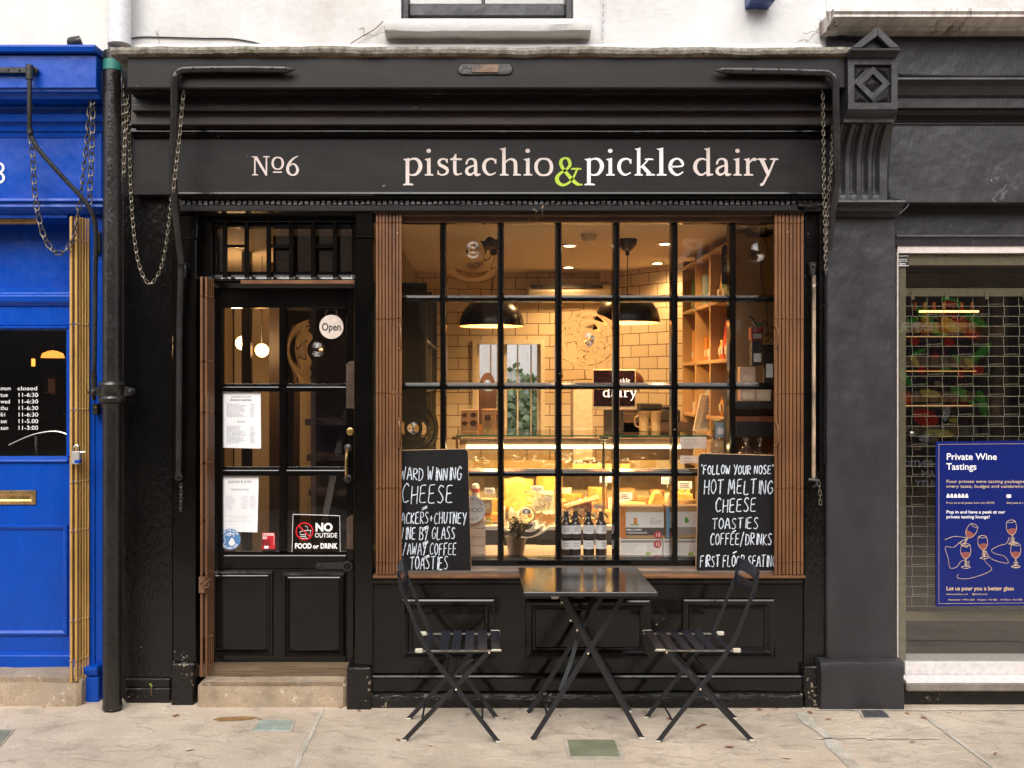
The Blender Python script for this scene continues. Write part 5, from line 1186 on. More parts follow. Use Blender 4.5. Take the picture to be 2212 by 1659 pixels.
t = thing('padlock', 'small steel padlock with a blue sticker hanging on the gold gate', 'padlock', (X(168,0.02),0.02,Z(985,0.02)))
MB().box(-0.022,0.02,-0.03,-0.004,-0.04,0.026).build('body', plain('pale_lock_steel', (0.58,0.55,0.52), rough=0.35, metal=0.5), t, bevel=0.004)
q = MB(); q.tube(catmull([(-0.012,-0.016,0.02),(-0.012,-0.016,0.045),(0.0,-0.016,0.056),(0.012,-0.016,0.045),(0.012,-0.016,0.02)],4),0.005,8); q.tube([(0.01,-0.016,0.02),(0.045,-0.014,0.022)],0.004,6); q.build('shackle', M['chrome'], t, smooth=True)
MB().box(-0.004,0.0201,-0.0306,-0.003,-0.034,-0.018).build('sticker', M['blue'], t)

# ------------------------------------------------------------------ bistro table and two chairs
def bar(mb, a, b, w=0.021, t_=0.006): mb.flat([a,b], w, t_)
tb = thing('bistro_table', 'small square black metal folding table with a polished top by the shop window', 'table', (0.4945,-0.315,0))
q = MB(); q.box(-0.301,0.301,-0.300,0.300,0.700,0.720); q.build('table_top', M['table_top'], tb, bevel=0.004, seg=2)
yn, yfr = -0.133, 0.245
ln = [((-0.2445,0),(0.1745,0.676)),((0.2525,0),(-0.1325,0.690))]
for k, (a, b) in enumerate(ln):
    for yy in (yn, yfr):
        o_ = 0.004 if k else -0.004
        q = MB(); q.flat([(a[0]-0.012*(1 if k==0 else -1),yy+o_,0.003),(a[0],yy+o_,0.012),(b[0],yy+o_,b[1])], 0.023, 0.0065); q.build('leg', M['metal_black'], tb, bevel=0.0015)
    for f_ in (0.15,0.97): MB().tube([(a[0]+(b[0]-a[0])*f_,yn,b[1]*f_),(a[0]+(b[0]-a[0])*f_,yfr,b[1]*f_)],0.005,8).build('cross_rod', M['metal_black'], tb, smooth=True)
q = MB(); q.flat([(-0.12,yn+0.02,0.22),(-0.065,yn+0.10,0.33),(-0.03,yn+0.16,0.42)],0.020,0.003); q.tube([(-0.03,yn+0.16,0.42),(0.02,yn+0.24,0.50)],0.004,6); q.flat([(0.02,yn+0.24,0.50),(0.10,yfr-0.02,0.675)],0.022,0.003); q.build('locking_bar', M['metal_black'], tb)
q = MB(); q.box(-0.165,-0.130,yn-0.012,yn+0.012,0.655,0.69); q.build('plastic_clip', M['cap'], tb, bevel=0.004)
for (x, z) in ((0.006,0.402),(-0.075,0.555),(-0.045,0.51),(-0.115,0.64),(0.17,0.675),(-0.14,0.69)): MB().ball((x,yn-0.008,z),0.0062,10,6).build('rivet', M['pin'], tb, smooth=True)
for a in (-0.25,0.258):
    for yy in (yn,yfr): MB().box(a-0.018,a+0.014,yy-0.007,yy+0.007,0.0,0.012).build('plastic_foot', M['cap'], tb, bevel=0.003)

def make_chair():
    t = thing('bistro_chair', None, 'chair', (0,0,0), group='bistro chairs at the table')
    for s_ in (-1, 1):
        y_o = s_*0.165; y_i = s_*0.150
        q = MB(); up_ = [(0.222,y_o,0.003),(0.212,y_o,0.010),(-0.09,y_o,0.400),(-0.125,y_o,0.457),(-0.159,y_o,0.53),(-0.185,y_o,0.602),(-0.211,y_o,0.662),(-0.226,y_o,0.702),(-0.243,y_o,0.790)]
        q.flat(up_[:5], 0.021, 0.006); q.flat(up_[4:], 0.017, 0.006)
        q.build('back_leg', M['metal_black'], t, bevel=0.0012)
        q = MB(); q.flat([(-0.222,y_i,0.003),(-0.212,y_i,0.010),(0.176,y_i,0.415)], 0.021, 0.006); q.build('front_leg', M['metal_black'], t, bevel=0.0012)
        q = MB(); q.flat([(-0.15,y_i*1.0+s_*0.007,0.421),(0.232,y_i+s_*0.007,0.421)], 0.006, 0.012); q.build('seat_rail', M['steel'], t)
        q = MB(); q.box(-0.165,-0.128,s_*0.157-0.008,s_*0.157+0.008,0.412,0.432); q.build('plastic_clip', M['cap'], t, bevel=0.004)
        MB().ball((0.024,s_*0.171,0.246),0.006,10,6).build('rivet', M['pin'], t, smooth=True); MB().ball((0.176,s_*0.158,0.412),0.006,10,6).build('rivet', M['pin'], t, smooth=True)
        MB().box(0.205,0.232,y_o-0.006,y_o+0.006,0.0,0.010).build('plastic_foot', M['cap'], t, bevel=0.003); MB().box(-0.232,-0.205,y_i-0.006,y_i+0.006,0,0.010).build('plastic_foot', M['cap'], t, bevel=0.003)
    for x in (-0.108,-0.033,0.0235,0.0845,0.146,0.207):
        w_ = 0.021 if x > -0.1 else 0.012
        q = MB(); q.box(x-w_,x+w_,-0.178,0.178,0.428,0.432); q.build('seat_slat', M['slat'], t, bevel=0.0012)
    for a in (-0.181,0.174): MB().box(0.186,0.232,a,a+0.007,0.424,0.434).build('slat_cap', M['cap'], t, bevel=0.003)
    for zc_, dx in ((0.768,0.0),(0.690,0.015)):
        vs = []; fs = []; n_ = 8
        for i in range(n_+1):
            s_ = i/n_; yy = -0.175+0.35*s_; b = -0.014*math.sin(math.pi*s_)
            for (ddx, dz) in ((0.009,-0.026),(-0.0,0.026)): vs.append((-0.238+dx+ddx-0.005+b, yy, zc_+dz))
        for i in range(n_): fs.append((2*i,2*i+1,2*i+3,2*i+2))
        o = MB().add(vs, fs).build('back_slat', M['slat'], t); m_ = o.modifiers.new('thickness','SOLIDIFY'); m_.thickness = 0.003
    for a, b, c in ((-0.135,0.150,0.09),(0.145,0.165,0.09),(-0.02,0.165,0.31)): MB().tube([(a,-b,c),(a,b,c)],0.0045,8).build('cross_rod', M['metal_black'], t, smooth=True)
    q = MB(); q.flat([(0.10,-0.02,0.345),(0.06,0.05,0.30),(-0.02,0.14,0.19)],0.014,0.003); q.build('locking_bar', M['metal_black'], t)
    return t
ch = make_chair(); ch.location = (-0.134,-0.322,0); ch['label'] = 'black slatted folding chair on the door side of the table, facing right'
copy_thing(ch, (1.037,-0.318,0), R(180), 'black slatted folding chair on the pilaster side of the table, facing left')

# ------------------------------------------------------------------ chalkboards on the sill
def chalkboard(lab, corners, lines, ybd, seed, rdir):
    """corners: surveyed bottom-left, bottom-right, top-right, top-left; the visible corner is rounded."""
    t = thing('chalkboard', lab, 'chalkboard', (0,0,0), group='chalkboards on the window sill')
    P = [(X(a,ybd), Z(b,ybd)) for a, b in corners]
    out = []; rr = 0.022
    for i in range(4):
        p = Vector(P[i]); a = (Vector(P[i-1])-p).normalized(); b = (Vector(P[(i+1)%4])-p).normalized()
        for k in range(6):
            s_ = k/5; out.append(tuple(p + a*rr*(1-s_)**2 + b*rr*s_**2))
    MB().prism_y(out, ybd+0.0012, ybd+0.014).build('panel', M['board_edge'], t, bevel=0.001)
    c = Vector((sum(p[0] for p in out)/len(out), sum(p[1] for p in out)/len(out)))
    ins = [tuple(Vector(p)+(c-Vector(p)).normalized()*0.003) for p in out]
    MB().prism_y(ins, ybd, ybd+0.0011).build('writing_surface', M['board'], t)
    for i, (tx, a, b, base, h, r_) in enumerate(lines):
        q = MB(); hand(q, tx, X(a,ybd), X(b,ybd), Z(base,ybd), W(h,ybd), ybd-0.0003, r_*0.84, seed+i); q.build('chalk_line', M['chalk'], t)
    return t
yb1 = 0.036
t = chalkboard('chalkboard of award winning cheese, crackers and wine, behind the gate by the door', [(838,1238),(1018.5,1237),(1011,969),(838,973)],
  [('AWARD WINNING',852,999,1037,27,0.0036),('CHEESE',868,982,1087,40,0.0034),('CRACKERS+CHUTNEY',846,1009,1131,25,0.0032),('WINE BY GLASS',861,985,1165,26,0.0034),('T/AWAY COFFEE',860,988,1198,25,0.0032),('TOASTIES',885,970,1230,27,0.0035)], yb1, 5, 1)
q = MB()
for (a, b) in ((918,1095),(920,1138),(920,1170),(922,1201)):
    for k in (0, 3.5): q.tube([(X(a-6,yb1),yb1-0.0005,Z(b+3+k,yb1)),(X(a+5,yb1),yb1-0.0005,Z(b-2+k,yb1))],0.003,6)
q.build('chalk_dashes', M['chalk'], t)
t = chalkboard('chalkboard of hot melting cheese toasties and first floor seating, behind the pilaster side gate', [(1503,1236),(1706,1236),(1706,984),(1509,979)],
  [("'FOLLOW YOUR NOSE'",1514,1672,1024,19,0.0036),('HOT MELTING',1520,1672,1067,30,0.0036),('CHEESE',1545,1636,1106,29,0.0034),('TOASTIES',1538,1641,1142,24,0.0034),('COFFEE/DRINKS',1534,1669,1177,25,0.0032),('FIRST FLOOR SEATING',1512,1678,1224,24,0.0034)], yb1, 25, -1)
q = MB()
for (a, b) in ((1585,1148),(1587,1193)): q.tube([(X(a-4,yb1),yb1-0.0005,Z(b+2,yb1)),(X(a+4,yb1),yb1-0.0005,Z(b-2,yb1))],0.0034,6)
q.build('chalk_dashes', M['chalk'], t)

# ------------------------------------------------------------------ in the pavement
pl_m = paint('cast_glass_light', (0.36,0.44,0.38),(0.25,0.32,0.28), rough=0.25, bs=0.3, sc=10)
pl_d = paint('mossy_glass_light', (0.27,0.28,0.19),(0.17,0.18,0.12), rough=0.35, bs=0.3, sc=6)
fr_m = paint('light_surround', (0.50,0.44,0.36),(0.36,0.31,0.25), rough=0.8, bs=0.4)
for lab, pts, m_ in (('pale aqua glass pavement light in front of the shop door',((549,1580),(626,1580),(631,1558),(560,1558)),pl_m),('mossy green glass pavement light in front of the table',((1233,1637),(1340,1637),(1328,1601),(1226,1601)),pl_d),('dark glass pavement light at the foot of the blue shop',((-40,1612),(0,1612),(26,1580),(-20,1580)),pl_d)):
    P = [G(*p) for p in pts]; cx_ = sum(p[0] for p in P)/4; cy_ = sum(p[1] for p in P)/4
    t = thing('pavement_light', lab, 'pavement light', (cx_,cy_,0), group='glass lights set in the pavement')
    Q = [(p[0]-cx_, p[1]-cy_) for p in P]
    MB().prism_z(Q, 0.001, 0.007).build('glass_block', m_, t, bevel=0.002)
    MB().prism_z([(a*1.16, b*1.22) for a, b in Q], 0.0005, 0.0045).build('mortar_surround', fr_m, t)
P = [G(1867,1552),(G(1921,1552)),(G(1907,1537)),(G(1861,1537))]; cx_ = sum(p[0] for p in P)/4; cy_ = sum(p[1] for p in P)/4
t = thing('drain_cover', 'small square cast iron cover set in pale mortar by the charcoal pilaster', 'drain cover', (cx_,cy_,0))
Q = [(p[0]-cx_, p[1]-cy_) for p in P]
MB().prism_z(Q, 0.001, 0.008).build('cover', plain('cast_iron', (0.10,0.10,0.11), rough=0.5, metal=0.4), t)
MB().prism_z([(a*1.25, b*1.4) for a, b in Q], 0.0005, 0.005).build('mortar_surround', fr_m, t)
q = MB()
for i in range(6):
    for j in range(5):
        u_ = -0.8+1.6*i/5; v_ = -0.75+1.5*j/4
        x = (Q[0][0]+Q[3][0])/2*(1-u_)/2*1 + (Q[1][0]+Q[2][0])/2*(1+u_)/2; y = Q[0][1]*(1-v_)/2+Q[3][1]*(1+v_)/2
        q.box(x-0.006,x+0.006,y-0.004,y+0.004,0.008,0.011)
q.build('tread_studs', plain('cast_iron_studs', (0.12,0.12,0.13), rough=0.45, metal=0.4), t)
# spilled brown stain and dry leaves
sp = [G(473+random.uniform(-1,1)+ (78*k/14), 1556 - 6*math.sin(math.pi*k/14)*(1 if k%2 else 0.7) - 6*k/14) for k in range(15)] + [G(551-78*k/14, 1548+ (14*math.sin(math.pi*(k/14)**1.4))*(1 if k%3 else 0.75)) for k in range(15)]
c0 = G(508,1553); sp = [(c0[0]+0.105*math.cos(a)*(1+0.25*noise.noise(Vector((2*math.cos(a),2*math.sin(a),4)))), c0[1]+0.030*math.sin(a)*(1+0.6*noise.noise(Vector((2.2*math.cos(a),2.2*math.sin(a),9))))+0.012*math.cos(a)) for a in [2*math.pi*k/48 for k in range(48)]]
tag(MB().add([(a,b,0.003) for a, b in sp]+[(c0[0],c0[1],0.003)], [(k,(k+1)%48,48) for k in range(48)]).build('spill_stain', paint('brown_spill', (0.34,0.19,0.07),(0.24,0.125,0.045), rough=0.6, bs=0.1, sc=12), None), 'brown spilled stain on the flagstones before the door', 'stain')
lm = [plain('dry_leaf_'+n_, c_, rough=0.7) for n_, c_ in (('rust',(0.26,0.09,0.04)),('tan',(0.42,0.26,0.12)),('pale',(0.62,0.52,0.40)))]
spots = [(380,1548,0),(560,1556,0),(340,1588,2),(410,1622,2),(510,1527,0),(690,1524,1),(720,1521,0),(640,1545,2),(1010,1545,1),(1045,1560,2),(1090,1555,0),(1210,1548,0),(1265,1560,2),(1318,1553,0),(1392,1540,1),(1446,1555,0),(1510,1573,0),(1520,1568,0),(1475,1590,2),(1576,1616,0),(1590,1530,0),(1660,1546,1),(1700,1528,2),(1790,1556,0),(1850,1560,2),(1995,1553,0),(2050,1540,2),(1970,1605,0),(2120,1585,2),(1260,1580,2),(1120,1530,0),(1560,1529,0),(860,1600,0),(930,1612,2),(790,1575,1),(1700,1640,2),(1880,1600,2),(2150,1630,0),(455,1521,1),(470,1523,0),(610,1522,1),(670,1525,0),(735,1530,1),(775,1537,0),(1035,1536,1),(1180,1537,0),(1345,1536,1),(1480,1537,0),(1640,1534,0),(1675,1533,1),(1750,1541,0),(1960,1542,1),(2075,1543,0),(250,1533,1),(95,1530,0),(180,1520,1)]
for i, (a, b, c) in enumerate(spots):
    gx, gy = G(a,b); s_ = random.uniform(0.010,0.024); an = random.uniform(0,6.28); q = MB()
    pr_ = [(-1,0),(-0.5,0.32),(0.1,0.42),(0.7,0.2),(1.1,0.02),(0.6,-0.22),(0,-0.36),(-0.6,-0.25)]
    vs = [(s_*(x*math.cos(an)-y*math.sin(an)), s_*(x*math.sin(an)+y*math.cos(an)), 0.003+s_*0.30*abs(y)+s_*0.12*random.random()) for x, y in pr_] + [(0,0,0.003)]
    q.add(vs, [(k,(k+1)%8,8) for k in range(8)])
    o = q.build('dry_leaf', lm[c], None); o.location = (gx, gy, 0.002)
    tag(o, 'small dry curled leaf or litter fleck lying on the flagstones', 'leaf', 'dry leaves on the pavement')
t = thing('seedling', 'tiny green weed growing from the rotten skirting by the drainpipe', 'weed', (X(325,0.07),0.08,0.07))
q = MB(); q.tube(catmull([(0,0,-0.03),(0.004,-0.01,0.0),(0.001,-0.012,0.03)],4),0.0012,5); q.build('stalk', lm[1], t)
q = MB(); q.ball((0.001,-0.012,0.032),0.008,6,4,(1,0.5,0.5)); q.ball((0.006,-0.01,0.022),0.006,6,4,(1,0.5,0.5)); q.build('leaves', plain('fresh_green', (0.25,0.42,0.03), rough=0.5), t)
# ------------------------------------------------------------------ notices and stickers on the door
def sheet(name, lab, cat, pts, y, mat, group=None):
    """A thin sheet stuck on glass: surveyed corners bottom-left, bottom-right, top-right, top-left."""
    t = thing(name, lab, cat, (0,0,0), group=group)
    MB().prism_y([(X(a,y),Z(b,y)) for a, b in pts], y, y+0.0012).build('paper', mat, t); return t
yn_ = ygd-0.006; yt_ = yn_-0.0006
def lines(mb, v0, v1, u0, u1, n, seed, hgt=1.6, y=None):
    rnd = random.Random(seed); y = y or yt_
    for i in range(n):
        u_ = u0+(u1-u0)*i/max(1,n-1); v = v0; e = v0+(v1-v0)*rnd.uniform(0.6,1.0)
        while v < e:
            w_ = rnd.uniform(2,6); mb.add([(X(v,y),y,Z(u_+hgt,y)),(X(min(e,v+w_),y),y,Z(u_+hgt,y)),(X(min(e,v+w_),y),y,Z(u_,y)),(X(v,y),y,Z(u_,y))],[(0,1,2,3)]); v += w_+1.2
t = sheet('menu_notice', 'white menu sheet of cheese toasties and drinks on the door glass', 'notice', [(478,967),(564,969),(563,848),(479,845)], yn_, M['white'], 'white paper notices')
q = MB(); put_text(q, 'cheese toasties', W(7.6,yt_), X(520,yt_), yt_, Z(866,yt_), 'CENTER', bold=0.0003); put_text(q, 'drinks', W(7,yt_), X(521,yt_), yt_, Z(913,yt_), 'CENTER'); put_text(q, 'pistachio & pickle', W(6,yt_), X(521,yt_), yt_, Z(859,yt_), 'CENTER'); q.build('heading', M['ink'], t)
q = MB(); lines(q, 490,534,872,899,12,1); lines(q,541,552,872,899,12,2); lines(q,490,533,920,956,15,3); lines(q,541,552,920,956,15,4); q.build('small_print', M['ink_soft'], t)
t = sheet('opening_hours_notice', 'white opening hours sheet lower on the door glass, slightly tilted', 'notice', [(473,1148),(556,1150),(559,1028),(477,1026)], yn_, M['white'], 'white paper notices')
q = MB(); put_text(q, 'pistachio & pickle', W(8.5,yt_), X(518,yt_), yt_, Z(1043,yt_), 'CENTER', width=W(50,yt_)); put_text(q, 'Opening times', W(6.5,yt_), X(519,yt_), yt_, Z(1059,yt_), 'CENTER'); q.build('heading', M['ink'], t)
q = MB()
for i, (d_, h_) in enumerate((('Monday','11:00am - 5:00pm'),('Tuesday','10:00am - 6:00pm'),('Wednesday','10:00am - 6:00pm'),('Thursday','10:00am - 6:00pm'),('Friday','10:00am - 6:00pm'),('Saturday','10:00am - 6:00pm'),('Sunday','10:00am - 5:00pm'))):
    put_text(q, d_, W(5,yt_), X(487,yt_), yt_, Z(1074+4.3*i,yt_)); put_text(q, h_, W(4.6,yt_), X(520,yt_), yt_, Z(1074+4.3*i,yt_))
put_text(q, 'Take a look at our online shop and have', W(4.4,yt_), X(515,yt_), yt_, Z(1116,yt_), 'CENTER', width=W(58,yt_)); put_text(q, 'your cheese delivered', W(4.4,yt_), X(515,yt_), yt_, Z(1121,yt_), 'CENTER'); put_text(q, 'www.pistachioandpickle.com', W(4.8,yt_), X(514,yt_), yt_, Z(1127,yt_), 'CENTER')
q.build('small_print', M['ink_soft'], t)
def disc(name, v, u, r, y, mat, par, th=0.0012, n=40):
    return MB().prism_y([(X(v,y)+W(r,y)*math.cos(2*math.pi*k/n), Z(u,y)+W(r,y)*math.sin(2*math.pi*k/n)) for k in range(n)], y, y+th).build(name, mat, par)
t = thing('tap_water_sticker', 'round blue free tap water sticker at the bottom of the door glass', 'sticker', (0,0,0))
ys_ = yn_-0.004; disc('disc', 497, 1165, 23, ys_, plain('sticker_blue', (0.09,0.22,0.45), rough=0.4), t)
q = MB(); y0_ = ys_-0.0006
def arc_text(mb, body, v, u, r, a0, a1, size, y, flip=False):
    n = len(body)
    for i, ch in enumerate(body):
        if ch == ' ': continue
        a = a0+(a1-a0)*(i+0.5)/n; x = X(v,y)+W(r,y)*math.cos(a); z = Z(u,y)+W(r,y)*math.sin(a)
        put_text(mb, ch, size, x, y, z, 'CENTER', rot=a-math.pi/2 if not flip else a+math.pi/2, bold=0.0002)
arc_text(q, 'FREE TAP WATER', 497, 1165, 17.5, R(150), R(30), W(6,y0_), y0_); arc_text(q, 'AVAILABLE HERE', 497, 1165, 21, R(212), R(328), W(6,y0_), y0_, True)
def st(mb, pts, y, r): mb.tube([(X(a,y),y,Z(b,y)) for a, b in pts], r, 5)
def stc(mb, pts, y, r): mb.tube(catmull([(X(a,y),y,Z(b,y)) for a, b in pts],5), r, 5)
stc(q, [(476,1172),(482,1176),(487,1168),(484,1160),(489,1155),(496,1158)], y0_, 0.0016); st(q, [(491,1153),(505,1153)], y0_, 0.003); st(q, [(498,1147),(498,1158)], y0_, 0.002); st(q,[(505,1152),(505,1160)],y0_,0.002)
q.prism_y([(X(501+7*math.sin(a)*(1 if math.cos(a)<0.2 else 0.75),y0_), Z(1172+8*(-math.cos(a))*(1.25 if math.cos(a)>0 else 0.9),y0_)) for a in [2*math.pi*k/20 for k in range(20)]], y0_, y0_+0.0005)
q.build('print', M['letter_white'], t)
t = sheet('age_check_sticker', 'small red under 25 age check sticker on the door glass', 'sticker', [(566,1190),(595,1190),(594,1151),(567,1150)], yn_, plain('sticker_red', (0.52,0.015,0.025), rough=0.4))
q = MB(); put_text(q, 'UNDER', W(7.6,yt_), X(567,yt_), yt_, Z(1157,yt_), bold=0.0004); put_text(q, '25?', W(7.6,yt_), X(567,yt_), yt_, Z(1164,yt_), bold=0.0004); st(q,[(592,1156),(592,1178)],yt_,0.0009); q.build('print', M['letter_white'], t)
q = MB(); lines(q, 567,588,1166,1177,5,9,1.8); q.box(X(567,yt_),X(595,yt_),yt_,yt_+0.0003,Z(1190,yt_),Z(1186,yt_)); q.build('small_print', M['black'], t)
MB().box(X(571,yt_),X(580,yt_),yt_,yt_+0.0004,Z(1185,yt_),Z(1179,yt_)).build('card_picture', M['white'], t)
# acrylic sign: no outside food or drink
t = thing('food_and_drink_sign', 'clear acrylic sign with white border reading NO OUTSIDE FOOD or DRINK', 'sign', (0,0,0))
P = [(631,1193),(735,1195),(734,1114),(633,1111)]
MB().prism_y([(X(a,yn_),Z(b,yn_)) for a, b in P], yn_, yn_+0.002).build('panel', glass_thin('smoked_acrylic', (0.55,0.50,0.45)), t)
q = MB()
for a, b in zip(P, P[1:]+P[:1]): st(q, [a,b], yn_, 0.0016)
put_text(q, 'NO', W(24,yt_), X(681,yt_), yt_, Z(1147,yt_), bold=0.0028, width=W(37,yt_)); put_text(q, 'OUTSIDE', W(14,yt_), X(680,yt_), yt_, Z(1161,yt_), bold=0.0004, width=W(48,yt_))
put_text(q, 'FOOD', W(15.5,yt_), X(637,yt_), yt_, Z(1184.5,yt_), bold=0.0016, width=W(36,yt_)); put_text(q, 'or', W(13.5,yt_), X(676,yt_), yt_, Z(1184.5,yt_), bold=0.0012, width=W(13,yt_)); put_text(q, 'DRINK', W(15.5,yt_), X(692,yt_), yt_, Z(1184.5,yt_), bold=0.0016, width=W(37,yt_))
for k in range(3): st(q, [(648,1163-4*k),(659,1163-4*k)], yt_, 0.0016)
stc(q, [(647,1151),(650,1148),(654,1147),(658,1149),(660,1151)], yt_, 0.0018); st(q,[(661,1163),(669,1163)],yt_,0.0016); st(q,[(661,1163),(659,1146)],yt_,0.0013); st(q,[(669,1163),(671,1146)],yt_,0.0013); st(q,[(658,1146),(673,1146)],yt_,0.0016); st(q,[(665,1146),(664,1138),(659,1136)],yt_,0.0012)
q.build('print', M['letter_white'], t)
q = MB(); q.torus((X(658,yt_),yt_-0.0005,Z(1148,yt_)), W(18,yt_), 0.0042, n=32); q.tube([(X(646,yt_),yt_-0.001,Z(1136,yt_)),(X(670,yt_),yt_-0.001,Z(1160,yt_))],0.004,6); q.build('prohibition_ring', plain('sign_red', (0.60,0.01,0.02), rough=0.4), t, smooth=True)
t = thing('open_sign', 'round pale disc reading Open hung by a cord behind the door glass', 'sign', (0,0,0)); yo_ = yn_-0.012
disc('disc', 716, 706, 26, yo_, plain('pale_pink_board', (0.60,0.50,0.43), rough=0.6), t, 0.004)
q = MB(); put_text(q, 'Open', W(23,yo_), X(716,yo_), yo_-0.0006, Z(714,yo_), 'CENTER', bold=0.0011, width=W(41,yo_)); q.build('lettering', M['black'], t)
q = MB(); st(q,[(702,684),(708,662)],yo_+0.002,0.0012); st(q,[(729,684),(724,662)],yo_+0.002,0.0012); q.build('cord', M['rust'], t)

# opening hours lettered on the blue shop's glass
yh = yb_+0.022
t = thing('hours_lettering', 'white opening hours lettered on the blue shop window', 'window lettering', (0,0,0))
q = MB()
for i, (d_, h_) in enumerate((('mon','closed'),('tue','11-6:30'),('wed','11-6:30'),('thu','11-6:30'),('fri','11-6:30'),('sat','11-5.00'),('sun','11-3:00'))):
    u_ = 843+14.2*i
    vs_, _ = text_mesh(d_, W(12.5,yh)); wd_ = max(v[0] for v in vs_)
    put_text(q, d_, W(12.5,yh), X(1,yh), yh, Z(u_,yh)); put_text(q, h_, W(12.5,yh), X(37.5,yh), yh, Z(u_,yh), width=W(42,yh))
q.build('lettering', M['letter_white'], t)

# ------------------------------------------------------------------ the wine shop window
yq = 0.10
t = sheet('wine_tasting_poster', 'blue private wine tastings poster with line drawn glasses in the charcoal shop window', 'poster', [(2022,1310),(2262,1308),(2264,951),(2021,954)], yq, plain('poster_blue', (0.003,0.012,0.135), rough=0.3, var=0.05))
q = MB(); yk_ = yq-0.0008
gp = [M['letter_white']]
def pline(m_, *a, **k): put_text(MB(), *a, **k).build('printed_line', m_[0], t)
for s_, sz, u_, b_ in (('Private Wine',20,993,0.0006),('Tastings',20,1014.5,0.0006)): pline(gp, s_, W(sz,yk_), X(2044,yk_), yk_, Z(u_,yk_), bold=b_, width=W(108 if 'W' in s_ else 65,yk_))
pline(gp, 'Pop in and have a peek at our', W(9.5,yk_), X(2044,yk_), yk_, Z(1109,yk_), bold=0.0003, width=W(127,yk_)); pline(gp, 'private tasting lounge!', W(9.5,yk_), X(2044,yk_), yk_, Z(1119.5,yk_), bold=0.0003, width=W(93,yk_))
for k in range(6):
    v_ = 2048+8*k; MB().prism_y([(X(v_-3.6,yk_),Z(1075,yk_)),(X(v_+3.6,yk_),Z(1075,yk_)),(X(v_+3,yk_),Z(1071,yk_)),(X(v_+1.5,yk_),Z(1066.5,yk_)),(X(v_-1.5,yk_),Z(1066.5,yk_)),(X(v_-3,yk_),Z(1071,yk_))], yk_-0.0002, yk_+0.0002).build('guest_pictogram', M['letter_white'], t)

MB().box(X(2174,yk_),X(2184,yk_),yk_-0.0002,yk_+0.0002,Z(1075,yk_),Z(1068,yk_)).build('case_pictogram', M['letter_white'], t)
q = MB(); gp[0] = gold_print = plain('poster_gold_print', (0.72,0.52,0.30), rough=0.5)
pline(gp, 'Four private wine tasting packages for', W(9.5,yk_), X(2044,yk_), yk_, Z(1043,yk_), width=W(186,yk_)); pline(gp, 'every taste, budget and celebration', W(9.5,yk_), X(2044,yk_), yk_, Z(1053.5,yk_), width=W(172,yk_))
pline(gp, 'Let us pour you a better glass', W(12,yk_), X(2044,yk_), yk_, Z(1275,yk_), bold=0.0004, width=W(145,yk_))
pline(gp, 'From six to 60 guests, from only £59.99', W(6,yk_), X(2044,yk_), yk_, Z(1088,yk_), width=W(103,yk_)); pline(gp, 'Also great as a gift', W(6,yk_), X(2174,yk_), yk_, Z(1088,yk_))
pline(gp, 'www.mustwine.co.uk      @mustwine.bar', W(5.5,yk_), X(2044,yk_), yk_, Z(1285,yk_), width=W(90,yk_)); pline(gp, 'Hampstead - NW3 2QB    Islington - N1 8ED    St Albans - AL3 4ER', W(5,yk_), X(2048,yk_), yk_, Z(1297,yk_), width=W(160,yk_))

q = MB(); fr2 = [(2028,1304),(2256,1302),(2258,958),(2028,960)]
for a, b in zip(fr2, fr2[1:]+fr2[:1]): st(q, [a,b], yk_, 0.0008)
wine = plain('printed_wine', (0.25,0.07,0.06), rough=0.5)
def wglass(v, u, s_, tilt):
    def p(a, b): c, d = math.cos(tilt), math.sin(tilt); return (v+(a*c-b*d)*s_, u-(a*d+b*c)*s_)
    bowl = [(-9,26),(-11,14),(-9,4),(-3,-3),(3,-3),(9,4),(11,14),(9,26)]
    stc(q, [p(*k) for k in bowl], yk_, 0.0011); stc(q, [p(-9,26),p(0,29),p(9,26),p(0,23),p(-9,26)], yk_, 0.0011); st(q, [p(-1,-3),p(-1,-20)], yk_, 0.0011); st(q,[p(1,-3),p(1,-20)],yk_,0.0011)
    stc(q, [p(-10,-22),p(0,-19),p(10,-22),p(0,-25),p(-10,-22)], yk_, 0.0011)
    MB().prism_y([(X(a,yk_),Z(b,yk_)) for a, b in [p(-10,9),p(-9,4),p(-3,-3),p(3,-3),p(9,4),p(10,9),p(0,11)]], yk_, yk_+0.0003).build('wine_drawing', wine, t)
wglass(2092,1158,1.0,-0.5); wglass(2086,1203,1.0,0); wglass(2124,1184,0.95,0.1); wglass(2186,1152,1.0,0.1); wglass(2194,1202,1.0,0); wglass(2236,1160,1.0,0.3)
stc(q, [(2041,1166),(2060,1159),(2078,1160),(2088,1163),(2075,1170),(2060,1182),(2042,1182),(2048,1205),(2052,1226),(2066,1225),(2076,1212),(2086,1210)], yk_, 0.001)
stc(q, [(2070,1240),(2068,1248),(2090,1250),(2120,1242),(2142,1230),(2130,1215),(2126,1205),(2128,1190),(2140,1206),(2160,1214),(2178,1216),(2170,1202),(2150,1196),(2142,1188),(2160,1178),(2174,1174),(2180,1160)], yk_, 0.001)
for (v_, u_) in ((2088,1218),(2126,1196),(2186,1168),(2194,1220)):
    for k in range(4): stc(q, [(v_-5,u_-6+3.4*k),(v_,u_-4+3.4*k),(v_+6,u_-6+3.4*k)], yk_, 0.0009)
q.build('line_drawing', gold_print, t); 
t = sheet('glazier_sticker', 'tiny black and white glazier sticker in the corner of the wine shop window', 'sticker', [(1939,575),(1963,575),(1963,550),(1939,550)], 0.099, M['black'])
q = MB(); yj = 0.0983
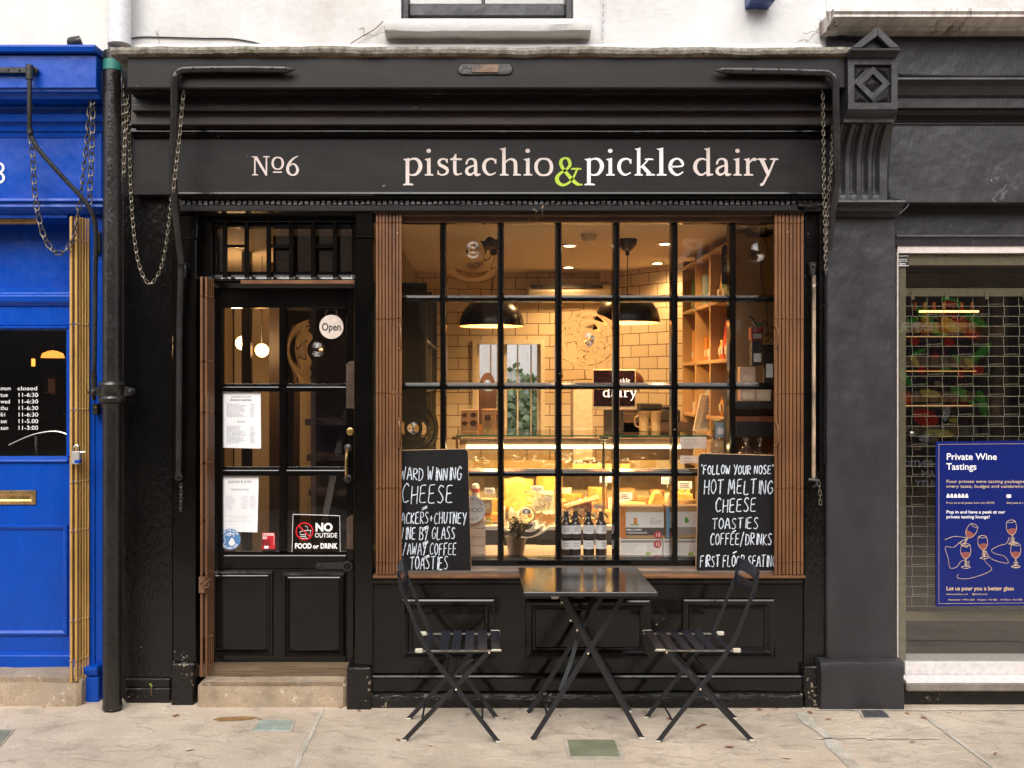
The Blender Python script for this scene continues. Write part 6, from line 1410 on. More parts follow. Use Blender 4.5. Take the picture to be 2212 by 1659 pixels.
put_text(q, '24H EMERGENCY', W(3.6,yj), X(1951,yj), yj, Z(562,yj), 'CENTER', width=W(20,yj)); put_text(q, '0800 15 33 38', W(3.8,yj), X(1951,yj), yj, Z(566,yj), 'CENTER', width=W(18,yj)); lines(q,1943,1959,569,572,2,5,1.2,yj)
for k in range(8):
    for u_ in (552,573.5): q.box(X(1940+3*k,yj),X(1941.5+3*k,yj),yj,yj+0.0003,Z(u_+1.6,yj),Z(u_,yj))
q.build('print', M['letter_white'], t)
t = thing('silver_door_knob', 'round silver knob low in the charcoal shop window', 'knob', (X(1968,0.19),0.19,Z(937,0.19)))
MB().ball((0,0,0), W(8.5,0.19), 18, 12).build('ball', M['chrome'], t, smooth=True)
MB().tube([(0,0,0),(0,0.06,0)], 0.008, 8).build('shank', M['chrome'], t)
# roller grille
ygl = 0.24
t = thing('roller_grille', 'open steel link roller grille behind the wine shop glass', 'grille', (0,0,0))
x0, x1 = X(1948,ygl), xe-0.18; zt_ = Z(640,ygl); zb_ = Z(1320,ygl); pitch = W(21.6,ygl)
q = MB(); n_ = int((zt_-zb_)/pitch); lp = W(33,ygl)
for k in range(n_+1):
    z = zt_-pitch*k; q.tube([(x0+(0.012 if k%2 else 0),ygl,z),(x1,ygl,z)], 0.0013, 5)
for k in range(n_):
    z = zt_-pitch*k; i = 0
    x = x0+0.05+0.004*(k%2)
    while x < x1:
        q.tube([(x,ygl-0.004,z+0.002),(x+0.002,ygl-0.004,z-pitch-0.002)], 0.0011, 5); q.tube([(x-lp*0.02,ygl-0.004,z-pitch+0.010),(x+lp*0.98,ygl-0.004,z-pitch+0.012)], 0.0010, 4) if (k + int(x/lp)) % 3 == 0 else None
        x += lp
q.build('link_mesh', plain('zinc_grille', (0.52,0.44,0.30), rough=0.35), t)
q = MB(); q.box(x0-0.02,x1,ygl-0.015,ygl+0.015,Z(641,ygl),Z(623,ygl)); q.box(x0-0.02,x1,ygl-0.015,ygl+0.015,Z(1340,ygl),Z(1322,ygl))
for v_ in (1968,2042,2128,2210): q.box(X(v_-4,ygl),X(v_+4,ygl),ygl-0.022,ygl-0.0155,Z(648,ygl),Z(630,ygl))
q.build('rails', bm, t, bevel=0.002)
# lit bottle shelves in the wine shop
t = thing('wine_rack', 'dark wine rack with warm strip light at the back of the charcoal shop', 'rack', (0,0,0)); yr_ = 2.3
q = MB(); xa_, xb_ = X(1945,yr_), X(2330,yr_)
zr = [Z(730,yr_), Z(805,yr_), Z(880,yr_), Z(955,yr_)]
for z in zr: q.box(xa_, xb_, yr_-0.02, yr_+0.3, z-0.02, z)
q.box(X(2122,yr_),X(2130,yr_),yr_-0.021,yr_+0.3,0.2,2.5); q.box(xa_,xb_,yr_+0.31,yr_+0.34,0.2,2.5); q.build('shelves', M['wood_dark'], t)
MB().box(X(1985,yr_),X(2112,yr_),yr_-0.02,yr_,Z(675,yr_),Z(671,yr_)).build('strip_light', emit('warm_strip_light', (1,0.62,0.22), 2.2), t)
for z in zr[1:]: MB().box(xa_+0.02,X(2112,yr_),yr_+0.02,yr_+0.035,z+0.265,z+0.272).build('strip_light', emit('amber_strip', (1,0.5,0.15), 0.5), t)
bt_prof = [(0.036,0),(0.037,0.01),(0.037,0.15),(0.03,0.175),(0.014,0.20),(0.0135,0.26),(0.015,0.262),(0.015,0.272),(0,0.273)]
bcol = [('dark green',(0.02,0.05,0.02)),('amber',(0.30,0.10,0.02)),('ruby',(0.22,0.01,0.015)),('black',(0.012,0.01,0.01))]
ccol = [('red',(0.5,0.02,0.015)),('gold',(0.6,0.35,0.08)),('black',(0.02,0.02,0.02)),('orange',(0.6,0.18,0.03))]
proto = {}
for k in range(4):
    b = thing('wine_bottle', None, 'wine bottle', (0,-9.5,0), group='wine bottles on the lit racks')
    MB().lathe(bt_prof[:5]+[(0.0135,0.215)], n=14).build('bottle', plain('bottle_glass_'+bcol[k][0].replace(' ','_'), bcol[k][1], rough=0.12), b, smooth=True)
    MB().lathe([(0.0145,0.212),(0.0145,0.262),(0.0155,0.264),(0.0155,0.273),(0,0.274)], n=12).build('capsule', plain('foil_'+ccol[k][0], ccol[k][1], rough=0.3, metal=0.3), b, smooth=True)
    MB().lathe([(0.0375,0.04),(0.0375,0.12)], n=14, caps=False).build('label_band', plain('bottle_label_'+bcol[k][0].replace(' ','_'), [(0.6,0.5,0.35),(0.7,0.4,0.1),(0.6,0.55,0.5),(0.65,0.6,0.5)][k], rough=0.6), b)
    proto[k] = b
used = set(); rnd = random.Random(11)
rown = ['top','second','third','lowest']
for r_, z in enumerate(zr):
    v = 1952
    while v < 2110:
        k = rnd.choice([0,1,2,3]) if r_ != 1 else rnd.choice([2,2,0])
        lab = f'{bcol[k][0]} wine bottle with {ccol[k][0]} capsule on the {rown[r_]} lit rack shelf'
        x = X(v,yr_+0.1)
        if k not in used: b = proto[k]; b.location = (x,yr_+0.1,z); b['label'] = lab; used.add(k)
        else: b = copy_thing(proto[k], (x,yr_+0.1,z), None, lab)
        v += rnd.uniform(19,24)
for v_, u_, w_, h_, lab in ((2150,905,24,50,'plain wooden wine box low in the dark part of the wine shop'),(2160,735,26,34,'wooden wine box on a high shelf of the dark wine shop')):
    t = thing('wine_box', lab, 'wine box', (X(v_,1.9),1.9,Z(u_,1.9)))
    MB().box(-W(w_,1.9)/2,W(w_,1.9)/2,0,0.25,0,W(h_,1.9)).build('box', plain('brown_box_board', (0.22,0.11,0.045), rough=0.6), t, bevel=0.003)
    MB().box(-W(w_,1.9)*0.3,W(w_,1.9)*0.3,-0.002,-0.0005,W(h_,1.9)*0.3,W(h_,1.9)*0.7).build('label_panel', plain('box_label', (0.35,0.2,0.09), rough=0.6), t)
    MB().box(-W(w_,1.9)*0.5,W(w_,1.9)*0.5,0.02,0.2,-0.03,-0.001).build('shelf', M['wood_dark'], t)
# ------------------------------------------------------------------ goods in the dairy window
yl0 = 0.16
ds = MB(); ds.box(X(838,0.16), X(1720,0.16), 0.165, 0.64, 0.62, 0.727); ds.build('display_ledge', plain('pale_display_ledge', (0.50,0.42,0.34), rough=0.5), shop)
zl = 0.7275
def at(name, lab, cat, v, y, z=zl, group=None, rz=0): return thing(name, lab, cat, (X(v,y), y, z), rz, group)
# plant
t = at('potted_plant', 'leafy grey green plant in a ribbed grey pot on the window ledge', 'plant', 1115, 0.33)
q = MB(); pr_ = [(0.040,0)]
for k in range(10): pr_ += [(0.042+0.0014*k+0.0015*(k%2), 0.006+0.009*k)]
pr_ += [(0.060,0.098),(0.057,0.098),(0.052,0.085),(0.0,0.085)]
q.lathe(pr_, n=28); q.build('pot', plain('ribbed_zinc_pot', (0.48,0.45,0.42), rough=0.45), t, smooth=True)
q = MB(); rnd = random.Random(4); stx = MB()
for i in range(26):
    a = rnd.uniform(0,6.28); L = rnd.uniform(0.06,0.135); tip = Vector((math.cos(a)*L*0.8+0.02, math.sin(a)*L*0.5, 0.09+rnd.uniform(0.015,0.115)))
    base = Vector((0.01*math.cos(a),0.01*math.sin(a),0.085)); stx.tube([base, (base+tip)/2+Vector((0,0,0.02)), tip], 0.0016, 4)
    for k in range(11):
        f = 0.35+0.65*k/10; c = base.lerp(tip, f)+Vector((0,0,0.02*math.sin(math.pi*f))); b_ = rnd.uniform(0,6.28); l_ = rnd.uniform(0.012,0.022)
        d = Vector((math.cos(b_), math.sin(b_)*0.8, rnd.uniform(-0.2,0.7))).normalized(); s_ = d.cross(Vector((rnd.uniform(-.4,.4),rnd.uniform(-.4,.4),1))).normalized()*l_*0.38
        n_ = s_.cross(d).normalized()*l_*0.12
        q.add([c, c+d*l_*0.35+s_*0.9-n_, c+d*l_*0.75+s_*0.8-n_, c+d*l_*1.05, c+d*l_*0.75-s_*0.8-n_, c+d*l_*0.35-s_*0.9-n_, c+d*l_*0.5], [(0,1,6),(1,2,6),(2,3,6),(3,4,6),(4,5,6),(5,0,6)])
q.build('foliage', paint('sage_leaves', (0.17,0.20,0.09),(0.07,0.09,0.04), rough=0.5, sc=30), t); stx.build('stems', plain('green_stems', (0.12,0.14,0.05), rough=0.6), t)
# four wrapped bottles
def wrapped():
    t = thing('oil_bottle', None, 'bottle', (0,0,0), group='wrapped bottles on the window ledge')
    MB().lathe([(0.0285,0),(0.030,0.006),(0.030,0.15),(0.028,0.17),(0.018,0.185),(0.0,0.186)], n=20).build('bottle', plain('dark_oil_glass', (0.022,0.014,0.010), rough=0.08), t, smooth=True)
    q = MB(); q.lathe([(0.0305,0.036),(0.0305,0.082)], n=20, caps=False); q.build('lower_paper_band', M['white'], t)
    q = MB(); q.lathe([(0.0305,0.118),(0.0305,0.164)], n=20, caps=False); q.build('upper_paper_band', M['white'], t)
    q = MB()
    for z0 in (0.052,0.134):
        for k, tx in enumerate(('black','garlic')):
            vs, fs = text_mesh(tx, 0.013, 'CENTER'); q.add([((0.0312)*math.sin(v[0]/0.031), -(0.0312)*math.cos(v[0]/0.031), z0+0.012-0.013*k+v[1]) for v in vs], fs)
    q.build('print', M['ink'], t)
    MB().lathe([(0.017,0.186),(0.015,0.20),(0.012,0.215),(0.013,0.235),(0.0,0.236)], n=14).build('cap', M['black'], t, smooth=True)
    q = MB(); n_ = 16; rnd = random.Random(5); vs = []; fs = []
    for j, (r_, z) in enumerate(((0.022,0.185),(0.015,0.205),(0.009,0.222),(0.016,0.245),(0.024,0.262))):
        for k in range(n_):
            a = 2*math.pi*k/n_; rr = r_*(1+0.22*math.sin(5*a+j)+rnd.uniform(-0.1,0.1)); vs.append((rr*math.cos(a)+0.004*(j-2), rr*math.sin(a), z+0.006*math.sin(3*a+j)))
    for j in range(4):
        for k in range(n_): fs.append((j*n_+k, j*n_+(k+1)%n_, (j+1)*n_+(k+1)%n_, (j+1)*n_+k))
    q.add(vs, fs); q.build('cellophane', glass_thin('cellophane', (0.86,0.82,0.78), rough=0.12, ior=2.0, wob=0.4, sc=40), t, smooth=True)
    q = MB(); q.tube(catmull([(-0.012,-0.016,0.222),(0.0,-0.02,0.224),(0.012,-0.016,0.222),(0.028,-0.012,0.210),(0.036,-0.008,0.20)],4),0.0035,6); q.tube(catmull([(0.0,-0.02,0.222),(-0.018,-0.014,0.21),(-0.024,-0.012,0.192)],4),0.003,6); q.build('ribbon', M['black'], t, smooth=True)
    return t
b0 = wrapped()
for i, (v_, lab) in enumerate(((1223,'wrapped dark bottle half hidden by a glazing bar, first from the plant'),(1243,'wrapped dark bottle with its cap dipped, second from the plant'),(1272,'wrapped dark bottle with an upright ribboned top, third from the plant'),(1299,'wrapped dark bottle nearest the cheese making kit boxes'))):
    if i == 0: b0.location = (X(v_,0.30),0.30,zl); b0['label'] = lab
    else: copy_thing(b0, (X(v_,0.30),0.30+0.004*i,zl), R((5,-6,25)[i-1]), lab)
# cheese making kits
card = plain('white_card', (0.74,0.72,0.69), rough=0.5, var=0.04); woodprint = paint('wood_print_card', (0.52,0.33,0.16),(0.42,0.25,0.11), rough=0.5, stretch=(0.3,1,3)); bandk = plain('charcoal_band', (0.05,0.045,0.043), rough=0.5); orange = plain('orange_card', (0.62,0.20,0.03), rough=0.5); bluec = plain('cyan_card', (0.06,0.30,0.55), rough=0.5); greyband = plain('grey_band', (0.28,0.26,0.25), rough=0.5); redd = plain('red_seal', (0.45,0.03,0.04), rough=0.5)
def kit(lab, v0, v1, u0, u1, y, dep, side, band, rot=0, seal=None, back=False):
    t = thing('cheese_kit_box', lab, 'box', ((X(v0,y)+X(v1,y))/2, y, Z(u1,y)), rot, 'cheese making kit boxes')
    w = X(v1,y)-X(v0,y); h = Z(u0,y)-Z(u1,y)
    MB().box(-w/2,w/2,0,dep,0,h).build('carton', woodprint if not back else card, t, bevel=0.0015)
    if not back:
        MB().box(-w/2+w*0.06,w/2-0.001,-0.0012,-0.0002,h*0.10,h*0.82).build('white_panel', card, t)
        MB().box(-w/2+w*0.0,w/2-0.001,-0.002,-0.0013,h*0.10,h*0.34).build('band', band, t)
        MB().box(-w/2-0.0004,-w/2+w*0.115,-0.0026,-0.0021,0.002,h-0.002).build('side_strip', side, t)
    else:
        q = MB(); rnd = random.Random(int(v0)); q.box(-w/2+0.004,w/2-0.004,-0.001,-0.0003,h*0.80,h*0.94); q.build('band', greyband, t)
        q = MB()
        for c0, c1 in ((-0.45,0.05),(0.12,0.42)):
            for k in range(8): q.box(w*c0, w*(c0+(c1-c0)*rnd.uniform(0.6,1)), -0.001,-0.0004, h*(0.70-0.07*k), h*(0.70-0.07*k)+h*0.018)
        q.build('small_print', M['ink_soft'], t)
        q = MB(); q.box(w*0.10,w*0.22,-0.0012,-0.0004,h*0.05,h*0.26); q.build('picture', plain('leaf_green_print', (0.25,0.42,0.05), rough=0.5), t)
    if seal:
        sx, sz = seal; n = 24; r_ = W(8.2,y)
        MB().prism_y([(w*sx+r_*math.cos(2*math.pi*k/n)*(1+0.04*(k%2)), h*sz+r_*math.sin(2*math.pi*k/n)*(1+0.04*(k%2))) for k in range(n)], -0.0032, -0.0021).build('seal', redd, t)
        q = MB(); put_text(q, '12', W(10,y), w*sx, -0.0036, h*sz-W(3.4,y), 'CENTER', bold=0.0004); q.build('seal_number', M['letter_white'], t)
    return t, w, h
t, w, h = kit('beer lover cheese making kit box with orange end, atop a white box', 1341, 1434, 1094, 1163, 0.32, 0.10, orange, bandk, R(-2), (0.36,0.12))
q = MB(); put_text(q, "BEER LOVER'S", 0.0135, -w*0.37, -0.0026, h*0.245, bold=0.0004); put_text(q, 'CHEESE MAKING KIT', 0.012, -w*0.37, -0.0026, h*0.155, bold=0.0002); q.build('lettering', M['letter_white'], t)
q = MB(); put_text(q, 'THE', 0.010, w*0.20, -0.0017, h*0.60); put_text(q, 'BIG CHEESE', 0.011, w*0.18, -0.0017, h*0.52, width=w*0.28); put_text(q, 'MAKING KIT', 0.011, w*0.18, -0.0017, h*0.45, width=w*0.26); q.build('lettering', M['ink'], t)
q = MB(); q.box(-w*0.20,-w*0.12,-0.002,-0.0013,h*0.45,h*0.64); q.build('beer_picture', plain('amber_print', (0.6,0.22,0.02), rough=0.5), t); MB().box(-w*0.28,-w*0.08,-0.0022,-0.0021,h*0.42,h*0.45).build('hops_picture', plain('hop_green_print', (0.2,0.35,0.04), rough=0.5), t)
t, w, h = kit('cheese making kit box with blue end and green leaf print, beside the right chalkboard', 1440, 1520, 1093, 1162, 0.30, 0.10, bluec, greyband, R(3))
MB().prism_y([(-w*0.02,h*0.50),(w*0.05,h*0.46),(w*0.10,h*0.50),(w*0.08,h*0.62),(w*0.0,h*0.66)], -0.002, -0.0013).build('leaf_picture', plain('leaf_print', (0.04,0.32,0.03), rough=0.5), t)
kit('white printed box with red 12 seal under the beer kit', 1340, 1431, 1164.5, 1203, 0.32, 0.10, None, None, 0, (0.38,0.72), True)
kit('white printed box lowest, beside the right chalkboard under the leaf kit', 1434, 1522, 1164.5, 1203, 0.30, 0.10, None, None, 0, None, True)
# crate and round guild sign
t = at('slatted_crate', 'pale slatted wooden crate behind the award winning chalkboard', 'crate', 1020, 0.30)
q = MB(); 
for k in range(4): q.box(-0.09,0.072,-0.004,0.004,0.004+0.047*k,0.047+0.047*k); q.box(-0.09,0.072,0.14,0.148,0.004+0.047*k,0.047+0.047*k); q.box(0.064,0.072,0.005,0.139,0.004+0.047*k,0.047+0.047*k); q.box(-0.09,-0.082,0.005,0.139,0.004+0.047*k,0.047+0.047*k)
q.build('slats', paint('whitened_pine', (0.60,0.48,0.38),(0.50,0.39,0.30), rough=0.6, stretch=(0.3,1,2)), t, bevel=0.002)
t = at('guild_sign', 'round white guild of food member disc leaning on the crate', 'sign', 1019, 0.27, 0)
yv = 0.27; disc_o = MB().prism_y([(W(30,yv)*math.cos(2*math.pi*k/40), Z(1101,yv)+W(30,yv)*math.sin(2*math.pi*k/40)) for k in range(40)], 0, 0.004).build('disc', card, t)
q = MB(); put_text(q, 'FOOD', W(13,yv), W(2,yv), -0.001, Z(1106,yv), 'CENTER', width=W(44,yv)); 
for s_, rr, a0, a1, fl_ in (('GUILD OF FINE',21,R(160),R(20),False),('MEMBER',24,R(230),R(310),True)):
    n = len(s_)
    for i, c_ in enumerate(s_):
        if c_ == ' ': continue
        a = a0+(a1-a0)*(i+0.5)/n; put_text(q, c_, W(7,yv), W(rr,yv)*math.cos(a), -0.001, Z(1101,yv)+W(rr,yv)*math.sin(a), 'CENTER', rot=a-math.pi/2 if not fl_ else a+math.pi/2)
q.build('lettering', M['ink'], t)

# ------------------------------------------------------------------ the cheese counter
yk0, yk1 = 0.86, 1.62; xk0, xk1 = X(985,yk0), X(1532,yk0); ztop = 1.345
ct = thing('cheese_counter', 'glass topped chilled cheese counter with bright strip light in the dairy', 'counter', (0,0,0))
MB().box(xk0,xk1,yk0+0.03,yk1,0.149,0.775).build('base_cabinet', plain('dark_counter_base', (0.05,0.045,0.04), rough=0.4), ct, bevel=0.004)
MB().box(xk0+0.01,xk1-0.01,yk0+0.025,yk1-0.05,0.776,0.80).build('deck', plain('white_deck', (0.62,0.58,0.50), rough=0.4), ct)
MB().box(xk0,xk1,yk1-0.045,yk1,0.80,1.14).build('rear_panel', plain('cream_counter_panel', (0.52,0.42,0.28), rough=0.4), ct)
MB().box(xk0+0.01,xk1-0.01,1.30,yk1-0.05,1.075,1.085).build('inner_shelf', M['steel'], ct)
MB().box(xk0,xk1,yk0-0.002,yk0+0.0,ztop-0.008,ztop).build('glass_edge', plain('green_glass_edge', (0.015,0.17,0.085), rough=0.15), ct)
MB().box(xk0,xk1,yk0+0.001,yk1,ztop-0.008,ztop).build('glass_top', M['glass'], ct)
MB().add([(xk0,yk0+0.02,0.80),(xk1,yk0+0.02,0.80),(xk1,yk0+0.012,ztop-0.009),(xk0,yk0+0.012,ztop-0.009)],[(0,1,2,3)]).build('front_glass', M['glass'], ct)
q = MB(); q.box(xk0+0.02,xk1-0.02,0.935,0.985,1.280,1.325); q.build('light_housing', plain('pinkish_steel', (0.50,0.36,0.27), rough=0.25, metal=0.6), ct, bevel=0.004)
MB().box(xk0+0.06,xk1-0.04,0.925,0.940,1.262,1.277).build('light_tube', emit('lit_counter_tube', (1,0.80,0.42), 9), ct)
for x in (xk0+0.006, X(1305,yk0), xk1-0.006):
    q = MB(); q.box(x-0.009,x+0.009,yk0+0.024,yk0+0.044,0.80,ztop-0.009); q.box(x-0.03,x+0.03,yk0+0.0205,yk0+0.05,ztop-0.028,ztop-0.0085); q.build('post', M['chrome'], ct, bevel=0.002)
L = bpy.data.objects.new('counter_tube_light', bpy.data.lights.new('counter_tube_light','AREA')); col.objects.link(L)
L.data.shape = 'RECTANGLE'; L.data.size = 1.4; L.data.size_y = 0.03; L.data.energy = 14; L.data.color = (1,0.74,0.36)
L.location = ((xk0+xk1)/2, 0.932, 1.255); L.rotation_euler = (R(24),0,0)
# crumpled cling film over the upper shelf
vs = []; fs = []; nx, nz = 60, 8
for j in range(nz+1):
    for i in range(nx+1):
        x = xk0+0.10+(xk1-xk0-0.35)*i/nx; z = 1.085+0.13*j/nz
        vs.append((x, 1.25-0.02*j/nz+0.035*noise.noise(Vector((x*5,z*22+x*9,0)))+0.02*noise.noise(Vector((x*22,z*30,3))), z+0.015*noise.noise(Vector((x*8,1,z*9)))))
for j in range(nz):
    for i in range(nx): a = j*(nx+1)+i; fs.append((a,a+1,a+nx+2,a+nx+1))
tag(MB().add(vs, fs).build('cling_film', glass_thin('cling_film', (0.93,0.80,0.55), rough=0.22, ior=1.6, wob=0.6, sc=18), None, smooth=True), 'crinkled clear film draped along the shelf under the counter light', 'film')

def ch_mat(name, a, b, rough=0.45):
    return paint(name, a, b, rough=rough, sc=12, bs=0.3, bd=0.004, coarse=9, cbs=0.5)
CH = {'yellow':ch_mat('butter_yellow_cheese',(0.76,0.50,0.14),(0.62,0.36,0.07)),'pale':ch_mat('pale_cheese',(0.78,0.62,0.34),(0.68,0.50,0.24)),'blue':paint('blue_veined_cheese',(0.72,0.64,0.46),(0.30,0.30,0.22),rough=0.5,sc=32,bs=0.5,chips=(0.12,0.16,0.15),chip_amt=0.7),'orange':ch_mat('orange_cheese',(0.75,0.28,0.04),(0.62,0.20,0.03)),'white':ch_mat('white_cheese',(0.80,0.72,0.56),(0.72,0.62,0.44)),'rind':paint('brown_rind',(0.36,0.18,0.06),(0.22,0.10,0.03),rough=0.7,bs=0.6,bd=0.008),'wax':plain('dark_red_wax',(0.16,0.015,0.012),rough=0.25)}
def cheese(kind, lab, v, u_bot, w_, h_, y, mat, rz=0, rind=True, dep=None):
    t = thing('cheese', lab, 'cheese', (X(v,y), y, Z(u_bot,y)), rz, 'cheeses in the counter')
    W_ = W(w_,y); H = W(h_,y); dp = dep or W_*0.8
    q = MB()
    if kind == 'wedge':      # triangular slice, point to the front
        q.prism_z([(-W_/2,dp*0.5),(W_/2,dp*0.4),(W_*0.1,-dp*0.5)], 0, H)
        r2 = MB().prism_z([(-W_/2-0.003,dp*0.5+0.001),(W_/2+0.002,dp*0.4+0.001),(W_/2+0.004,dp*0.4+0.010),(-W_/2-0.004,dp*0.5+0.010)], 0, H)
    elif kind == 'upright':  # slice stood on its rind
        q.prism_y([(-W_/2,0),(W_/2,0),(W_*0.32,H*0.55),(W_*0.05,H),(-W_*0.22,H*0.93),(-W_*0.42,H*0.5)], -dp/2, dp/2)
        r2 = MB().prism_y([(-W_/2-0.002,-0.006),(W_/2+0.002,-0.006),(W_/2+0.002,-0.0005),(-W_/2-0.002,-0.0005)], -dp/2-0.001, dp/2+0.001)
    elif kind == 'wheel':
        q.lathe([(W_*0.48,0),(W_*0.5,H*0.15),(W_*0.5,H*0.85),(W_*0.46,H),(0,H)], n=28)
        r2 = MB().lathe([(W_*0.505,H*0.12),(W_*0.505,H*0.86)], n=28, caps=False)
    else:
        q.rough(-W_/2,W_/2,-dp/2,dp/2,0,H,res=0.02,amp=0.006,fr=14,rnd=0.008,seed=int(v))
        r2 = MB().box(-W_/2-0.002,W_/2+0.002,dp/2+0.004,dp/2+0.010,0,H)
    q.build('paste', mat, t, bevel=0.003)
    if rind: r2.build('rind', CH['rind'], t)
    return t
cheese('block','big yellow cheese slab with a torn face beside the plant pane',1107,1100,48,66,1.08,CH['yellow'],R(20))
cheese('wedge','tall yellow cheese wedge behind the torn slab',1125,1078,44,44,1.22,CH['yellow'],R(-30))
cheese('block','blue veined cheese block with a price card on top',1176,1112,44,52,1.05,CH['blue'],R(-12))
cheese('wedge','long pale yellow slice lying above the blue veined block',1192,1066,56,36,1.25,CH['yellow'],R(10))
cheese('wedge','orange cheese wedge with red rind under the spike of bread',1243,1090,46,22,1.16,CH['orange'],R(15))
cheese('wheel','small round white cheese above the wrapped bottles',1250,1118,26,20,0.98,CH['white'])
cheese('wheel','small flat cheese wheel low beside the third bottle',1268,1132,38,16,0.97,CH['pale'])
cheese('block','low pale cheese block behind the middle steel post',1318,1126,52,24,1.10,CH['pale'])
cheese('block','wide flat yellow cheese slab above the beer kit box',1368,1112,54,26,1.05,CH['yellow'],R(-8))
cheese('upright','upright pale yellow cheese slice above the beer kit box',1421,1112,44,52,1.02,CH['yellow'])
cheese('wheel','brown crusted cheese wheel beside the right chalkboard',1486,1112,34,34,1.0,CH['rind'],rind=False)
cheese('wedge','yellow cheese piece sitting on the brown crusted wheel',1484,1082,34,16,1.03,CH['yellow'],R(40))
cheese('block','dull red waxed cheese block between the bottles and orange wedge',1262,1106,30,30,1.02,CH['wax'],R(10),rind=False)
cheese('block','stack of pale cheese at the back of the deck',1455,1090,44,26,1.25,CH['pale'])
cheese('block','pale wrapped cheese at the left end of the deck',1052,1118,22,30,1.02,CH['pale'],R(5))
rnd = random.Random(33)
for i in range(30):      # the smaller pieces packed in between
    v_ = 1062+446*((i*0.618)%1.0); tier = i % 3; y = (1.0,1.14,1.26)[tier]; u_ = (1128,1104,1082)[tier]+rnd.uniform(-6,4)
    mt = CH[rnd.choice(['yellow','yellow','pale','pale','white','orange','rind'])]
    cheese(rnd.choice(['wedge','block','wheel','wedge','upright']), 'smaller piece of cheese packed in among the large cheeses of the counter', v_, u_, rnd.uniform(22,40), rnd.uniform(16,34), y, mt, R(rnd.uniform(-40,40)))
k = 0
for v_, u_, w_, lab in ((1058,1060,22,'price card at the left end of the counter'),(1160,1058,28,'price card leaning over the torn yellow slab'),(1184,1080,24,'price card stuck on the blue veined cheese'),(1310,1034,28,'price card hung high by the middle steel post'),(1292,1094,20,'price card behind the third wrapped bottle'),(1244,1094,20,'price card behind the orange wedge'),(1352,1072,28,'price card above the flat yellow slab, behind another'),(1378,1098,30,'price card standing on the wide flat yellow slab'),(1460,1096,28,'price card between the upright slice and the brown wheel'),(1480,1048,30,'price card on a high stem near the right chalkboard'),(1442,1038,26,'price card hung high above the upright slice')):
    y = 0.97+0.012*(k%4); t = thing('price_card', lab, 'price card', (X(v_,y),y,Z(u_,y)), group='price cards in the counter'); k += 1
    W_ = W(w_,y); q = MB(); q.box(-W_/2,W_/2,0,0.002,-W_*0.28,W_*0.28); q.build('card', M['white'], t)
    q = MB(); rnd = random.Random(k)
    for j in range(3): q.box(-W_*0.4,W_*rnd.uniform(0.1,0.4),-0.0008,-0.0002,W_*(0.12-0.14*j),W_*(0.17-0.14*j))
    q.build('print', M['ink'], t); MB().box(-0.004,0.004,0.0021,0.004,-W_*0.6,-W_*0.1).build('stem', M['cap'], t)
# small goods at the left of the deck
t = thing('shaped_jar', 'white ghost shaped jar with a red label at the end of the counter', 'jar', (X(1027,0.95),0.95,Z(1082,0.95)))
MB().lathe([(0.026,0),(0.028,0.02),(0.022,0.05),(0.026,0.075),(0.02,0.10),(0.0,0.108)], n=18).build('body', M['cap'], t, smooth=True); MB().lathe([(0.0235,0.052),(0.027,0.076)], n=18, caps=False).build('label_band', redd, t); MB().box(-0.05,0.07,-0.04,0.06,-0.012,-0.001).build('glass_stand', M['glass'], t)
for v_, u_, w_, h_, m_, lab in ((1051,1108,24,30,woodprint,'small brown carton behind the guild disc'),(1054,1130,18,11,plain('olive_tin',(0.35,0.32,0.03),rough=0.35),'green and yellow tin upper of two beside the guild disc'),(1054,1142,18,11,plain('yellow_tin',(0.55,0.40,0.03),rough=0.35),'yellow tin lower of two beside the guild disc')):
    t = thing('small_pack', lab, 'pack', (X(v_,0.93),0.93,Z(u_,0.93))); W_ = W(w_,0.93); H = W(h_,0.93)
    MB().box(-W_/2,W_/2,0,0.08,0,H).build('pack', m_, t, bevel=0.002); MB().box(-W_*0.3,W_*0.3,-0.0012,-0.0003,H*0.3,H*0.7).build('label_panel', M['cap'], t)
t = thing('bread_stick_bag', 'clear bag of bread sticks lying across the cheeses', 'bag', (X(1258,0.94),0.94,Z(1088,0.94)))
q = MB()
for k in range(4): q.tube(catmull([(-0.10,0.012*k,-0.03+0.006*k),(0,0.012*k,0.005+0.004*k),(0.10,0.012*k,0.025+0.007*k)],4),0.007,7)
q.build('bread_sticks', plain('baked_crust',(0.58,0.30,0.10),rough=0.6), t, smooth=True)
q = MB(); q.lathe([(0.03,-0.11),(0.035,0.0),(0.03,0.10),(0.012,0.12),(0.026,0.145)], (0,0.02,0.0), 12, 'x', caps=False); o = q.build('film', glass_thin('bag_film',(0.95,0.9,0.8),rough=0.08,ior=1.8,wob=0.5,sc=25), t, smooth=True); o.rotation_euler = (0,R(-15),0)
t = thing('cream_carton', 'plain cream carton on the counter inner shelf behind the steel post', 'carton', (X(1299,1.34),1.34,1.0855))
MB().box(-0.185,0.185,0,0.16,0,0.052).build('carton', plain('cream_card',(0.72,0.60,0.36),rough=0.5), t, bevel=0.003); MB().box(-0.184,0.184,0.005,0.155,0.0525,0.060).build('lid', M['wood_dark'], t)

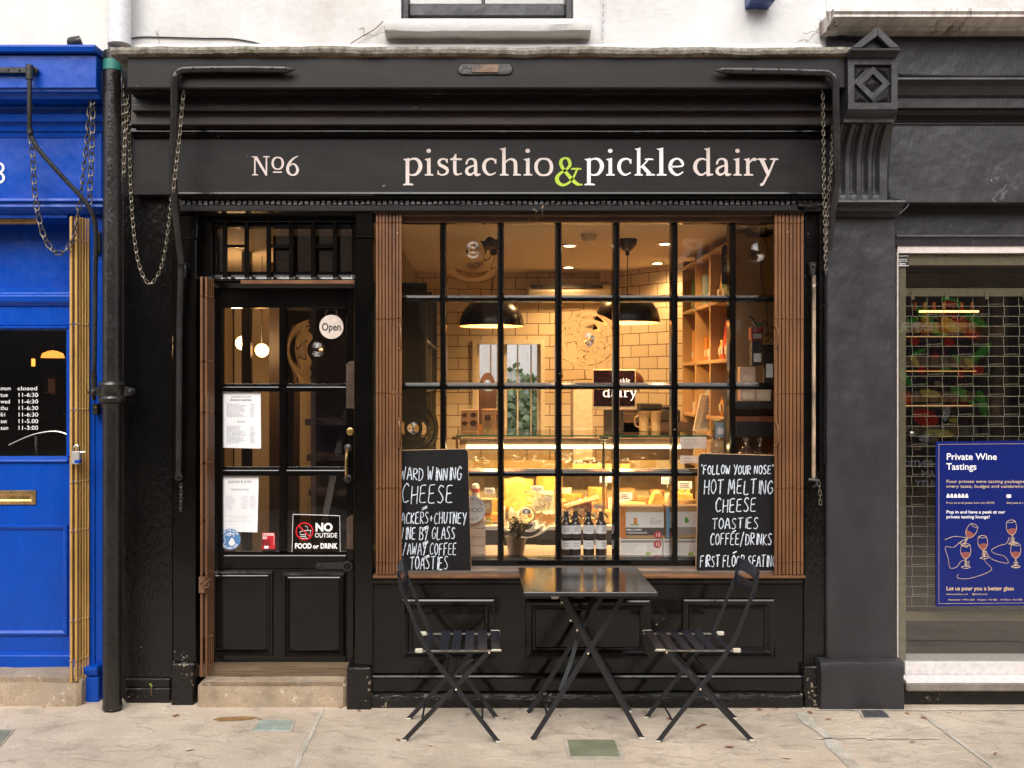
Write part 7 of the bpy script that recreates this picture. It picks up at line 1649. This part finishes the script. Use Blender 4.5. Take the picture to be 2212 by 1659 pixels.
# ------------------------------------------------------------------ things standing on the counter top
def kraft(lab, v0, v1, u0, y, txt, blob):
    t = thing('cracker_box', lab, 'box', ((X(v0,y)+X(v1,y))/2, y, ztop+0.001), 0, 'kraft cracker boxes on the counter')
    w = X(v1,y)-X(v0,y); h = Z(u0,y)-ztop
    MB().box(-w/2,w/2,0,0.05,0,h).build('carton', woodprint, t, bevel=0.0015)
    q = MB(); put_text(q, "MILLER'S", 0.013, 0, -0.0008, h*(0.88 if not blob else 0.10), 'CENTER', width=w*0.8)
    if blob:
        for zz_, r_ in ((0.76,0.30),(0.40,0.36)): q.prism_y([(w*r_*math.cos(a)*(1+0.12*math.sin(5*a)), h*zz_+w*r_*math.sin(a)*(0.9+0.1*math.sin(7*a))) for a in [2*math.pi*k/22 for k in range(22)]], -0.001, -0.0002)
    else:
        q.box(-w*0.26,w*0.26,-0.001,-0.0002,h*0.50,h*0.76); put_text(q, 'ale', 0.022, 0, -0.0008, h*0.38, 'CENTER')
        for j in range(3): q.box(-w*0.32,w*0.30,-0.001,-0.0002,h*(0.32-0.05*j),h*(0.335-0.05*j))
    q.build('print', plain('dark_brown_print', (0.07,0.03,0.015), rough=0.6), t)
    if not blob: MB().ball((0,-0.001,h*0.10), 0.012, 8, 5, (1,0.1,0.8)).build('hop_picture', plain('hop_green',(0.16,0.28,0.03),rough=0.5), t)
kraft('brown cracker box with dark berry prints, outermost on the counter end', 996, 1012, 886, 1.20, '', True)
kraft('brown cracker box with dark berry prints, next to the ale box', 1012.6, 1033, 885, 1.20, '', True)
kraft('brown ale cracker box left of the glazing bar', 1041, 1066, 884, 1.18, '', False)
kraft('brown ale cracker box partly behind the glazing bar', 1067, 1090, 884, 1.19, '', False)
t = thing('paddle_board', 'dark wooden paddle board with a handle hole before the rear window', 'board', (X(1053,1.45),1.45,ztop+0.001)); ya = 1.45
w = W(19,ya); z1 = Z(845,ya)-ztop; z2 = Z(805,ya)-ztop
q = MB(); q.box(-w,w,0,0.014,0.0,z1)
arc = [(w*math.cos(a), z1+(z2-z1)*math.sin(a)) for a in [math.pi*k/12 for k in range(13)]]; inn = [(w*0.62*math.cos(a), z1+(z2-z1)*0.62*math.sin(a)) for a in [math.pi*k/12 for k in range(13)]]
for k in range(12): q.prism_y([arc[k],arc[k+1],inn[k+1],inn[k]], 0, 0.014)
q.build('board', M['wood_dark'], t); MB().box(-w*1.05,w*1.05,-0.02,0.03,0,0.04).build('stand', plain('red_wood',(0.30,0.12,0.04),rough=0.5), t)
ysc = 1.30
t = thing('till_screen', 'dark till screen showing dairy lettering in white on the counter', 'screen', (X(1327,ysc),ysc,ztop+0.001))
hw_ = W(47,ysc); zs0, zs1 = Z(876,ysc)-ztop, Z(798,ysc)-ztop
MB().box(-hw_,hw_,0,0.03,zs0-0.03,zs1).build('casing', plain('cream_screen_casing',(0.66,0.56,0.40),rough=0.4), t, bevel=0.004)
MB().box(-hw_+0.008,hw_-0.008,-0.002,-0.0003,zs0-0.004,zs1-0.008).build('display', plain('dark_purple_display',(0.018,0.008,0.014),rough=0.2), t)
MB().box(-0.06,0.06,0.0,0.08,0.0,zs0-0.031).build('stand', M['dark'], t)
q = MB(); lw = emit('lit_white_letters',(1,0.95,0.9),0.9)
sx = W(0.62,ysc); cur = -hw_*0.52; 
for c_, w_ in (('d',16),('a',15),('i',9),('r',12),('y',17)):
    serif(q, c_, cur, cur+W(w_,ysc), Z(858,ysc)-ztop, W(0.155,ysc), -0.0024); cur += W(w_+1.2,ysc)
cur = hw_*0.05
for c_, w_ in (('p',6),('i',3.4),('c',5),('k',6.4),('l',3.4),('e',5)):
    serif(q, c_, cur, cur+W(w_,ysc), Z(826,ysc)-ztop, W(0.062,ysc), -0.0024); cur += W(w_+0.4,ysc)
q.build('lettering', lw, t)
for v_, lab in ((1391,'tall cream jug nearest the till screen'),(1416,'cream jug right of the other jug, half behind a glazing bar')):
    t = thing('jug', lab, 'jug', (X(v_,1.36),1.36,ztop+0.001), group='cream jugs on the counter')
    MB().lathe([(0.028,0),(0.031,0.01),(0.030,0.05),(0.034,0.10),(0.042,0.125),(0.040,0.125),(0.03,0.08),(0.0,0.07)], n=20).build('body', plain('cream_glaze',(0.62,0.46,0.24),rough=0.2), t, smooth=True)
    MB().tube(catmull([(-0.034,0,0.10),(-0.058,0,0.085),(-0.056,0,0.04),(-0.031,0,0.025)],5),0.005,7).build('handle', plain('cream_handle',(0.62,0.46,0.24),rough=0.2), t, smooth=True)
t = thing('leaning_panel', 'tall cream slotted panel leaning at a slant on the counter', 'panel', (0,0,0)); yz = 1.28
MB().prism_y([(X(1497,yz),Z(932,yz)),(X(1528,yz),Z(932,yz)),(X(1545,yz),Z(852,yz)),(X(1514,yz),Z(852,yz))], yz, yz+0.02).build('panel', plain('cream_panel',(0.62,0.54,0.40),rough=0.5), t, bevel=0.003)
q = MB()
for k in range(22):
    u_ = 860+3*k; v_ = 1528-(u_-852)*0.2125; q.box(X(v_,yz),X(v_+8+3*(k%3),yz),yz-0.001,yz-0.0002,Z(u_+1.2,yz),Z(u_,yz))
q.build('slots', M['ink'], t)
tag(MB().box(X(1238,1.70),X(1281,1.70),1.70,1.9,0.15,Z(829,1.70)).build('white_cabinet', M['plaster'], None, bevel=0.006), 'tall cream cabinet standing behind the counter', 'cabinet')
t = thing('coffee_machine', 'dark coffee machine and pans on the back counter behind the jugs', 'coffee machine', (0,0,0)); ym2 = 2.0
q = MB(); vb(q,1375,1470,885,912,ym2,ym2+0.3); q.build('body', M['dark'], t, bevel=0.01); q = MB(); vb(q,1385,1430,872,884,ym2,ym2+0.2); vb(q,1438,1460,878,884,ym2,ym2+0.2); q.build('tray', M['black'], t, bevel=0.005)
q = MB(); vb(q,1340,1530,913,1010,ym2-0.1,ym2+0.4); q.build('bench', M['wood_dark'], t)
t = thing('mixer', 'dark stand mixer behind the till screen', 'mixer', (X(1362,1.9),1.9,Z(905,1.9))); MB().box(-0.07,0.07,0,0.2,-0.2,0.04).build('base', M['wood_dark'], t, bevel=0.01)
MB().ball((0,0.1,0.26),0.11,16,12,(1,1,0.8)).build('head', plain('maroon_enamel',(0.10,0.03,0.02),rough=0.3), t, smooth=True); MB().box(-0.04,0.04,0.1,0.18,0.0405,0.2).build('column', M['wood_dark'], t)
for pts, lab in (([(1470,969),(1526,969),(1526,944),(1469,944)],'white certificate sheet stuck on the counter glass'),([(1469,1001),(1513,1000),(1513,985),(1469,984)],'small white note stuck under the certificate on the counter')):
    y = 0.85; t = sheet('paper_note', lab, 'note', pts, y, M['white'], 'notes on the counter'); q = MB(); lines(q, pts[3][0]+8, pts[1][0]-14, pts[3][1]+5, pts[0][1]-5, 4 if pts[0][1]<980 else 2, 17, 1.8, y-0.0007); q.build('print', M['ink_soft'], t)

# ------------------------------------------------------------------ shelves at both sides
t = thing('bottle_shelf', 'dark shelf unit with bottles against the olive partition', 'shelf', (0,0,0))
q = MB(); zsh = [0.95,1.30,1.62,1.93]
for z in zsh: q.box(-0.515,-0.33,1.15,2.55,z-0.02,z)
for y in (1.12,1.75,2.55): q.box(-0.515,-0.33,y,y+0.03,0.15,2.28)
q.box(-0.519,-0.5155,1.12,2.58,0.15,2.28); q.build('shelf_frame', plain('blackish_green_shelf',(0.03,0.03,0.02),rough=0.5), t)
sb0 = None; rnd = random.Random(8)
cols2 = [('red topped green',(0.10,0.16,0.03)),('dark brown',(0.05,0.025,0.015)),('amber',(0.35,0.14,0.02))]
kinds = []
for k in range(3):
    b = thing('spirit_bottle', None, 'bottle', (0,-9.4,0), group='bottles on the dark shelf')
    MB().lathe([(0.035,0),(0.036,0.01),(0.036,0.13),(0.028,0.16),(0.013,0.18),(0.013,0.22)], n=14).build('bottle', plain('shelf_glass_%s' % cols2[k][0].replace(' ','_'), cols2[k][1], rough=0.1), b, smooth=True)
    MB().lathe([(0.0365,0.03),(0.0365,0.11)], n=14, caps=False).build('label_band', plain('shelf_label_%s' % cols2[k][0].replace(' ','_'), [(0.55,0.10,0.08),(0.72,0.62,0.48),(0.70,0.50,0.30)][k], rough=0.6), b)
    MB().lathe([(0.0145,0.205),(0.0145,0.236),(0,0.237)], n=12).build('cap', [redd,M['black'],M['brass']][k], b); kinds.append(b)
u2 = set()
for si, z in enumerate(zsh):
    for yy in (1.22,1.34,1.47,1.60,1.86,2.0,2.15,2.3):
        if rnd.random() < 0.25: continue
        k = rnd.randrange(3); lab = f"{cols2[k][0]} bottle on the {('bottom','second','third','top')[si]} board of the dark side shelf"
        if k not in u2: b = kinds[k]; b.location = (-0.42,yy,z+0.0005); b['label'] = lab; u2.add(k)
        else: copy_thing(kinds[k], (-0.42+rnd.uniform(-0.02,0.03),yy,z+0.0005), None, lab)
# pine shelves on the right
t = thing('pine_shelf', 'tall pine shelf unit running back along the right side of the dairy', 'shelf', (0,0,0))
xs0, xs1 = 1.44, 1.74
q = MB(); zps = [0.45,0.80,1.12,1.45,1.80,2.16,2.48]
for z in zps: q.box(xs0,xs1,0.75,2.0,z-0.022,z)
for y in (0.72,1.16,1.58,2.0): q.box(xs0,xs1,y,y+0.026,0.15,2.52)
q.box(xs1,xs1+0.012,0.72,2.03,0.15,2.52); q.build('shelf_frame', M['pine'], t, bevel=0.002)
pack_cols = [('white',(0.70,0.66,0.58)),('kraft brown',(0.48,0.30,0.13)),('green',(0.05,0.22,0.05)),('red',(0.45,0.05,0.03)),('black',(0.03,0.028,0.026)),('pale blue',(0.30,0.42,0.46)),('orange',(0.55,0.24,0.04))]
pm = {n_: plain('pack_'+n_.replace(' ','_'), c_, rough=0.4) for n_, c_ in pack_cols}
kn = [('pouch','stand up pouch'),('jar','lidded jar'),('carton','small carton')]
rnd = random.Random(21); seen_l = set()
for si, z in enumerate(zps[:-1]):
    for yy in [0.80+0.105*k for k in range(11)]:
        if abs(yy-1.17) < 0.04 or abs(yy-1.59) < 0.05: continue
        cn = rnd.choice(pack_cols)[0]; kd = rnd.randrange(3); h_ = rnd.uniform(0.17,0.30)
        lab = f"{cn} {kn[kd][1]} on the {('lowest','second','third','fourth','fifth','sixth')[si]} pine shelf board"
        b = thing(('food_pouch','food_jar','food_carton')[kd], lab, kn[kd][0], (xs0+0.06+rnd.uniform(0,0.03),yy,z+0.0008), group='groceries on the pine shelves')
        if kd == 0: q = MB(); q.hexa([(-0.03,-0.04,0),(0.05,-0.04,0),(0.05,0.04,0),(-0.03,0.04,0),(0.004,-0.042,h_),(0.012,-0.042,h_),(0.012,0.042,h_),(0.004,0.042,h_)]); q.build('pouch', pm[cn], b, bevel=0.006)
        elif kd == 1: MB().lathe([(0.034,0),(0.037,0.008),(0.037,0.085),(0.030,0.1),(0.03,0.104)], n=16).build('jar', pm[cn], b, smooth=True)
        else: MB().box(-0.035,0.05,-0.04,0.04,0,h_*0.8).build('carton', pm[cn], b, bevel=0.002)
        if kd == 1: MB().lathe([(0.033,0.1045),(0.033,0.122),(0,0.1225)], n=16).build('lid', M['brass'], b)
        MB().box(-0.0385 if kd else -0.032,-0.036 if kd == 1 else -0.0302 if kd == 0 else -0.0355,-0.024,0.024,0.03,0.075).build('label_panel', M['cap'], b)
t = thing('island_sign', 'small black chalk tag hanging on the end of the pine shelf', 'sign', (X(1570,0.70),0.70,Z(565,0.70)))
MB().prism_y([(-0.03,-0.13),(0.03,-0.13),(0.03,0.08),(0.015,0.10),(-0.015,0.10),(-0.03,0.08)],-0.006,0.0).build('tag', M['board'], t); q = MB(); hand(q,'ISL',-0.02,0.025,0.0,0.04,-0.0065,0.0016,3); hand(q,'AND',-0.02,0.025,-0.06,0.04,-0.0065,0.0016,4); q.build('chalk_line', M['chalk'], t)
tag(MB().tube(catmull([(X(v_,0.42),0.42,Z(u_,0.42)) for v_, u_ in ((1653,470),(1653,530),(1645,570),(1645,610),(1655,640),(1657,690),(1660,718))],5),0.003,6).build('hanging_cable', M['black'], None, smooth=True), 'thin black cable hanging behind the pane nearest the pilaster', 'cable')
# stand with gift goods near the pilaster side
yv = 0.42
t = thing('gift_stand', 'dark two tier stand of gifts in the window corner above the toasties chalkboard', 'stand', (0,0,0))
q = MB(); q.box(X(1590,yv),X(1700,yv),yv,yv+0.26,Z(884,yv),Z(868,yv)); q.box(X(1590,yv),X(1700,yv),yv,yv+0.26,Z(944,yv),Z(912,yv)); q.box(X(1700,yv),X(1706,yv),yv,yv+0.26,0.15,Z(860,yv)); q.box(X(1588,yv),X(1592,yv),yv+0.1,yv+0.26,0.15,Z(868,yv)); q.build('boards', M['black'], t, bevel=0.002)
MB().box(X(1592,yv),X(1699,yv),yv+0.02,yv+0.2,Z(911,yv),Z(900,yv)).build('red_board', plain('red_brown_board',(0.22,0.07,0.03),rough=0.5), t)
for v_, u0, u1, w_, m_, lab, lid in ((1636,736,790,22,M['black'],'tall black and white tin stacked under the red topped pouch',card),(1636,706,735.5,26,pm['red'],'red and white pouch with green top on the black tin',card),(1662,744,828,20,M['black'],'black gift box with a white label in the window corner',card),(1616,792,829,34,plain('pink_kraft',(0.52,0.34,0.24),rough=0.6),'pinkish paper bag on the gift stand',None),(1650,829.5,867.5,32,plain('ribbed_card',(0.55,0.40,0.27),rough=0.6),'ribbed pale carton under the black gift box',None),(1616,829.5,867.5,34,plain('pink_kraft_two',(0.50,0.32,0.22),rough=0.6),'pinkish carton on the lower gift stand board',None)):
    y = yv+0.02; t = thing('gift_pack', lab, 'gift', (X(v_,y),y,Z(u1,y))); W_ = W(w_,y); H = Z(u0,y)-Z(u1,y)
    MB().box(-W_/2,W_/2,0,0.06,0,H-0.001).build('pack', m_, t, bevel=0.004)
    q = MB(); q.box(-W_*0.36,W_*0.36,-0.0014,-0.0004,H*0.15,H*0.5); q.build('label_panel', lid or plain('faded_label',(0.6,0.45,0.33),rough=0.6), t)
t = thing('green_bow', 'green and black tuft on top of the red pouch', 'bow', (X(1636,yv+0.03),yv+0.03,Z(705,yv+0.03)))
q = MB(); q.ball((0.012,0,0.008),0.016,8,6,(1.2,0.6,0.6)); q.build('tuft', plain('bow_green',(0.05,0.28,0.06),rough=0.5), t); MB().tube(catmull([(-0.005,0,0.0),(-0.02,0,0.03),(-0.045,0,0.06)],4),0.006,6).build('tail', M['black'], t)
t = thing('dried_flowers', 'dark dried flower bunch behind the gate in the window corner', 'flowers', (X(1672,yv+0.1),yv+0.1,Z(828,yv+0.1))); q = MB(); rnd = random.Random(2)
for k in range(60):
    c = Vector((rnd.gauss(0,0.035),rnd.gauss(0,0.03),0.22+rnd.gauss(0.05,0.05))); q.ball(c,rnd.uniform(0.006,0.012),6,4)
q.build('flower_heads', paint('dried_petals',(0.30,0.14,0.06),(0.05,0.04,0.02),rough=0.7,sc=40), t); MB().lathe([(0.03,0),(0.02,0.1),(0.035,0.2)],n=12).build('wrap', M['black'], t)
for v_, lab in ((1548,'clear bag of chocolate pieces nearest the glazing bar'),(1612,'clear bag of chocolate pieces with a folded top above the chalkboard'),(1642,'clear bag of chocolate pieces nearest the gate')):
    y = 0.36; t = thing('sweet_bag', lab, 'bag', (X(v_,y),y,Z(1000,y)), group='clear sweet bags on the ledge stand'); q = MB(); rnd = random.Random(int(v_))
    for k in range(26): q.ball((rnd.uniform(-0.032,0.032),rnd.uniform(-0.02,0.02),rnd.uniform(0.01,0.055)),rnd.uniform(0.008,0.012),7,5,(1.2,1,0.7))
    q.build('chocolates', plain('chocolate_%d' % v_,(0.12,0.05,0.03),rough=0.35), t, smooth=True)
    q = MB(); q.lathe([(0.042,0),(0.047,0.03),(0.042,0.065),(0.020,0.09),(0.006,0.105),(0.024,0.135)], n=14, caps=False); q.build('film', glass_thin('sweet_film_%d' % v_,(0.95,0.93,0.9),rough=0.08,ior=2.0,wob=0.5,sc=30), t, smooth=True)
    MB().box(-0.05,0.05,-0.03,0.05,zl-Z(1000,y),-0.001).build('riser_block', M['pine'], t)
t = thing('framed_picture', 'small gilt framed picture standing near the right chalkboard', 'picture', (X(1560,0.72),0.72,Z(952,0.72))); w=W(21,0.72); h=W(46,0.72)
MB().rings(-w,w,0,h,[(0,0.012),(0,-0.004),(0.008,-0.008),(0.016,0.0)],fill=False).build('frame', M['brass'], t); MB().box(-w+0.014,w-0.014,0.001,0.006,0.014,h-0.014).build('print', plain('pale_blue_print',(0.30,0.38,0.42),rough=0.5), t); MB().box(-w+0.03,w-0.03,-0.001,0.0,h*0.3,h*0.6).build('mount', M['white'], t)
MB().box(-w*1.3,w*1.3,-0.03,0.08,zl-Z(952,0.72),-0.001).build('riser_block', M['pine'], t)

# ------------------------------------------------------------------ signs and mural on the opposite shops: mirrored in our glass
def opp(v, u, g): k = (2*g+8.18+D0)/FV; return ((v-CX)*k, EYE-(u-CY)*k, k)
lwm = M['letter_white']
q = MB()
for ch, v_ in (('R',1500),('O',1408)):
    x, z, k = opp(v_,567,yg); vs, fs = text_mesh(ch, 100*k, 'CENTER', bold=0.01); q.add([(x-a[0], -8.17, z-33*k+a[1]) for a in vs], fs)
for ch, v_ in (('Y',1534),('R',1551),('E',1569),('G',1622),('L',1646),('A',1662)):
    x, z, k = opp(v_,712,yg); vs, fs = text_mesh(ch, 26*k, 'CENTER', bold=0.006); q.add([(x-a[0], -8.17, z-9*k+a[1]) for a in vs], fs)
for s_, v_, u_, h_ in (('EXPER',1978,712,24),('AUTHENTIC',2010,1006,20),('ITALIAN',2030,1028,20),('QUALITY',2020,1050,20)):
    x, z, k = opp(v_,u_,0.105); vs, fs = text_mesh(s_, h_*k, 'CENTER', bold=0.006); q.add([(x-a[0], -8.17, z+a[1]-0.0) for a in vs], fs)
q.build('sign_lettering', lwm, op)
mur = {n_: plain('mural_'+n_, c_, rough=0.5) for n_, c_ in (('red',(0.90,0.03,0.02)),('green',(0.10,0.60,0.06)),('yellow',(0.92,0.74,0.10)),('white',(0.75,0.72,0.66)),('tan',(0.55,0.36,0.18)))}
rnd = random.Random(6)
for n_, items in (('green',[(2000,690,70,20,.9),(2120,760,60,18,-.8),(2110,690,50,16,.6),(1960,700,50,16,-.6),(2080,850,60,18,.4),(1955,815,44,14,.9),(2120,870,60,20,1.3),(2060,650,54,16,.4),(2085,690,40,12,-.5),(2030,720,36,10,.2),(2075,780,44,12,.7),(1985,760,34,10,-.4),(2095,860,30,14,1.2),(2040,800,30,10,-.2)]),('red',[(2100,720,34,24,.3),(1975,735,22,18,0),(2055,655,30,16,.2),(2110,800,26,22,0),(1960,860,24,24,0),(2082,695,28,26,0),(2020,770,16,14,0),(1990,800,18,16,0),(2075,810,16,18,0),(2000,900,60,38,.3),(2050,740,24,20,0)]),('yellow',[(2055,700,50,26,.4),(2090,785,30,24,0),(2030,935,60,18,.1),(1975,780,30,12,.9),(2010,850,46,16,.2),(2060,905,20,10,0)]),('white',[(2045,890,14,34,.2),(2000,945,26,18,0)]),('tan',[(1985,965,20,10,0),(2030,830,24,12,.5),(2020,945,20,20,0)])):
    q = MB()
    for i, (v_, u_, a_, b_, r_) in enumerate(items):
        x, z, k = opp(v_,u_,0.105); pts = []
        for j in range(20):
            a = 2*math.pi*j/20; px, pz = a_*k*math.cos(a)/2, b_*k*math.sin(a)/2; pts.append((x-(px*math.cos(r_)-pz*math.sin(r_)), z+px*math.sin(r_)+pz*math.cos(r_)))
        q.prism_y(pts, -8.18, -8.165-0.002*i-0.01*list(mur).index(n_))
    q.build('painted_food_'+n_, mur[n_], op)
x, z, k = opp(2035,820,0.105); MB().box(x-110*k,x+110*k,-8.26,-8.19,z-190*k,z+190*k).build('mural_panel', plain('mural_ground',(0.06,0.05,0.045),rough=0.6), op)
x, z, k = opp(1455,567,yg); MB().box(x-220*k,x+300*k,-8.27,-8.19,z-60*k,z+60*k).build('opposite_fascia', plain('opposite_fascia_paint',(0.22,0.12,0.09),rough=0.5), op)
